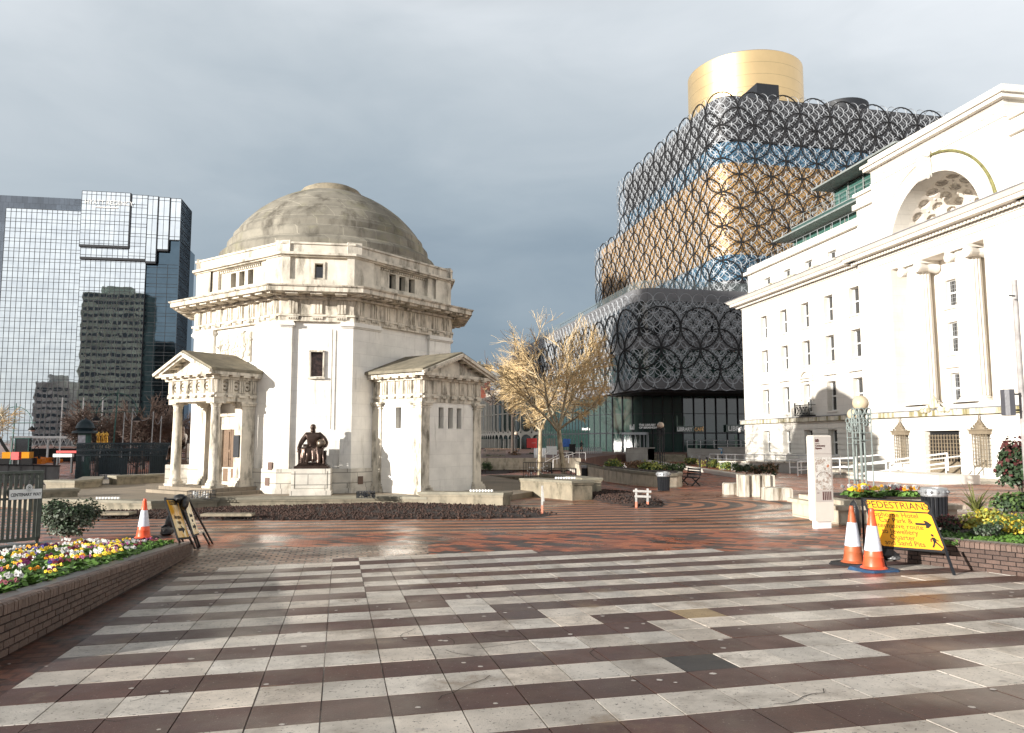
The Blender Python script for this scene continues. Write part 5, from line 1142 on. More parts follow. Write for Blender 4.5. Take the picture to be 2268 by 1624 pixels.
ew = MB(); ew.bar((pL1.x, pL1.y, zL(lL)+.02), (q2.x, q2.y, zL(lL)+.02), .2, .42); tag(ew.build('brick_planter', brt), 'dark end wall closing the pansy bed behind the leaning boards', 'planter')
bedR = lambda x, y: -.06 + .012*(x-6)
zr_ = zR(0)+hR(0)-.04
m = MB(); e = Vector((pR1.x-pR0.x, pR1.y-pR0.y)).normalized(); en = Vector((-e.y, e.x)); a0, a1 = Vector((pR0.x, pR0.y))+en*.26, Vector((pR1.x, pR1.y))+en*.26; a2, a3 = a1+en*3, a0+en*3
bedR = lambda x, y: zr_ + .05
for (u_, v_, lab_) in ((Vector((pR0.x,pR0.y))+en*3.1, Vector((pR0.x,pR0.y))+en*.0, 'return wall of the right hand brick planter behind the yellow board'),):
    brickwall2(lab_, (u_.x,u_.y), (v_.x,v_.y), .43, .43, 5, 24)
m.add([(p.x, p.y, bedR(0,0)-.02) for p in (a0,a1,a2,a3)] + [(p.x,p.y,-1) for p in (a0,a1,a2,a3)], [(0,1,2,3),(3,2,6,7),(0,3,7,4),(1,0,4,5)]); tag(m.build('planter_soil', M['soil']), kind='structure')
# ------------------------------------------------------------ foliage helpers
def leafmat(name, col, v=.35, tr=.25):
    m = mat(name, col, .55, v, 14, .0); b = m.node_tree.nodes['Principled BSDF']; b.inputs['Subsurface Weight'].default_value = 0; return m
LM = dict(dark=leafmat('dark_leaf', (.03,.055,.022)), mid=leafmat('mid_leaf', (.07,.12,.03)), lime=leafmat('lime_leaf', (.25,.27,.05)), grey=leafmat('grey_green_leaf', (.10,.12,.085)), yel=leafmat('yellow_leaf', (.50,.38,.04)), purp=leafmat('purple_leaf', (.085,.022,.02)), brn=leafmat('brown_twig_leaf', (.16,.09,.045)), fresh=leafmat('fresh_leaf', (.10,.20,.035)))
def leaves(mb, c, rad, n, s, rnd, up=.35, shell=.55, asp=.45):
    for _ in range(n):
        d = Vector((rnd.gauss(0,1), rnd.gauss(0,1), rnd.gauss(0,1))); d.normalize(); 
        if d.z < -.3: d.z *= -.6
        r = shell + (1-shell)*rnd.random(); k = .82 + .28*math.sin(d.x*5+c[0]*3)*math.cos(d.y*4+d.z*5+c[1]); p = Vector((c[0]+d.x*rad[0]*r*k, c[1]+d.y*rad[1]*r*k, c[2]+d.z*rad[2]*r*k))
        a = (d + Vector((rnd.gauss(0,.6), rnd.gauss(0,.6), up+rnd.gauss(0,.5)))).normalized(); b = a.orthogonal().normalized(); b = (b*math.cos(rnd.random()*6.3) + a.cross(b)*math.sin(rnd.random()*6.3)).normalized(); ss = s*rnd.uniform(.6,1.3)
        t_ = a.cross(b)*ss*asp; mb.add([p - b*ss*.1, p + b*ss*.45 + t_, p + b*ss, p + b*ss*.45 - t_], [(0,1,2,3)])
def shrub(label, c, rad, n, s, lm, seed, lm2=None, f2=.3, name='shrub', cat='shrub', group=None, stem=True, core=True):
    rnd = random.Random(seed); o = thing(name, label, cat, tuple(c), 0, group); b = MB()
    lobes = [(0,0,rad[2]*.36,.95)] + [(rnd.uniform(-.6,.6)*rad[0], rnd.uniform(-.5,.5)*rad[1], rad[2]*rnd.uniform(.1,.72), rnd.uniform(.38,.62)) for _ in range(9)]; tot = sum(l[3]**2 for l in lobes)
    b2 = MB()
    for lx, ly, lz, k in lobes:
        r3 = (rad[0]*k, rad[1]*k, rad[2]*k*.6); nn = int(n*k*k/tot); leaves(b, (lx,ly,lz), r3, int(nn*(1-f2)) if lm2 else nn, s, rnd, shell=.35)
        if lm2: leaves(b2, (lx,ly,lz+rad[2]*.08), (r3[0]*1.03, r3[1]*1.03, r3[2]*1.08), int(nn*f2), s, rnd, shell=.8)
    b.build('foliage', lm, o)
    if lm2: b2.build('young_foliage', lm2, o)
    if stem:
        t_ = MB()
        for _ in range(7): a = rnd.uniform(0,6.3); t_.tube([(0,0,-.05),(rad[0]*.25*math.cos(a),rad[1]*.25*math.sin(a),rad[2]*.35),(rad[0]*.5*math.cos(a),rad[1]*.5*math.sin(a),rad[2]*.7)], max(.008,rad[2]*.02), 5, .004)
        t_.build('stem', BARK, o)
    return o
BARK = mat('bark', (.10,.075,.055), .9, .3, 5, .6, 12)
# ------------------------------------------------------------ pansies
rnd = random.Random(77); PC = dict(white=(.50,.49,.47), yellow=(.85,.60,.03), orange=(.85,.33,.01), purple=(.22,.02,.13), maroon=(.16,.012,.03), violet=(.06,.04,.22))
PM = {k: leafmat(k+'_petal', v, .15) for k, v in PC.items()}; eye = leafmat('petal_eye', (.06,.02,.03)); protos = {}
def pansy(colr, seed):
    r = random.Random(seed); f = MB()
    leaves(f, (0,0,.0), (.13,.13,.11), 70, .075, r, up=.9, shell=.3, asp=.5); o = f.build('pansy', LM['fresh']); h = MB(); h.T = Matrix()
    for _ in range(7):
        a, q = r.uniform(0,6.3), .125*math.sqrt(r.random()); p = Vector((q*math.cos(a), q*math.sin(a), .13+r.uniform(-.02,.035))); nrm = (Vector((0,-1,.75))+Vector((r.gauss(0,.35),r.gauss(0,.3),r.gauss(0,.3)))).normalized(); u = nrm.orthogonal().normalized(); v = nrm.cross(u); s = r.uniform(.024,.034); h.cm = 0
        for k in range(5):
            t_ = k*2*math.pi/5; c = p + (u*math.cos(t_)+v*math.sin(t_))*s*.6; h.add([c + (u*math.cos(w_)+v*math.sin(w_))*s*.62 + nrm*(.003*k) for w_ in [j*math.pi/3 for j in range(6)]], [tuple(range(6))])
        h.cm = 1; h.add([p + nrm*.018 + (u*math.cos(w_)+v*math.sin(w_))*s*.28 for w_ in [j*math.pi/2.5 for j in range(5)]], [tuple(range(5))])
    h.build('blossom', [PM[colr], eye], o); return o
for c in PC: protos[c] = [pansy(c, i*7+len(c)) for i in range(1)]
used = set(); spots = []; tries = 0; PL_ = {}
while len(spots) < 132 and tries < 20000:
    tries += 1; u, v = rnd.random(), rnd.random(); p = q0 + dd*(u*(lL+.0)) + nL*(v*2.6*(1-.25*u)); px, py = pix((p.x, p.y, bedL(p.x, p.y)))
    if px < -40 or px > 384 or py < 1184 or (px < 88 and py < 1206) : continue
    if py > 1316 - px*.322 + 6: continue
    if 60 < px < 235 and py < 1192: continue
    if any((p-s_).length < .145*(.9+.2*rnd.random()) for s_ in spots): continue
    spots.append(p); noise_ = math.sin(p.x*3.1+1)+math.sin(p.y*2.3+p.x*2); ch = rnd.choices(list(PC), [36,22,10,12,8,8])[0]
    pr = protos[ch][0]; first = ch not in used; used.add(ch); o = pr if first else copy_tree(pr); o.location = (p.x, p.y, bedL(p.x,p.y)+.01); o.rotation_euler = (0,0,rnd.uniform(-.7,.7)); k = rnd.uniform(.6,.85); o.scale = (k,k,k); tag(o, 'x', 'flower', f'{ch} pansies in the brick bed'); PL_.setdefault(ch, []).append((-(p.dot(dd)), o))
for c in PC:
    if c not in used: [bpy.data.objects.remove(x) for x in list(protos[c][0].children)+protos[c]]
ONES = 'first second third fourth fifth sixth seventh eighth ninth tenth eleventh twelfth thirteenth fourteenth fifteenth sixteenth seventeenth eighteenth nineteenth'.split(); TENS = 'twenty thirty forty fifty sixty seventy eighty ninety'.split()
def nth(n):
    if n < 20: return ONES[n-1]
    t_, u_ = TENS[n//10-2], n % 10; return t_[:-1]+'ieth' if u_ == 0 else t_+' '+ONES[u_-1]
for ch, l_ in PL_.items():
    for i, (_, o) in enumerate(sorted(l_, key=lambda q: q[0])): o['label'] = f'{nth(i+1)} {ch} pansy clump counted from the end by the leaning boards'
gcv = MB(); r_ = random.Random(5)
for _ in range(2200):
    u, v = r_.random(), r_.random(); p = q0 + dd*(u*lL) + nL*(.02+v*2.3*(1-.25*u)); px, py = pix((p.x,p.y,bedL(p.x,p.y)))
    if px > 384 or py < 1186: continue
    leaves(gcv, (p.x,p.y,bedL(p.x,p.y)+.03), (.08,.08,.07), 5, .07, r_, up=1.2)
tag(gcv.build('ground_leaves', LM['fresh']), kind='stuff', label='low green leaves filling the pansy bed')
# grey green shrub in the bed
p = gi(152, 1183, bedL); shrub('large grey green rounded shrub beside the street name railing', (p.x, p.y, p.z-.03), (.78,.6,.82), 9500, .06, LM['grey'], 3, LM['dark'], .3)
# ------------------------------------------------------------ street name railing
pB = gi(84, 1207, bedL); pA = at(-70, 1215, pB.y-.9); pA.z = pB.z; rl = thing('railing', 'grey green ornamental railing panel carrying the street name plate', 'railing', tuple(pA), math.degrees(math.atan2(pB.y-pA.y, pB.x-pA.x))); l = math.hypot(pB.x-pA.x, pB.y-pA.y)
RG = mat('railing_paint', (.075,.085,.07), .5, .25, 6, .2, 30); Hh = 1.15*(pB.y/12.5)
hR_ = at(80, 1042, pB.y).z - pB.z
b = MB(); b.box(-.05,l+.02,-.06,.06,hR_-.05,hR_); b.build('top_rail', RG, rl); b = MB(); b.box(0,l,-.03,.03,.1,.16); b.box(0,l,-.02,.02,hR_*.62,hR_*.65); b.box(-.1,l+.05,-.14,.14,-.1,.04); b.build('bottom_rail', RG, rl)
n = int(l/.085); b = MB()
for i in range(n+1): x = l*i/n; b.box(x-.026, x+.026, -.014,.014,.12,hR_-.05)
b.box(l-.05,l,-.03,.03,0,hR_-.02); b.build('baluster', RG, rl); b = MB()
k = 0
while .12+k*.165 < l:
    cx = .1+k*.165; b.tube([(cx+.045*math.cos(a), 0, hR_-.12+.05*math.sin(a)) for a in [j*math.pi/6 for j in range(12)]], .012, 5, closed=True); b.lathe([(0,-.12),(.022,-.08),(.03,0),(.012,.06)], (cx,0,hR_*.62+.17), 8); k += 1
b.build('ring_ornament', RG, rl)
sA, sB = at(8, 1093, pB.y-.14), at(80, 1077, pB.y-.10); sn = thing('street_sign', 'white street name plate with black letters fixed to the railing', 'sign', (sA.x, sA.y, sA.z), math.degrees(math.atan2(pB.y-pA.y, pB.x-pA.x))); wS = .56; hS = .19
sn.location = (rl.location.x + math.cos(rl.rotation_euler.z)*(l-wS-.02)+math.sin(rl.rotation_euler.z)*.09, rl.location.y + math.sin(rl.rotation_euler.z)*(l-wS-.02)-math.cos(rl.rotation_euler.z)*.09, at(60,1105,pB.y-.2).z)
b = MB(); b.box(0,wS,-.012,.012,0,hS); b.lathe([(0,-.012),(.075,-.012),(.075,.012),(0,.012)], (wS*.58,0,hS+.02), 18) if False else None
b.T = Matrix.Translation((wS*.6,0,hS+.02)) @ Matrix.Rotation(R(90),4,'X'); b.lathe([(0,-.012),(.055,-.012),(.055,.012),(0,.012)], n=20, sy=1.35); b.T = Matrix(); b.build('plate', M['white'], sn)
tx = text('lettering', 'CENTENARY WAY', .088, M['black'], sn, (.02,-.014,.06), sx=.72, bold=.0012, ext=.002)
b = MB(); b.T = Matrix.Translation((wS*.6,-.013,hS+.035)) @ Matrix.Rotation(R(90),4,'X'); b.tube([(.026*math.cos(a),.034*math.sin(a),0) for a in [j*math.pi/8 for j in range(16)]], .004, 4, closed=True); b.lathe([(0,0),(.014,0),(.014,.003)], n=10); b.build('crest', RG, sn)
# ------------------------------------------------------------ traffic cones
ORG = mat('cone_orange', (.80,.10,.035), .4, .15, 6, .1, 20, stain_glare=[((.25,.05,.02), 5, .6, .75, 1)]); ORB = mat('cone_faded', (.42,.10,.035), .5, .2, 6, .1, 20, stain_glare=[((.2,.06,.03), 4, .5, .75, 1)]); SLV = mat('reflective_sleeve', (.60,.63,.70), .35, .12, 18, .15, 40)
def cone(label, p, rz, om, bm_):
    o = thing('traffic_cone', label, 'traffic cone', tuple(p), rz, 'orange traffic cones'); r = lambda z: .168 - .135*z/.93
    b = MB(); s = .245; b.prism([(s*math.cos(R(a))*1.0, s*math.sin(R(a))) for a in (20,70,110,160,200,250,290,340)], 0, .045) ; b.prism([(.3*x,.3*y) for x,y in ((-.75,-1),(.75,-1),(1,-.75),(1,.75),(.75,1),(-.75,1),(-1,.75),(-1,-.75))], 0, .05, [(.27*x,.27*y) for x,y in ((-.75,-1),(.75,-1),(1,-.75),(1,.75),(.75,1),(-.75,1),(-1,.75),(-1,-.75))]); b.build('base', bm_, o)
    b = MB(); b.lathe([(.2,.045),(.19,.06),(r(.08),.08),(r(.2),.2),(r(.215)+.006,.215),(r(.23),.23),(r(.31),.31)], n=28); b.build('skirt', om, o, True)
    b = MB(); b.lathe([(r(.31)+.004,.31),(r(.68)+.004,.68)], n=28); b.build('sleeve', SLV, o, True)
    b = MB(); b.lathe([(r(.68),.68),(r(.88),.88),(r(.88)+.004,.89),(.032,.93),(.03,.94),(.026,.945),(0,.945)], n=28); b.build('tip', om, o, True); return o
BLU = mat('blue_rubber', (.018,.06,.13), .7, .25, 6, .3, 30)
cone('bright orange cone on a blue base in front of the yellow sign', gr(1936, 1265), 12, ORG, BLU); cone('faded brown orange cone behind the brighter one', gr(1891, 1252), 30, ORB, M['black']); cone('lone orange cone behind the pansy bed', gr(317, 1195, 0)+Vector((0,0,0)), 5, ORG, M['black'])
# ------------------------------------------------------------ yellow pedestrian sign
def affine(O, U, V, N_): return Matrix(((U.x,V.x,N_.x,O.x),(U.y,V.y,N_.y,O.y),(U.z,V.z,N_.z,O.z),(0,0,0,1)))
def atext(name, s, size, m, parent, A, x, y, align='LEFT', sx=1, bold=0):
    o = text(name, s, size, m, parent, (0,0,0), rot=(0,0,0), ext=.001, align=align, bold=bold); o.scale = (1,1,1); o.data.transform(A @ Matrix.Translation((x,y,.004)) @ Matrix.Diagonal((sx,1,1,1))); return o
TLc, TRc, BRc, BLc = at(1909.5,1103,12.6), at(2055,1110,12.1), at(2092.5,1214.5,11.55), at(1947,1213,12.15)
U, V = TRc-TLc, TLc-BLc; Wb, Hb = U.length, V.length; Nn = U.cross(V).normalized()*-1; Nn = Nn if Nn.y < 0 else -Nn; A = affine(BLc, U/Wb, V/Hb, Nn)
ys_ = thing('road_sign', 'yellow diversion board with black lettering behind the two cones', 'sign', (0,0,0)); b = MB(); b.T = A; b.box(0,Wb,0,Hb,-.03,0); b.build('frame', M['black'], ys_); b = MB(); b.T = A; e = .035; dv = Hb*.755
def rr(x0,x1,y0,y1,r,z0,z1): b.prism([(x1-r,y0),(x1,y0+r),(x1,y1-r),(x1-r,y1),(x0+r,y1),(x0,y1-r),(x0,y0+r),(x0+r,y0)], z0, z1)
rr(e,Wb-e,e,dv-.012,.04,0,.003); rr(e,Wb-e,dv+.012,Hb-e,.03,0,.003); b.build('face', M['yell'], ys_)
atext('lettering','PEDESTRIANS',.15*Hb/.76,M['black'],ys_,A,Wb/2,dv+.045,'CENTER',.86,.0)
fs = .105*Hb/.76
for i,(s,cx,al) in enumerate((('Cophorne Hotel',.39,'CENTER'),('Car Park &',.40,'CENTER'),('Alternative route',.39,'CENTER'),('to Jewellery',.40,'CENTER'),('Quarter',.41,'CENTER'),('and Sand Pits',.415,'CENTER'))): atext('lettering',s,fs,M['black'],ys_,A,cx*Wb,dv-.035-(i+.72)*(dv-.06)/6.15,al,.88,.0)
b = MB(); b.T = A; yy = dv-.2; x0 = Wb*.68; b.prism([(x0,yy-.018),(x0+.14,yy-.018),(x0+.125,yy-.06),(x0+.165,yy-.06),(x0+.225,yy),(x0+.165,yy+.06),(x0+.125,yy+.06),(x0+.14,yy+.018),(x0,yy+.018)], .003, .006); b.build('arrow', M['black'], ys_)
b = MB(); b.T = A; cx, cy = Wb*.865, .17
def limb(pts, w):
    for (x0,y0),(x1,y1) in zip(pts, pts[1:]): d = Vector((x1-x0,y1-y0)); l_ = d.length; nx,ny = -d.y/l_*w/2, d.x/l_*w/2; b.prism([(x0-nx,y0-ny),(x1-nx,y1-ny),(x1+nx,y1+ny),(x0+nx,y0+ny)], .003, .006)
limb([(cx,cy+.06),(cx+.005,cy-.01)],.045); limb([(cx,cy+.0),(cx+.045,cy-.05),(cx+.075,cy-.1)],.02); limb([(cx,cy+.0),(cx-.025,cy-.06),(cx-.05,cy-.1)],.022); limb([(cx,cy+.06),(cx-.04,cy+.03),(cx-.045,cy-.01)],.016); limb([(cx,cy+.06),(cx+.04,cy+.02),(cx+.06,cy+.01)],.016); b.prism([(cx-.0+.02*math.cos(k*.785), cy+.1+.022*math.sin(k*.785)) for k in range(8)], .003, .006); b.build('walking_figure', M['black'], ys_)
b = MB()
for c, ex in ((BLc, .0), (BRc, .0)):
    d = (c - (TLc if c is BLc else TRc)).normalized(); z_ = gz(c.x, c.y); k = (z_-c.z)/d.z; b.bar(c, c + d*k, .035, .03); t_ = (TLc if c is BLc else TRc); b.bar(t_, Vector((t_.x+.25, t_.y+.55, gz(t_.x,t_.y))), .035, .03)
b.build('leg', M['dark'], ys_)
# black bags and weights behind the sign
bagm = mat('black_bag', (.012,.012,.013), .35, .3, 5, .6, 9)
def lump(name, label, cat, pts, m, seed, group=None):
    r = random.Random(seed); b = MB(); c0 = pts[0][0]
    for (c, rad) in pts:
        n = 12; prof = []
        vs = []
        for j in range(7):
            ph = math.pi*j/6
            for i in range(n): a = 2*math.pi*i/n; k = 1 + r.uniform(-.2,.2); vs.append((c[0]-c0[0]+rad[0]*math.sin(ph)*math.cos(a)*k, c[1]-c0[1]+rad[1]*math.sin(ph)*math.sin(a)*k, c[2]-c0[2]-rad[2]*math.cos(ph)))
        b.add(vs, [(j*n+i, j*n+(i+1)%n, (j+1)*n+(i+1)%n, (j+1)*n+i) for j in range(6) for i in range(n)])
    o = b.build(name, m, None, True); o.location = c0; return tag(o, label, cat, group)
def G3(px, py, dz=0, k=0): p = gr(px, py); return (p.x, p.y+k, p.z+dz)
lump('sandbag', 'black sagging sandbag on the slabs under the yellow board', 'bag', [(G3(1975,1246,.11,.25),(.24,.2,.13)),(G3(2000,1247,.09,.25),(.22,.18,.1))], bagm, 1, 'black bags weighing down signs')
lump('sandbag', 'speckled black bag beside the foot of the brick wall', 'bag', [(G3(2028,1246,.1,.3),(.2,.16,.12))], mat('speckled_bag', (.02,.02,.022), .4, .3, 5, .5, 12, stain_glare=[((.5,.55,.55), 42, .64, .68, 1)]), 2, 'black bags weighing down signs')
lump('sandbag', 'upright black bag hung behind the yellow board and cones', 'bag', [(G3(1917,1225,.5,.4),(.1,.12,.42))], bagm, 3, 'black bags weighing down signs')
# the two oblique boards on the left
YG = mat('yellow_board_glare', (.72,.36,.03), .22, .15, 2.2, .1, 6, stain_glare=[((.85,.72,.42), 3, .45, .6, .5)])  # pale blotches paint the glare on the board faces
def oblique(label, tl, tr, br, bl, Yn, Yf, legs):
    o = thing('board_sign', label, 'sign', (0,0,0), 0, 'leaning yellow boards'); a, b_, c, d = at(*tl,Yn), at(*tr,Yf), at(*br,Yf), at(*bl,Yn); U, V = b_-a, a-d; n_ = U.cross(V).normalized(); n_ = n_ if n_.x < 0 or n_.y < 0 else -n_
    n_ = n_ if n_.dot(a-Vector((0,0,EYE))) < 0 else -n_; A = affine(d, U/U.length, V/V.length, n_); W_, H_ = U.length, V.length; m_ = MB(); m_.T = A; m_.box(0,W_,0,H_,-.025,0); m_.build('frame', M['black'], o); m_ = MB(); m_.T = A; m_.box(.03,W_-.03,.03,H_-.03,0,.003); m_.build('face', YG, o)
    atext('lettering', 'PEDESTRIANS', .11, M['black'], o, A, W_/2, H_*.84, 'CENTER', .62, .002); atext('lettering', 'Alternative\nroute', .1, M['black'], o, A, W_/2, H_*.5, 'CENTER', .75, .002)
    m_ = MB(); m_.T = A; m_.prism([(W_*.25,H_*.2),(W_*.55,H_*.2),(W_*.55,H_*.14),(W_*.8,H_*.235),(W_*.55,H_*.33),(W_*.55,H_*.27),(W_*.25,H_*.27)], .003, .006); m_.build('arrow', M['black'], o); m_ = MB()
    for (x, y), c_ in zip(legs, (d, c)): g_ = gr(x, y); m_.bar(c_, g_, .03, .03)
    for t_, q in ((a, gr(legs[0][0]+6, legs[0][1]-1)), (b_, gr(legs[1][0]+7, legs[1][1]-2))): m_.bar(t_, q, .03, .03)
    m_.build('leg', M['dark'], o); return o
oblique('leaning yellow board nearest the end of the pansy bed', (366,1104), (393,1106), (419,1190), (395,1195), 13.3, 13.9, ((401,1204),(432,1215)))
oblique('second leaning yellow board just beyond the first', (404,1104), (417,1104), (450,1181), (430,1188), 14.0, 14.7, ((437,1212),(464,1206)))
lump('sandbag', 'black bag slung over the top of the leaning boards', 'bag', [((at(399,1104,13.8).x,13.8,at(399,1104,13.8).z),(.11,.14,.08)),((at(409,1114,13.8).x,13.8,at(409,1114,13.8).z),(.07,.1,.13)),((at(384,1107,13.8).x,13.8,at(384,1107,13.8).z),(.12,.1,.025))], bagm, 4, 'black bags weighing down signs')
lump('sandbag', 'black sack slumped between the cone and the leaning boards', 'bag', [(G3(362,1187,.12,.2),(.16,.2,.16)),(tuple(Vector(G3(364,1187,.3,.2))+Vector((.03,0,0))),(.1,.12,.2))], bagm, 5, 'black bags weighing down signs')
# ------------------------------------------------------------ map monolith
p = gr(1828, 1171); mo = thing('map_sign', 'tall cream wayfinding panel with a street map', 'sign', tuple(p), 14); w_, h_ = .50, 2.18
def rrx(mb, x0, x1, z0, z1, r, y0, y1):
    P_ = []
    for cx, cz, a in ((x1-r,z0+r,270),(x1-r,z1-r,0),(x0+r,z1-r,90),(x0+r,z0+r,180)): P_ += [(cx+r*math.cos(R(a+k*22.5)), cz+r*math.sin(R(a+k*22.5))) for k in range(5)]
    n = len(P_); mb.add([(x,y0,z) for x,z in P_]+[(x,y1,z) for x,z in P_], [tuple(range(n)), tuple(range(2*n-1,n-1,-1))]+[(i,n+i,n+(i+1)%n,(i+1)%n) for i in range(n)])
b = MB(); rrx(b, -w_/2, w_/2, .16, h_, .05, 0, .24); b.build('body', M['cream'], mo); b = MB(); b.box(-.19,.19,.03,.21,-.1,.2); b.build('foot', M['white'], mo)
b = MB(); rrx(b, -w_/2+.02, w_/2-.02, .62, h_-.03, .03, -.006, 0); b.build('panel', mat('panel_face', (.50,.46,.42), .35, .03, 2, 0), mo)
mm_ = mat('map_print', (.58,.55,.51), .4, .03, 2, 0); nt3 = mm_.node_tree; tc3 = N(nt3,'ShaderNodeTexCoord'); vo = N(nt3,'ShaderNodeTexVoronoi', feature='DISTANCE_TO_EDGE', i_Scale=14.0); nt3.links.new(tc3.outputs['Object'], vo.inputs['Vector']); vc = N(nt3,'ShaderNodeTexVoronoi', i_Scale=14.0); nt3.links.new(tc3.outputs['Object'], vc.inputs['Vector']); r3 = ramp(nt3, [(.03,(.7,.68,.65)),(.035,(0,0,0))], 'CONSTANT'); nt3.links.new(vo.outputs['Distance'], r3.inputs[0]); bw = ramp(nt3, [(0,(.60,.58,.53)),(.3,(.46,.43,.38)),(.55,(.36,.30,.25)),(.72,(.55,.53,.48)),(.88,(.45,.19,.10)),(.93,(.34,.38,.26))], 'CONSTANT'); nt3.links.new(vc.outputs['Color'], bw.inputs[0]); q = N(nt3,'ShaderNodeMix', data_type='RGBA', blend_type='LIGHTEN'); q.inputs[0].default_value = 1; nt3.links.new(bw.outputs[0], q.inputs[6]); nt3.links.new(r3.outputs[0], q.inputs[7]); nt3.links.new(q.outputs[2], nt3.nodes['Principled BSDF'].inputs['Base Color'])
b = MB(); b.box(-w_/2+.04, w_/2-.04, -.01,-.006, .9, 1.66); b.build('map', mm_, mo); b = MB(); b.box(-w_/2+.02,w_/2-.02,-.009,-.006,1.74,1.745)
b.tube([(.2*math.cos(a), -.012, 1.12+.2*math.sin(a)) for a in [math.pi*(.12+.76*k/14) for k in range(15)]], .004, 4)
for k in range(5): b.box(-.04+k*.05, -.01+k*.05, -.009,-.006,.66,.86)
b.box(-.19,-.13,-.009,-.006,.82,.835); b.build('print', mat('print_brown', (.10,.035,.03), .5), mo); PB = bpy.data.materials['print_brown']
text('lettering','00',.1,PB,mo,(-.2,-.012,2.02),bold=.004,ext=.001); text('lettering','Centenary\nSquare',.062,PB,mo,(-.2,-.012,1.915),bold=.002,ext=.001); text('lettering','Welcome',.03,PB,mo,(-.2,-.012,1.975),ext=.001)
# ------------------------------------------------------------ globe lamps
PT = mat('lamp_paint', (.20,.235,.225), .45, .15, 5, .1, 20); GLB = mat('globe_glass', (.50,.42,.29), .18, .05, 2, 0); GL2 = mat('clear_globe', (.45,.36,.28), .1, .1, 2, 0)
def globe_lamp(label, p, h, r, m, gm_, w_=.3, rz=9):
    w_ *= .72
    o = thing('globe_lamp', label, 'street lamp', tuple(p), rz, 'globe lamps'); b = MB(); b.lathe([(r*math.cos(R(a)), h-r+r*math.sin(R(a))) for a in range(-90,91,10)], n=26); b.build('globe', gm_, o, True)
    b = MB(); hz = h-2*r
    for x, y in ((-w_,-w_),(w_,-w_),(w_,w_),(-w_,w_)): b.tube([(x,y,-.1),(x,y,hz-.1)], .022, 6)
    b.tube([(-.05,0,-.1),(-.05,0,hz)], .04, 8); b.tube([(.09,0,-.1),(.09,0,hz)], .035, 8)
    for z_ in (.5, hz-.75, hz-1.0): b.tube([(-w_,-w_,z_),(w_,-w_,z_),(w_,w_,z_),(-w_,w_,z_)], .015, 5, closed=True); b.tube([(-w_,-w_,z_),(w_,w_,z_)], .013, 5); b.tube([(w_,-w_,z_),(-w_,w_,z_)], .013, 5)
    b.build('pole', m, o); b = MB()
    for s in range(4):
        T = Matrix.Rotation(R(90*s),4,'Z'); b.T = T
        for cx, cz, rr_ in ((-.12,hz-.02,.11),(.12,hz-.02,.11),(0,hz-.2,.11),(-.14,hz-.33,.08),(.14,hz-.33,.08),(0,hz-.45,.06)): b.tube([(cx+rr_*math.cos(a), -w_, cz+rr_*math.sin(a)) for a in [k*math.pi/7 for k in range(14)]], .024, 5, closed=True)
    b.T = Matrix(); b.lathe([(.05,hz-.1),(.12,hz),(.08,hz+.06)], n=12); b.build('scrollwork', m, o); return o
def lamp_at(label, px, py_top, py_base, Y, r, m, g_, w_=.3):
    p = at(px, py_base, Y); zt = at(px, py_top, Y).z; zb = gz(p.x, Y); globe_lamp(label, (ray(px,(py_top+py_base)/2)[0]*Y, Y, zb), zt-zb, r, m, g_, w_)
lamp_at('nearest tall pale globe lamp with ring scrollwork', 1910, 876, 1100, 26.5, .27, PT, GLB); lamp_at('second globe lamp half behind the nearest globe lamp', 1893, 905, 1080, 33, .25, PT, GLB, .27); lamp_at('dark globe lamp behind the rounded planter', 1464, 935, 1062, 54, .24, M['dark'], GL2, .25); lamp_at('tiny globe lamp by the theatre arcade', 1143, 956, 990, 120, .3, M['dark'], GL2, .15)
# traffic signal at the far right
p = at(2257, 960, 14.5); tp = thing('traffic_signal', 'bare steel pole with the back of a signal head', 'traffic signal', (p.x, 14.5, gz(p.x, 14.5)), 0); q = at(2246, 621, 14.7)
zb = gz(p.x, 14.5); b = MB(); b.tube([(.1,0,-.1),(q.x-p.x, .2, q.z-zb)], .055, 12, .05); b.build('pole', mat('weathered_steel', (.30,.28,.27), .5, .3, 4, .2, 20), tp)
hz = at(2240, 891, 14.5).z-zb; b = MB(); b.prism([(-.26,-.05),(-.2,-.1),(-.1,-.1),(-.1,.12),(-.2,.12),(-.26,.08)], hz-.25, hz+.24); b.build('signal_head', mat('signal_grey', (.07,.07,.08), .5), tp); b = MB(); b.bar((-.12,0,hz+.15),(.03,0,hz+.15),.03,.03); b.bar((-.12,0,hz-.15),(.03,0,hz-.15),.03,.03); b.tube([(-.03,0,at(2248,655,14.5).z-zb),(.06,-.05,at(2248,657,14.5).z-zb)], .015, 5); b.build('bracket', M['dark'], tp)
# ------------------------------------------------------------ concrete seating blocks
CS = mat('cast_concrete_seat', (.54,.50,.42), .8, .12, 1.5, .2, 14, stain_glare=[((.14,.11,.075), 3.5, .46, .62, .12)])
def blk(label, x0, x1, top, base, dpt, fl=False, rz=-10):
    p, q = gr(x0, base), gr(x1, base); w_ = (q-p).length; h = at((x0+x1)/2, top, p.y).z - p.z; b = MB()
    if fl:
        n = 7; P_ = []
        for k in range(n): a = k*w_/n; P_ += [(a, .0 if k % 2 else .12), (a+w_/n*.75, .0 if k % 2 else .12)]
        P_ += [(w_, dpt), (0, dpt)]; b.prism(P_, -.1, h, [(x*.985+.01, y+.01) for x, y in P_])
    else: b.prism([(0,0),(w_,0),(w_,dpt),(0,dpt)], -.1, h-.05); b.prism([(0,0),(w_,0),(w_,dpt),(0,dpt)], h-.05, h, [(.05,.05),(w_-.05,.05),(w_-.05,dpt-.05),(.05,dpt-.05)])
    o = b.build('concrete_seat', CS); o.location = p; o.rotation_euler = (0,0,R(rz)); return tag(o, label, 'seat')
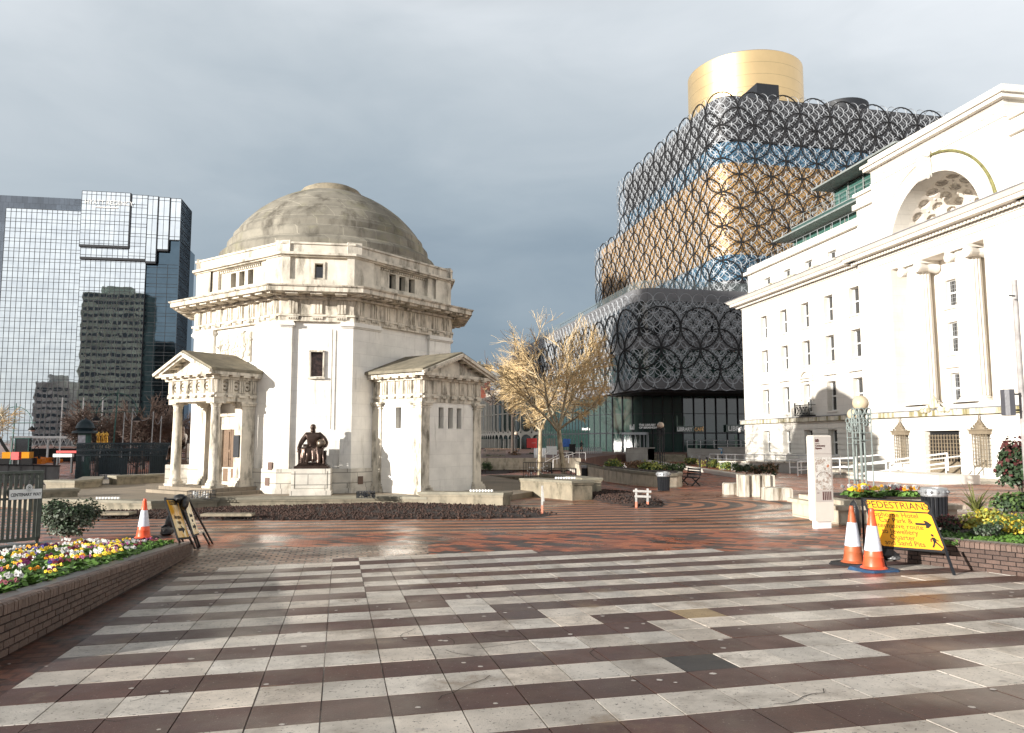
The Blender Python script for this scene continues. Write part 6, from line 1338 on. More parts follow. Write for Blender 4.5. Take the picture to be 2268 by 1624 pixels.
blk('tall fluted concrete seat back with dark run stains', 1639, 1724, 1053, 1101, .9, True, -8); blk('low square concrete block at the shaded end of the fluted seat', 1604, 1637, 1071, 1096, .8); blk('low bright concrete block at the sunlit end of the fluted seat', 1700, 1759, 1081, 1109, .9, rz=-4)
# ------------------------------------------------------------ litter bins
def bin_(label, px, py, first=[None]):
    p = gr(px, py)
    if first[0] is None:
        o = thing('litter_bin', label, 'litter bin', tuple(p), 0, 'slatted litter bins'); b = MB()
        for k in range(20): a = R(18*k); b.bar((.24*math.cos(a),.24*math.sin(a),.03),(.27*math.cos(a),.27*math.sin(a),.68),.05,.02)
        b.lathe([(.2,.02),(.23,.66)], n=16); b.build('slatted_body', M['dark'], o); b = MB(); b.lathe([(.29,.66),(.31,.7),(.31,.84),(.28,.87),(.22,.87),(.22,.7)], n=20)
        for k in range(14): a = R(25.7*k); b.lathe([(0,-.05),(.04,0),(0,.05)], (.32*math.cos(a),.32*math.sin(a),.77), 6)
        b.build('collar', M['galv'], o); first[0] = o; return o
    o = copy_tree(first[0]); o.location = p; o['label'] = label; return o
bin_('dark litter bin standing against the rounded stone planter', 1470, 1088); bin_('litter bin against the squared pale planter', 1297, 1058); bin_('litter bin between the beds near the left hand rail', 1175, 1035); bin_('litter bin with pale lattice collar behind the yellow board', 2072, 1160)
# bench
p = gr(1520, 1076); o = thing('bench', 'small black iron bench at the end of the rounded planter', 'bench', tuple(p), -75); b = MB()
for y_ in (0,.12,.24,.36): b.box(-.7,.7,y_,y_+.09,.42,.45)
b.build('seat', M['black'], o); b = MB()
for z_ in (.55,.68,.81): b.box(-.7,.7,.46,.49,z_,z_+.09)
b.build('backrest', M['black'], o)
for s in (-.65,.65): b = MB(); b.bar((s,-.05,0),(s,.4,.44),.05,.05); b.bar((s,.45,0),(s,0,.44),.05,.05); b.bar((s,.42,.4),(s,.48,.92),.05,.04); b.bar((s,-.05,.62),(s,.45,.62),.05,.04); b.build('leg', M['black'], o)
# shrubs in planters and strips
def sh_(label, px, pyb, wpx, hpx, lm, seed, lm2=None, z=None, n=700, name='shrub', Y=None, group='low shrubs by the library path'):
    p = gr(px, pyb) if Y is None else at(px, pyb, Y); Yp = p.y; w_ = wpx/1700*Yp/2; h_ = hpx/1700*Yp; return shrub(label, p, (w_, w_*.8, h_/1.05), n, max(.06, w_*.17), lm, seed, lm2, .4, name, 'shrub', group, True)
YP = A1.y+1.5
for i, (px, pyb, w_, h_, a, c, lab, Y_) in enumerate((
  (1360,1040,46,26,'mid','lime','bright green shrub at the back of the squared planter',YP+2),(1408,1042,54,22,'brn','brn','brown twiggy shrub between the green ones in the planter',YP+2),
  (1448,1052,70,36,'mid','lime','bright lime shrub filling the middle of the rounded planter',YP),(1410,1050,40,22,'brn',None,'reddish bare shrub low in the rounded planter',YP+.5),(1494,1054,60,30,'dark','mid','dark green shrub beside the lamp in the rounded planter',YP),
  (1290,1032,38,20,'dark','mid','dark shrub between the tree trunk and squared planter',None),(1268,1040,46,26,'mid','lime','green shrub behind the sunlit tree trunk',None),(1420,1016,46,20,'lime','dark','yellowish shrub at the start of the kerb strip',None),
  (1530,1030,34,18,'mid','lime','fresh green shrub before the grey wall steps',None),(1556,1033,30,16,'lime','brn','straw coloured shrub in the kerb strip',None),(1580,1037,40,20,'mid','lime','leafy green shrub near the middle of the kerb strip',None),(1606,1041,44,20,'lime','mid','pale lime shrub in the kerb strip',None),
  (1632,1046,40,22,'mid','dark','dense green shrub in the kerb strip',None),(1654,1050,34,26,'dark','dark','darkest shrub in the kerb strip under the white building',None),(1672,1053,42,22,'brn','dark','brown green shrub near the concrete seats',None),(1700,1054,56,28,'dark','brn','dark shrub by the foot of the ramp wall',None))):
    sh_(lab, px, pyb, w_, h_, LM[a], 100+i, LM[c] if c else None, Y=Y_)
for i, (px, pyb, w_, h_, a, c, lab) in enumerate(((1140,1030,44,34,'brn','brn','rusty bare shrub mound left of the trees'),(1100,1034,60,30,'brn','dark','brown shrub mass beside the annex'),(1185,1026,46,26,'dark','dark','dark evergreen shrub near the bollards'),(1078,1046,30,26,'dark','mid','green shrub against the annex edge'),(1222,1030,30,18,'dark','brn','dark shrub at the foot of the handrails'))):
    sh_(lab, px, pyb, w_, h_, LM[a], 140+i, LM[c], group='shrubs beyond the hall')
random.seed(2); bed(dense([P2(1060,1052),P2(1120,1050),P2(1180,1040),P2(1184,1026),P2(1120,1024),P2(1050,1030)], 1.5), 'dark planting bed with brown shrubs beyond the annex', 8, .15, 500, (.05,.12))
# right planter plants
def onR(px, py): return gi(px, py, bedR)
rp_ = onR(2232, 1140); shrub('tall glossy shrub with red tipped leaves', (rp_.x+.1, rp_.y, rp_.z), (.5,.45,.5), 1500, .085, LM['dark'], 50, LM['mid'], .25)
sh2 = shrub('tall dark red tipped evergreen at the right edge', (rp_.x+.45, rp_.y+.2, rp_.z+.45), (.55,.45,1.12), 3400, .085, LM['dark'], 51, LM['purp'], .13)
g = onR(2165, 1182); shrub('yellow leaved low shrub spilling over the brick planter', (g.x+.12, g.y+.15, g.z), (.42,.35,.42), 1700, .055, LM['yel'], 52, LM['lime'], .3)
g = onR(2235, 1188); shrub('second yellow leaved shrub nearer the photinia', (g.x+.05, g.y+.12, g.z), (.40,.35,.40), 1600, .055, LM['yel'], 53, LM['mid'], .3)
g = onR(2112, 1180); shrub('small dark heather like shrub at the planter end', (g.x, g.y+.1, g.z), (.24,.22,.30), 1300, .04, LM['dark'], 54, LM['purp'], .3)
g = onR(2195, 1192); shrub('small grey green shrub in front of the yellow leaves', (g.x, g.y+.05, g.z), (.28,.2,.24), 1200, .04, LM['grey'], 55, LM['dark'], .4)
g = onR(2185, 1165); b = MB(); r = random.Random(8)
for _ in range(46):
    a = r.uniform(0, 6.3); ln = r.uniform(.4,.75); b1 = r.uniform(.35,.9); w_ = .022; pts = [(ln*t_*math.cos(a)*b1, ln*t_*math.sin(a)*b1, .1+ln*(t_*1.1 - b1*.75*t_*t_)) for t_ in (0,.25,.5,.75,1)]; side = Vector((-math.sin(a), math.cos(a), 0))
    for k in range(4): p1, p2 = Vector(pts[k]), Vector(pts[k+1]); k1, k2 = w_*(1-k*.2), w_*(1-(k+1)*.24); b.quad(p1-side*k1, p2-side*k2, p2+side*k2, p1+side*k1)
o = b.build('flax_plant', leafmat('flax_leaf', (.12,.13,.035))); o.location = (g.x, g.y+.3, g.z+.1); tag(o, 'arching strap leaved plant between shrubs', 'plant')
gcv = MB(); r = random.Random(6)
for _ in range(700):
    px, py = r.uniform(2085, 2420), r.uniform(1180, 1206); p = onR(px, py); leaves(gcv, (p.x,p.y+.02,p.z), (.06,.06,.05), 6, .05, r, up=1)
tag(gcv.build('ground_leaves', LM['fresh']), kind='stuff', label='low green ground cover along the right planter')
# spring flowers in the stepped planter
r = random.Random(91); PS_ = {}
for j in range(26):
    c = r.choice(('yellow','yellow','white','white','orange','maroon')); o = copy_tree(protos[c][0]); w3 = Matrix.Translation(pc) @ Matrix.Rotation(R(5),4,'Z') @ Vector((r.uniform(-.5,1.4), r.uniform(.5,1.9), .58)); o.location = w3; k = r.uniform(1.3,1.7); o.scale = (k,k,k); tag(o, 'x', 'flower', f'{c} flowers in the stepped planter'); PS_.setdefault(c, []).append((w3.x, o))
for c, l_ in PS_.items():
    for i, (_, o) in enumerate(sorted(l_, key=lambda q: q[0])): o['label'] = f'{nth(i+1)} {c} flower clump of the stepped planter, counted from the map sign'
# ------------------------------------------------------------ bare trees
def tree(label, base, H, crown_r, seed, bark, twig, first_h=.28, lean=(0,0), depth=6, trunk_r=None, droop=.0, dense=1.0, twr=.012, nb=6, group='bare winter trees', name='bare_tree', sprd=1.0, ez=1.0):
    r = random.Random(seed); o = thing(name, label, 'tree', tuple(base), 0, group); tb, bb, wb = MB(), MB(), MB(); tr = trunk_r or H*.021; fh = H*first_h
    cc_ = Vector((lean[0], lean[1], fh + (H-fh)*.52)); RZ = (H-fh)*.55*ez
    def inside(p): d = p-cc_; return (d.x/crown_r)**2+(d.y/crown_r)**2+(d.z/RZ)**2
    def grow(p, d, ln, rad, lev):
        n = 4 if lev < 3 else 3; pts = [p]; cur = p; dd_ = d.copy()
        for k in range(n):
            dd_ = (dd_ + Vector((r.gauss(0,.16), r.gauss(0,.16), r.gauss(0,.10)+(.05 if lev > 3 else .03)-droop*(lev>2)))).normalized(); cur = cur + dd_*ln/n; pts.append(cur)
        (bb if lev <= 2 else wb).tube(pts, rad, 5 if lev <= 2 else 3, rad*.55)
        if lev >= depth: return
        kids_ = int(round((nb if lev < 3 else nb*.8)*dense)) ; 
        for i in range(max(2, kids_)):
            f = .3 + .7*(i+r.random()*.8)/max(2,kids_); f = min(f, 1.0); k = f*n; a, fr = int(min(k, n-1)), 0; fr = k-a; q = pts[a].lerp(pts[a+1], fr) if a < n else pts[-1]
            ax = dd_.orthogonal().normalized(); ax.rotate(Matrix.Rotation(r.uniform(0,6.28),3,dd_)); ang = r.uniform(.45,.95)*sprd; nd = (dd_*math.cos(ang)+ax*math.sin(ang)).normalized(); out_ = (q-cc_); out_.z *= .7
            nd = (nd + out_.normalized()*.35).normalized(); l2 = ln*r.uniform(.52,.78)*(1 if lev > 0 else .8); e = q+nd*l2
            if inside(e) > 1.0:
                l2 *= .55
                if inside(q+nd*l2) > 1.12: continue
            grow(q, nd, l2, max(twr*(.55 if lev > 3 else 1), rad*.5), lev+1)
    p0 = Vector((0,0,-.15)); top = Vector((lean[0]*.3, lean[1]*.3, fh)); tb.tube([p0, Vector((0,0,.05)), Vector((0,0,.35)), top*.6, top], tr*1.25, 9, tr*.85); tb.v[:9] = [Vector((v.x*1.35, v.y*1.35, v.z)) for v in tb.v[:9]]
    for i in range(nb):
        a = 6.283*i/nb + r.uniform(-.35,.35); t_ = r.uniform(.25,.95) if i else .05; d = Vector((math.cos(a)*t_, math.sin(a)*t_, 1.05-t_*.6)).normalized(); grow(top - Vector((0,0,r.uniform(0,.12)*fh)), d, (H-fh)*r.uniform(.42,.56), tr*.55, 1)
    tb.build('trunk', bark, o, True); bb.build('branch', bark, o); wb.build('twig', twig, o); return o
BKL = mat('pale_plane_bark', (.38,.32,.22), .85, .25, 3, .5, 10, stain_glare=[((.16,.12,.07), 4, .5, .62, .5)]); TWL = mat('golden_twig', (.62,.46,.24), .8, .5, 4, 0); TWD = mat('brown_twig', (.10,.065,.05), .85, .3, 3, 0); TWL2 = mat('tan_twig', (.52,.38,.20), .8, .5, 4, 0); BKD = mat('dark_bark', (.06,.045,.035), .9, .3, 3, .4, 10)
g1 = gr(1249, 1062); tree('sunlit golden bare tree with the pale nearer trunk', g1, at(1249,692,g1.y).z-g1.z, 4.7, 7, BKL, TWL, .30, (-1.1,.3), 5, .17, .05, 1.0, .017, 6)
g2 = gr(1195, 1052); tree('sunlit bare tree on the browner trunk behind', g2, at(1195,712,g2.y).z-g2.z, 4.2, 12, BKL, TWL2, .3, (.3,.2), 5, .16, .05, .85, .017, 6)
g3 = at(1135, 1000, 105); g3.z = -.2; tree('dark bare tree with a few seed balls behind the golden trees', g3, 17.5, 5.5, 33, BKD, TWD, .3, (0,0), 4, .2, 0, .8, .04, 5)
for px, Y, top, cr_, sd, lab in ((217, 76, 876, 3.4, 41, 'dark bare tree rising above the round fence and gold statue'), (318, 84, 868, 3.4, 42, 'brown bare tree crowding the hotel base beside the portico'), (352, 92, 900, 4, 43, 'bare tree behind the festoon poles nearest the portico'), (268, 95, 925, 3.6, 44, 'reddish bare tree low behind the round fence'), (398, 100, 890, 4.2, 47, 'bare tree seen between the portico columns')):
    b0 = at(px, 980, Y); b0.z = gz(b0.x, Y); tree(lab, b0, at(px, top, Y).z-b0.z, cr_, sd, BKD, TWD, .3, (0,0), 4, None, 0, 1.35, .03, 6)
for px, pyb, top, sd, lab in ((302, 1056, 985, 45, 'small young bare tree by the ledge right of the round fence'), (352, 1052, 975, 46, 'small young bare tree just left of the portico column')):
    b0 = gr(px, pyb); tree(lab, b0, at(px, top, b0.y).z-b0.z, 1.5, sd, BKD, TWD, .3, (0,0), 3, .07, 0, 1.0, .014, 6)
b0 = at(-14, 1000, 45); b0.z = gz(b0.x, 45); tree('pale bare branches reaching in past the frame edge', b0, at(0,860,45).z-b0.z+.4, 1.5, 48, BKL, TWL, .4, (0,0), 4, .09, 0, .8, .014, 5)
# ------------------------------------------------------------ ramps and steps before the civic building
def bw(x, y): return BF.w(x, y)
def bgz(x, y): p = BF.w(x, y); return gz(*p)
rp = thing('access_ramp', 'long stone access ramp with handrail along the civic building', 'ramp', (23.02, 76, 0), -80.3); b = MB(); c = MB()
for x0, x1, yy, h0_, h1_, w_ in ((3, 22.5, -4.2, .75, .95, 1.6), (22.5, 30, -6.4, .55, .25, 1.2)):
    for t_, m_ in ((0, b), (1, c)):
        za, zb = -1.35 - .0*t_, 0; g0, g1_ = bgz(x0, yy), bgz(x1, yy); lo, hi = (-.4, -.1) if t_ == 0 else (-.1, 0); e_ = .0 if t_ == 0 else .06
        V = [(x0,yy-e_,g0+(h0_+lo if t_ else -.3)),(x1,yy-e_,g1_+(h1_+lo if t_ else -.3)),(x1,yy+w_,g1_+(h1_+lo if t_ else -.3)),(x0,yy+w_,g0+(h0_+lo if t_ else -.3)),(x0,yy-e_,g0+h0_+hi),(x1,yy-e_,g1_+h1_+hi),(x1,yy+w_,g1_+h1_+hi),(x0,yy+w_,g0+h0_+hi)]; m_.add(V, [(0,3,2,1),(4,5,6,7),(0,1,5,4),(1,2,6,5),(2,3,7,6),(3,0,4,7)])
g_ = bgz(12,-2); b.box(-.3, 19.5, -2.6, -.2, g_-.3, -.75)
b.build('ramp_wall', M['gconc'], rp); c.build('coping', M['portc'], rp)
stp = thing('entrance_steps', 'broad pale stone steps rising to the gated doorway', 'steps', (23.02, 76, 0), -80.3); b = MB(); g_ = bgz(27,-5)
for k in range(6): b.box(22.9, 36, -6.6+k*.55, -.4, g_-.5, g_+.15+k*(-.95-g_)/6)
b.build('step', M['portc'], stp); b = MB(); b.box(30.2, 36, -7.6, -5.2, g_-.5, g_+.6); b.box(19.5,22.8,-3.4,-.6,g_-.4,-.62); b.build('cheek_wall', M['bask'], stp)
def rail(label, pts, posts, z=.95, r_=.035, m=None, grp='steel handrails by the civic building'):
    o = thing('handrail', label, 'handrail', (0,0,0), 0, grp); b = MB(); P3_ = []
    for p in pts: P3_.append(Vector(p))
    for f in ((1.0,.45) if len(pts) == 2 else (1.0,)): b.tube([p + Vector((0,0,z*f)) for p in P3_], r_, 6)
    b.build('rail', m or M['steel'], o); b = MB(); n = posts
    for k in range(n+1):
        t_ = k/n*(len(P3_)-1); i = min(int(t_), len(P3_)-2); p = P3_[i].lerp(P3_[i+1], t_-i); b.tube([p, p+Vector((0,0,z))], r_*.9, 6)
    b.build('post', m or M['steel'], o); return o
def B3(x, y, z): p = BF.w(x, y); return (p[0], p[1], z)
rail('long grey handrail on the ramp under the rusticated wall', [B3(.5,-4.0,-.5), B3(22,-4.0,-.25)], 12, .8)
rail('pale handrail crossing before the barred window', [B3(19.5,-6.4,-.75), B3(28,-6.9,-.45)], 5, 1.0, .045, M['white']); rail('thick posted handrail beside the steps', [B3(28.5,-7.2,-.9), B3(29.2,-1.5,-.2)], 3, 1.05, .06, M['white']); rail('second handrail descending the steps', [B3(32,-7.4,-.7), B3(31.2,-1.5,-.2)], 3, 1.0, .045, M['white']); rail('sloping handrail at the left of the steps', [B3(22.3,-7.4,-.85), B3(24.4,-2.2,-.3)], 3, 1.0, .05, M['white'])
# rails and hoops near the terrace
Yt = 71.0
for i, (a_, b_, lab) in enumerate((((1188,1019),(1218,999),'left white sloping handrail on the terrace steps'),((1203,1026),(1248,1002),'middle white sloping handrail on the terrace steps'),((1225,1019),(1276,1003),'right white sloping handrail behind the tree trunk'))):
    p, q = at(a_[0], a_[1], Yt-1.2), at(b_[0], b_[1], Yt+1.5); p.z -= .75; q.z -= .75; rail(lab, [p, q, q+Vector((.9,.2,0))], 3, .75, .035, M['white'], 'white handrails on the terrace steps')
def hoop(first=[None]):
    if first[0] is None: b = MB(); b.tube([(-.35,0,0),(-.35,0,.62),(-.28,0,.76),(-.15,0,.8),(.15,0,.8),(.28,0,.76),(.35,0,.62),(.35,0,0)], .035, 6); first[0] = b.build('bike_hoop', M['steel']); return first[0]
    return copy_tree(first[0])
for k in range(16): o = hoop(); p = at(1262+k*4.6, 1000, 101+k*.15); o.location = (p.x, p.y, tz); o.rotation_euler = (0,0,R(70)); tag(o, f'{nth(k+1)} steel cycle hoop from the browner end before the library glass'.replace('browner', 'tree'), 'cycle stand', 'cycle hoops before the library glass')
for k, px in enumerate((1540,1557,1576,1593,1610,1627)): o = hoop(); p = gr(px-0, 1026); o.location = p; o.scale = (1.2,1,1.2); o.rotation_euler = (0,0,R(8)); tag(o, f'{nth(k+1)} steel cycle hoop along the grey panelled wall from the steps', 'cycle stand', 'cycle hoops against the grey wall')
b = MB(); b.lathe([(.09,0),(.09,.9),(.1,.92),(.1,1.0),(.06,1.04)], n=12); bo = b.build('bollard', M['black'], None, True)
for k, (px, py) in enumerate(((1550,1040),(1566,1036),(1585,1032),(1600,1034))): o = bo if k == 0 else bo.copy(); (sc.collection.objects.link(o) if k else None); o.location = gr(px, py); tag(o, f'{nth(k+1)} black bollard from the lamp behind the kerb strip shrubs', 'bollard', 'black bollards behind the kerb shrubs')
b = MB(); b.lathe([(.16,0),(.16,1.05),(.14,1.08)], n=12); bo = b.build('bollard', M['steel'], None, True)
for k, px in enumerate((1186, 1193, 1200, 1206)): o = bo if k == 0 else bo.copy(); (sc.collection.objects.link(o) if k else None); p = at(px, 1014, 76+k); o.location = (p.x, p.y, tz-.1); tag(o, f'{nth(k+1)} thick steel bollard from the annex beyond the browner trunk', 'bollard', 'steel bollards beyond the trees')
# person and clutter before the library
def person(label, p, rz, H=1.7, top=(.02,.02,.025), legc=(.03,.025,.03), seed=0):
    o = thing('person', label, 'person', tuple(p), rz); s = H/1.7; mt_ = mat('clothes%s' % label[:1], top, .8) if False else mat('dark_jacket', top, .8, .2, 4, .1); sk = mat('skin', (.45,.26,.18), .6, .1, 4, 0)
    V = [(0,0,.92),(0,0,1.1),(0,.01,1.28),(0,.0,1.42),(0,-.01,1.5),(0,-.02,1.6),(-.17,0,1.38),(-.24,-.04,1.12),(-.12,-.2,1.06),(.17,0,1.38),(.24,-.05,1.14),(.08,-.24,1.12),(-.09,0,.88),(-.1,-.02,.5),(-.11,.04,.09),(-.11,-.08,.04),(.09,0,.88),(.13,-.05,.5),(.16,.04,.09),(.17,-.08,.04)]
    E = [(0,1),(1,2),(2,3),(3,4),(4,5),(3,6),(6,7),(7,8),(3,9),(9,10),(10,11),(0,12),(12,13),(13,14),(14,15),(0,16),(16,17),(17,18),(18,19)]; Rr = [.13,.12,.15,.1,.05,.09,.07,.05,.04,.07,.05,.04,.09,.065,.045,.04,.09,.065,.045,.04]
    bdy = bake(skin('body', [tuple(c*s for c in v) for v in V], E, Rr, mt_, o, 1)); hd = MB(); hd.lathe([(0,-.11),(.06,-.08),(.075,0),(.07,.07),(0,.11)], (0,-.02,1.6*s), 10); hd.build('head', sk, o, True)
    hh_ = MB(); hh_.lathe([(.08,-.05),(.088,.02),(.075,.09),(0,.125)], (0,.015,1.61*s), 10); hh_.build('hair', M['black'], o, True); hd = MB()
    for c in ((-.12,-.21,1.06),(.08,-.25,1.12)):
        hd.lathe([(0,-.04),(.03,0),(0,.04)], c, 6)
        for f in range(5): hd.tube([(c[0]-.02+f*.01,c[1],c[2]),(c[0]-.02+f*.012,c[1]-.05,c[2]-.02)], .008, 4)
    hd.build('hand', sk, o); sk2 = MB(); sk2.lathe([(.2,.62),(.17,.8),(.14,.98)], n=14, sy=.8); sk2.build('skirt', mat('tan_skirt', (.35,.2,.14), .8), o, True); ft = MB()
    for x in (-.11,.165): ft.lathe([(0,-.04),(.05,-.03),(.04,.04),(0,.05)], (x,-.05,.04), 8, 1, 2.2)
    ft.build('shoe', M['black'], o); return o
p = at(1288, 1007, 95); person('person in black jacket and tan skirt standing before the library', (p.x, 95, tz), 15)
b = MB(); p = at(1222, 995, 92); w_ = 23/1700*92; b.box(-w_/2,w_/2,0,.06,.05,1.05)
for k in range(12): b.box(-w_/2+w_*k/12, -w_/2+w_*k/12+.05, -.04, 0, .05, 1.05)
o = b.build('barrier_panel', M['white']); o.location = (p.x, 92, tz); tag(o, 'white ribbed barrier panel between the two tree trunks', 'barrier')
o = thing('covered_sign', 'frame draped in a bright blue sheet by the library door', 'sign', (at(1254,980,93).x, 93, tz)); b = MB(); b.add([(-.5,0,1.0),(.45,0,.95),(.5,0,1.9),(-.35,0,1.95),(-.4,.25,.9),(.5,.3,1.0),(.5,.25,1.9),(-.35,.2,1.95)], [(0,1,2,3),(1,5,6,2),(5,4,7,6),(4,0,3,7),(3,2,6,7)]); b.build('sheet', mat('blue_sheet', (.03,.12,.42), .5, .3, 3, .6, 6), o); b = MB(); b.box(-.3,-.25,0,.1,0,1); b.box(.3,.35,0,.1,0,1); b.build('leg', M['dark'], o)
b = MB(); b.box(-.35,.35,0,.5,0,1.2); b.box(-.4,.4,-.05,.55,1.2,1.3); b.box(-.3,.3,-.02,0,.85,1.05); o = b.build('litter_bin', M['black']); p = at(1268, 990, 92); o.location = (p.x, 92, tz); tag(o, 'tall square black bin beside the blue draped frame', 'litter bin')
pf_ = thing('picket_fence', 'low pale picket fence beyond the annex', 'fence', (at(1070,1000,82).x, 82, tz-.1)); b = MB(); l = (1110-1062)/1700*82
for k in range(22): b.box(k*l/21, k*l/21+.04, 0,.03, 0,.8)
b.build('picket', M['ledge'], pf_); b = MB(); b.box(0,l,.03,.06,.7,.76); b.box(0,l,.03,.06,.15,.21); b.build('rail', M['ledge'], pf_)
for k, (px, Y, w_, lab) in enumerate(((1089, 120, 2.2, 'dark low wooden bench near the theatre arcade'), (1121, 122, 4.2, 'longer dark bench nearer the theatre arcade'))):
    p = at(px, 990, Y); o = thing('bench', lab, 'bench', (p.x, Y, tz), 0, 'dark benches by the arcade'); b = MB(); b.box(-w_/2,w_/2,0,.5,.35,.45); b.build('seat', M['door'], o)
    for s in (-1,1): b = MB(); b.box(*sorted((s*w_/2, s*w_/2-s*.2)),.05,.45,0,.35); b.build('leg', M['dark'], o)
# ------------------------------------------------------------ wire baskets of wreaths round the hall
def basket(label, p, w_, d_, h, dark, flat, fill, rz, seed):
    r = random.Random(seed); o = thing('wire_basket', label, 'basket', tuple(p), rz, 'wire baskets round the hall'); b = MB(); n = int(w_/.09)
    for y in (0, d_):
        for k in range(n+1): b.tube([(-w_/2+w_*k/n, y, 0), (-w_/2+w_*k/n, y, h)], .011, 4)
        for z_ in (.02, h*.5, h): b.tube([(-w_/2,y,z_),(w_/2,y,z_)], .012, 4)
    for x in (-w_/2, w_/2):
        for z_ in (.02, h*.5, h): b.tube([(x,0,z_),(x,d_,z_)], .012, 4)
        for k in range(5): b.tube([(x, d_*k/4, 0),(x, d_*k/4, h)], .011, 4)
    b.build('wire_frame', M['dark'] if dark else M['steel'], o)
    if fill:
        f = MB()
        for _ in range(26): f.lathe([(0,-.04),(.06,0),(0,.05)], (r.uniform(-w_*.4,w_*.4), r.uniform(.08,d_-.08), r.uniform(.06,h*.8)), 6)
        f.build('wreath', M['white'] if fill == 1 else M['dark'], o)
def onz(px, py, z): a_, b_ = ray(px, py); Y = (z-EYE)/b_; return Vector((a_*Y, Y, z))
basket('wire basket with pale wreaths left of the bronze statue on the forecourt', onz(440,1106,-.5), .85,.5,.3,True,0,1,0,1); basket('small dark wire basket on the forecourt right of the statue', onz(808,1104,-.5), .62,.4,.24,True,0,2,0,2)
basket('dark wire basket on the ledge by the brown tree trunk', gr(1191,1080)+Vector((0,0,.35)), 1.5,.9,.95,True,0,1,0,3); basket('dark wire basket on the ledge before the pale trunk', gr(1246,1078)+Vector((0,0,.35)), 1.5,.8,.6,True,0,2,0,4)
basket('wire basket full of white wreaths below the round fence', gr(237,1073), 1.05,.6,.62,False,0,1,0,5); basket('flat wire basket at the left of the curved ledge', gr(222-2,1083) if False else gr(128,1086), 1.6,.8,.4,False,0,0,0,6)
for k, (p, lab) in enumerate(((onz(1262,1072,.0),'row of small white candles on the pale stone bench'),(onz(962,1100,-.3),'row of small white candles on the ledge by the annex'),(onz(430-23,1097,-.46),'white candle strip on the ledge left of the portico steps'))):
    g_ = {0: Vector((*P2(1232,1102),gz(*P2(1232,1102))+.76)), 1: Vector((*P2(1043,1118),gz(*P2(1043,1118))+.47)), 2: Vector((*HF.w(-7.4,-7.85), -.47))}[k]; b = MB()
    for j in range(8): b.lathe([(.04,0),(.05,.03),(.045,.07),(.02,.08)], (j*.11,0,0), 8)
    o = b.build('candle_row', M['white'], None, True); o.location = g_; tag(o, lab, 'candles', 'memorial candles')
# ------------------------------------------------------------ left middle distance
c0 = gr(231, 1066); Rf = 110/1700*c0.y; cf_ = thing('ornamental_fence', 'round dark ornamental fence enclosing a small compound', 'fence', (c0.x, c0.y+Rf, c0.z)); hF = at(231, 981, c0.y).z - c0.z; b = MB(); n = 150
for k in range(n): a = 2*math.pi*k/n; b.tube([(Rf*math.cos(a),Rf*math.sin(a),0),(Rf*math.cos(a),Rf*math.sin(a),hF)], .022, 4)
b.build('bar', M['fence'], cf_); b = MB()
for z_ in (.1, hF*.66, hF*.8, hF*.98): b.tube([(Rf*math.cos(R(k*6)),Rf*math.sin(R(k*6)),z_) for k in range(60)], .045, 5, closed=True)
for k in range(96):
    a = 2*math.pi*k/96
    for z_, rr_ in ((hF*.73,.12),(hF*.89,.17)): b.tube([(Rf*math.cos(a+rr_*math.cos(t_)/Rf),Rf*math.sin(a+rr_*math.cos(t_)/Rf),z_+rr_*math.sin(t_)) for t_ in [j*math.pi/4 for j in range(8)]], .025, 3, closed=True)
b.build('ring_band', M['fence'], cf_); b = MB()
for a0_, a1_, h_ in ((186,214,hF*.6),(262,292,hF*.62),(318,345,hF*.7)):
    for k in range(a0_, a1_, 4): b.quad(*[(Rf*.985*math.cos(R(t_)),Rf*.985*math.sin(R(t_)),z_) for t_, z_ in ((k,.1),(k+4,.1),(k+4,h_),(k,h_))])
b.build('solid_panel', M['fence'], cf_)
sf = thing('ornamental_fence', 'straight run of dark railings behind the portico columns', 'fence', (at(346,1040,72).x, 72, gz(-15,72))); b = MB(); l = 8.5
for k in range(70): b.tube([(k*l/70,k*.02,0),(k*l/70,k*.02,2.7)], .025, 4)
for z_ in (.15,1.9,2.3,2.65): b.tube([(0,0,z_),(l,1.4,z_)], .04, 5)
b.build('bar', M['fence'], sf)
# site barrier
bp0, bp1 = at(-60, 1060, 54), at(128, 1060, 50); br = thing('site_barrier', 'grey solid barrier in front of the orange dumpers', 'barrier', (bp0.x, bp0.y, gz(-15,52)), math.degrees(math.atan2(bp1.y-bp0.y, bp1.x-bp0.x))); l = math.hypot(bp1.x-bp0.x, bp1.y-bp0.y); hB = at(60,1032,51).z-gz(-15,51); b = MB(); b.box(0,l,0,.1,0,hB)
for k in range(7): b.box(k*l/7, k*l/7+.08, -.06,0,0,hB)
b.build('panel', mat('barrier_grey', (.12,.12,.12), .7, .3, 1, .1), br); b = MB(); b.box(0,l,-.08,.14,hB,hB+.09); b.build('top_rail', M['black'], br)
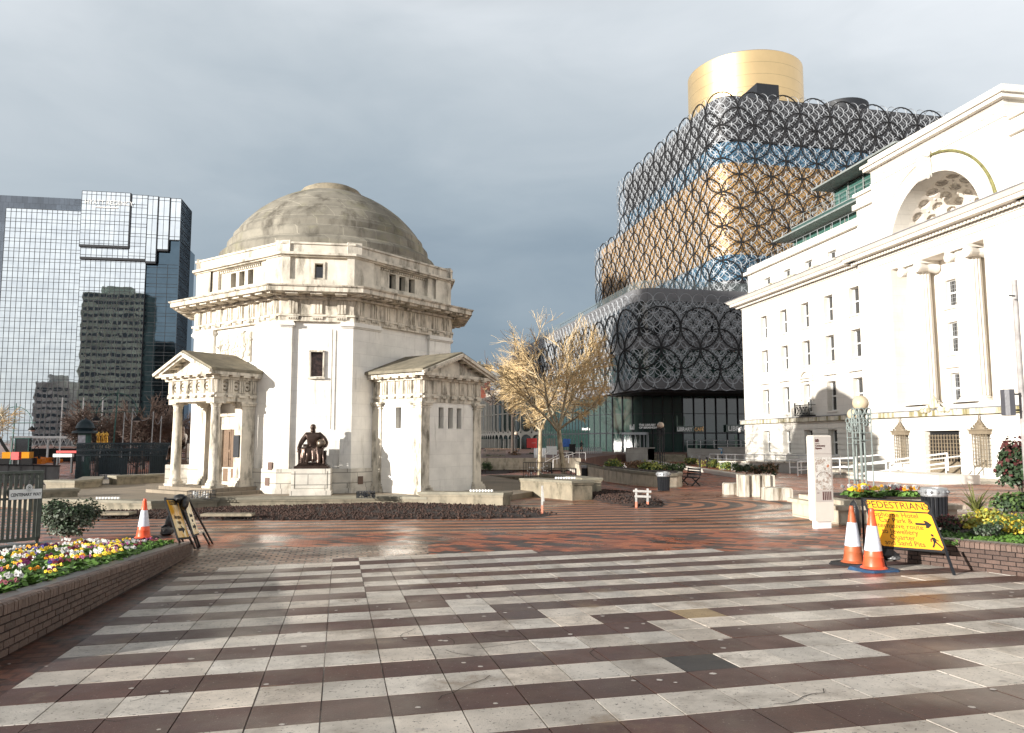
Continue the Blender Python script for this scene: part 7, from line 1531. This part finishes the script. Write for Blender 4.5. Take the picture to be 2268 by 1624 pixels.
# dumpers
def dumper(label, p, rz, k=1.0):
    o = thing('site_dumper', label, 'dumper', tuple(p), rz, 'orange site dumpers'); b = MB(); V = [(-1.1,-.75,.95),(.55,-.75,.95),(.55,.75,.95),(-1.1,.75,.95),(-1.75,-1.0,1.75),(.75,-1.0,1.65),(.75,1.0,1.65),(-1.75,1.0,1.75)]; b.add(V, [(0,3,2,1),(0,1,5,4),(1,2,6,5),(2,3,7,6),(3,0,4,7)]); b.add([(x*.93,y*.93,z) for x,y,z in V], [(0,1,2,3),(4,5,1,0),(5,6,2,1),(6,7,3,2),(7,4,0,3)]); b.build('skip', M['orange'], o)
    b = MB(); b.box(.6,2.4,-.6,.6,.6,1.3); b.box(1.7,2.5,-.55,.55,1.3,1.55); b.box(-.9,2.3,-.3,.3,.5,.8); b.build('chassis', M['orange'], o)
    b = MB(); b.tube([(1.2,-.5,1.3),(1.2,-.5,2.5),(1.25,0,2.7),(1.2,.5,2.5),(1.2,.5,1.3)], .05, 6); b.box(1.3,1.7,-.25,.25,1.3,1.45); b.box(1.65,1.75,-.25,.25,1.4,1.85); b.build('roll_bar', M['black'], o)
    for x in (-.5, 1.9):
        for s in (-1,1): b = MB(); b.T = Matrix.Translation((x, s*.85, .45)) @ Matrix.Rotation(R(90),4,'X'); b.lathe([(.2,-.18),(.42,-.18),(.47,-.1),(.47,.1),(.42,.18),(.2,.18)], n=18); w_ = b.build('wheel', M['black'], o); b = MB(); b.T = Matrix.Translation((x, s*.85, .45)) @ Matrix.Rotation(R(90),4,'X'); b.lathe([(0,-.19),(.2,-.19),(.2,.19),(0,.19)], n=12); b.build('hub', M['yell'], w_)
    return o
for px, Y, lab, rz in ((62, 104, 'orange site dumper nearest the left with its skip to the front', 5), (101, 110, 'second orange dumper partly behind the round fence', 12)): p = at(px, 1040, Y); dumper(lab, (p.x, Y, at(px,1031,Y).z-1.42), rz).scale = (.8,1,1.5)
p = at(38, 1040, 100); ex = thing('excavator', 'dark excavator with glazed cab and bent arm behind the dumpers', 'excavator', (p.x, 100, gz(-15,67)), 20); zb = 0; b = MB(); b.box(-1.5,1.5,-1.2,1.2,.8,1.6); b.build('body', M['yell'], ex); b = MB(); b.box(-.2,1.3,-.9,.5,1.6,3.3); b.build('cab', M['glassd'], ex); b = MB(); b.box(-.3,1.4,-1,.6,3.3,3.4)
for x, y in ((-.2,-.9),(1.3,-.9),(1.3,.5),(-.2,.5)): b.box(x-.05,x+.05,y-.05,y+.05,1.6,3.3)
b.build('cab_frame', M['green'], ex); b = MB(); b.bar((-1.0,-.2,1.4),(-2.4,-.4,3.9),.3,.35); b.bar((-2.4,-.4,3.9),(-3.9,-.6,2.9),.25,.3); b.bar((-3.9,-.6,2.9),(-3.7,-.6,1.2),.3,.5); b.build('arm', M['black'], ex); b = MB(); b.box(-1.9,1.9,-1.4,-.8,0,.8); b.box(-1.9,1.9,.8,1.4,0,.8); b.build('track', M['black'], ex)
# advertising column, lamp post, statue, canopy, poles
p = at(107*1.0, 1000, 80); kx = at(184, 1000, 78); kx = at(186,1000,66); ko = thing('advert_column', 'dark domed advertising column with lit poster panel', 'kiosk', (kx.x, 66, gz(-15,66))); zt = at(184,925,66).z-gz(-15,66); b = MB(); b.lathe([(.6,0),(.6,.6),(.52,.65),(.52,zt-1.3)], n=24); b.build('drum', M['green'], ko); b = MB(); b.lathe([(1.0,zt-1.35),(.97,zt-1.2),(.6,zt-1.1),(.75,zt-.9),(.6,zt-.5),(.36,zt-.25),(.1,zt-.15),(.05,zt)], n=24); b.build('dome', M['fence'], ko, True); b = MB(); b.add([(.55*math.cos(R(a)), .55*math.sin(R(a)), z_) for a in range(235,306,10) for z_ in (1.3, zt-1.5)], [(2*i,2*i+2,2*i+3,2*i+1) for i in range(7)]); b.build('poster', mat('poster_paper', (.5,.5,.55), .4, .4, 2, 0), ko)
kx = at(246, 1000, 66); lo = thing('street_lamp', 'tall green street lamp with two hooped arms and black bells', 'street lamp', (kx.x, 66, gz(-15,66)), 0, 'green twin arm lamps'); H_ = at(250,862,66).z-gz(-15,66); b = MB(); b.tube([(0,0,0),(.12,0,1.2)], .14, 8, .09); b.tube([(.12,0,1.2),(.35,0,H_)], .075, 8, .05); b.tube([(-1.9,0,H_-2.0),(2.4,0,H_-1.95)], .03, 6)
for s in (-1,1): b.tube([(.33+s*1.75*math.sin(t_), 0, H_-2.1+1.75*math.cos(t_)) for t_ in [k*math.pi/20 for k in range(11)]], .04, 6)
b.build('post', M['green'], lo)
for s in (-1,1): b = MB(); b.tube([(.33+s*1.75,0,H_-2.1),(.33+s*1.75,0,H_-2.35)], .03, 6); b.lathe([(.08,0),(.1,-.1),(.22,-.15),(.36,-.38),(.34,-.42)], (.33+s*1.75,0,H_-2.3), 16); sh0 = b.build('lamp_shade', M['black'], lo, True); b = MB(); b.lathe([(.3,-.42),(.2,-.52),(0,-.56)], (.33+s*1.75,0,H_-2.3), 12); b.build('lamp_glass', M['white'], sh0, True)
for px, lab in ((28,'green twin armed lamp standing farther at the left edge'),):
    c_ = copy_tree(lo); Y = 78; q = at(px-6, 1000, Y); c_.location = (q.x, Y, gz(-15,Y)-.6); c_['label'] = lab
GD = mat('gilded_bronze', (.80,.45,.09), .25, .25, 4, .3, 14, metal=.8); px_ = at(226, 985, 68); so_ = thing('gilded_statue', 'gilded statue of standing men above the round fence', 'statue', (px_.x, 68, at(226,984,68).z)); fig = []
for i, dx in enumerate((-.55, .1, .6)):
    V = [(dx,0,.95),(dx,0,1.2),(dx,0,1.45),(dx,0,1.62),(dx,-.02,1.78),(dx-.26,0,1.5),(dx-.3,-.15,1.2),(dx-.1,-.32,1.15),(dx+.26,0,1.5),(dx+.3,-.15,1.2),(dx+.1,-.35,1.2),(dx-.14,0,.5),(dx-.15,0,0),(dx+.14,0,.5),(dx+.15,0,0)]
    fig.append(V)
V = sum(fig, []); E = []
for i in range(3): o_ = i*15; E += [(a+o_, c+o_) for a, c in ((0,1),(1,2),(2,3),(3,4),(2,5),(5,6),(6,7),(2,8),(8,9),(9,10),(0,11),(11,12),(0,13),(13,14))]
E += [(9, 21)] ; E += [(24, 36)]
Rr = [.2,.17,.18,.08,.11,.08,.06,.05,.08,.06,.05,.13,.16,.13,.16]*3; bake(skin('figures', V, E, Rr, GD, so_, 1)); so_.scale = (.6,.6,.62); b = MB(); b.box(-1.1,1.1,-.5,.5,-.6,0); b.build('base', M['conc'], so_)
cv = thing('canopy', 'long white roof beam on zigzag trusses before the hotel', 'canopy', (at(20,985,115).x, 115, 0)); L_ = (345-20)/1700*115; z0 = at(180,966,115).z; b = MB(); b.box(0,L_,0,3,z0-.35,z0); b.build('beam', M['white'], cv); b = MB(); n = 22
for k in range(n): a, c = L_*k/n, L_*(k+.5)/n; b.tube([(a,.2,z0-.35),(c,.2,z0-1.5),(L_*(k+1)/n,.2,z0-.35)], .05, 4)
b.tube([(0,.2,z0-1.5),(L_,.2,z0-1.5)], .05, 4); b.build('truss', M['white'], cv); b = MB(); b.box(0,L_,1,8,-2,z0-1.9); b.build('low_hall', M['black'], cv)
b = MB()
for k in range(5): b.box(L_*k/4-.12, L_*k/4+.12, .4,.6,-2,z0-.35)
b.build('post', M['white'], cv)
b = MB(); b.tube([(0,0,0),(0,0,9.5)], .11, 8, .08); b.lathe([(0,9.4),(.14,9.5),(0,9.65)], n=8); fp = b.build('flag_pole', M['white'], None, True)
for k, (px, lab) in enumerate(((132,'white flag pole left of the advertising column'),(179,'white flag pole directly behind the advertising column'),(222,'white flag pole beside the green lamp'))): o = fp if k == 0 else fp.copy(); (sc.collection.objects.link(o) if k else None); q = at(px, 1000, 108); o.location = (q.x, 108, -2.0); tag(o, lab, 'flag pole', 'white flag poles')
ends = []; b = MB(); b.tube([(0,0,0),(.1,0,5.2)], .06, 6, .04); fp = b.build('festoon_pole', M['galv'], None, True)
for k, (px, Y, top, lab) in enumerate(((276, 70, 912,'thin festoon pole behind the round fence'),(294, 68, 905,'taller festoon pole right of the round fence'),(340, 66, 912,'festoon pole left of the portico carrying a wire'),(358, 74, 922,'festoon pole close to the portico column'))):
    o = fp if k == 0 else fp.copy(); (sc.collection.objects.link(o) if k else None); q = at(px, top, Y); zb = gz(-15, Y); o.location = (q.x-.1, Y, zb); o.scale = (1,1,(q.z-zb)/5.2); ends.append(q); tag(o, lab, 'pole', 'festoon light poles')
b = MB()
for a, c in zip(ends, ends[1:]): b.tube([a.lerp(c, t_) - Vector((0,0,1.3*4*t_*(1-t_)*.7)) for t_ in [k/10 for k in range(11)]], .02, 4)
tag(b.build('festoon_cable', M['galv']), 'pale sagging festoon cable strung between the thin poles', 'cable')
# red and white site clutter glimpsed between bars
for k, (px, py, Y, w_, h_, mm2, lab, cat_) in enumerate(((33,1010,72,.7,.7,'red','red site cabin end behind the excavator','cabin'),(138,1009,74,1.8,.3,'white','white crash barrier section behind the dumpers','barrier'),(150,1001,84,2.5,.25,'red','low red barrier board in the roadworks','barrier'))):
    p = at(px, py, Y); o = thing('site_cabin' if k == 0 else 'road_barrier', lab, cat_, (p.x, Y, gz(-15,Y))); z_ = p.z-gz(-15,Y); b = MB(); b.box(-w_/2,w_/2,0,.4,z_-h_/2,z_+h_/2); b.build('panel', M[mm2], o); b = MB(); b.box(-w_/2,-w_/2+.15,.1,.3,0,z_-h_/2); b.box(w_/2-.15,w_/2,.1,.3,0,z_-h_/2); b.build('leg', M['dark'], o)
# distant low wood / dark building line at the left horizon
b = MB(); b.box(-260,-40,300,310,-2,6); 
o = b.build('far_hall', mat('far_dark', (.04,.045,.05), .8, .4, .2, 0)); tag(o, 'low dark building line behind the canopy', 'building')
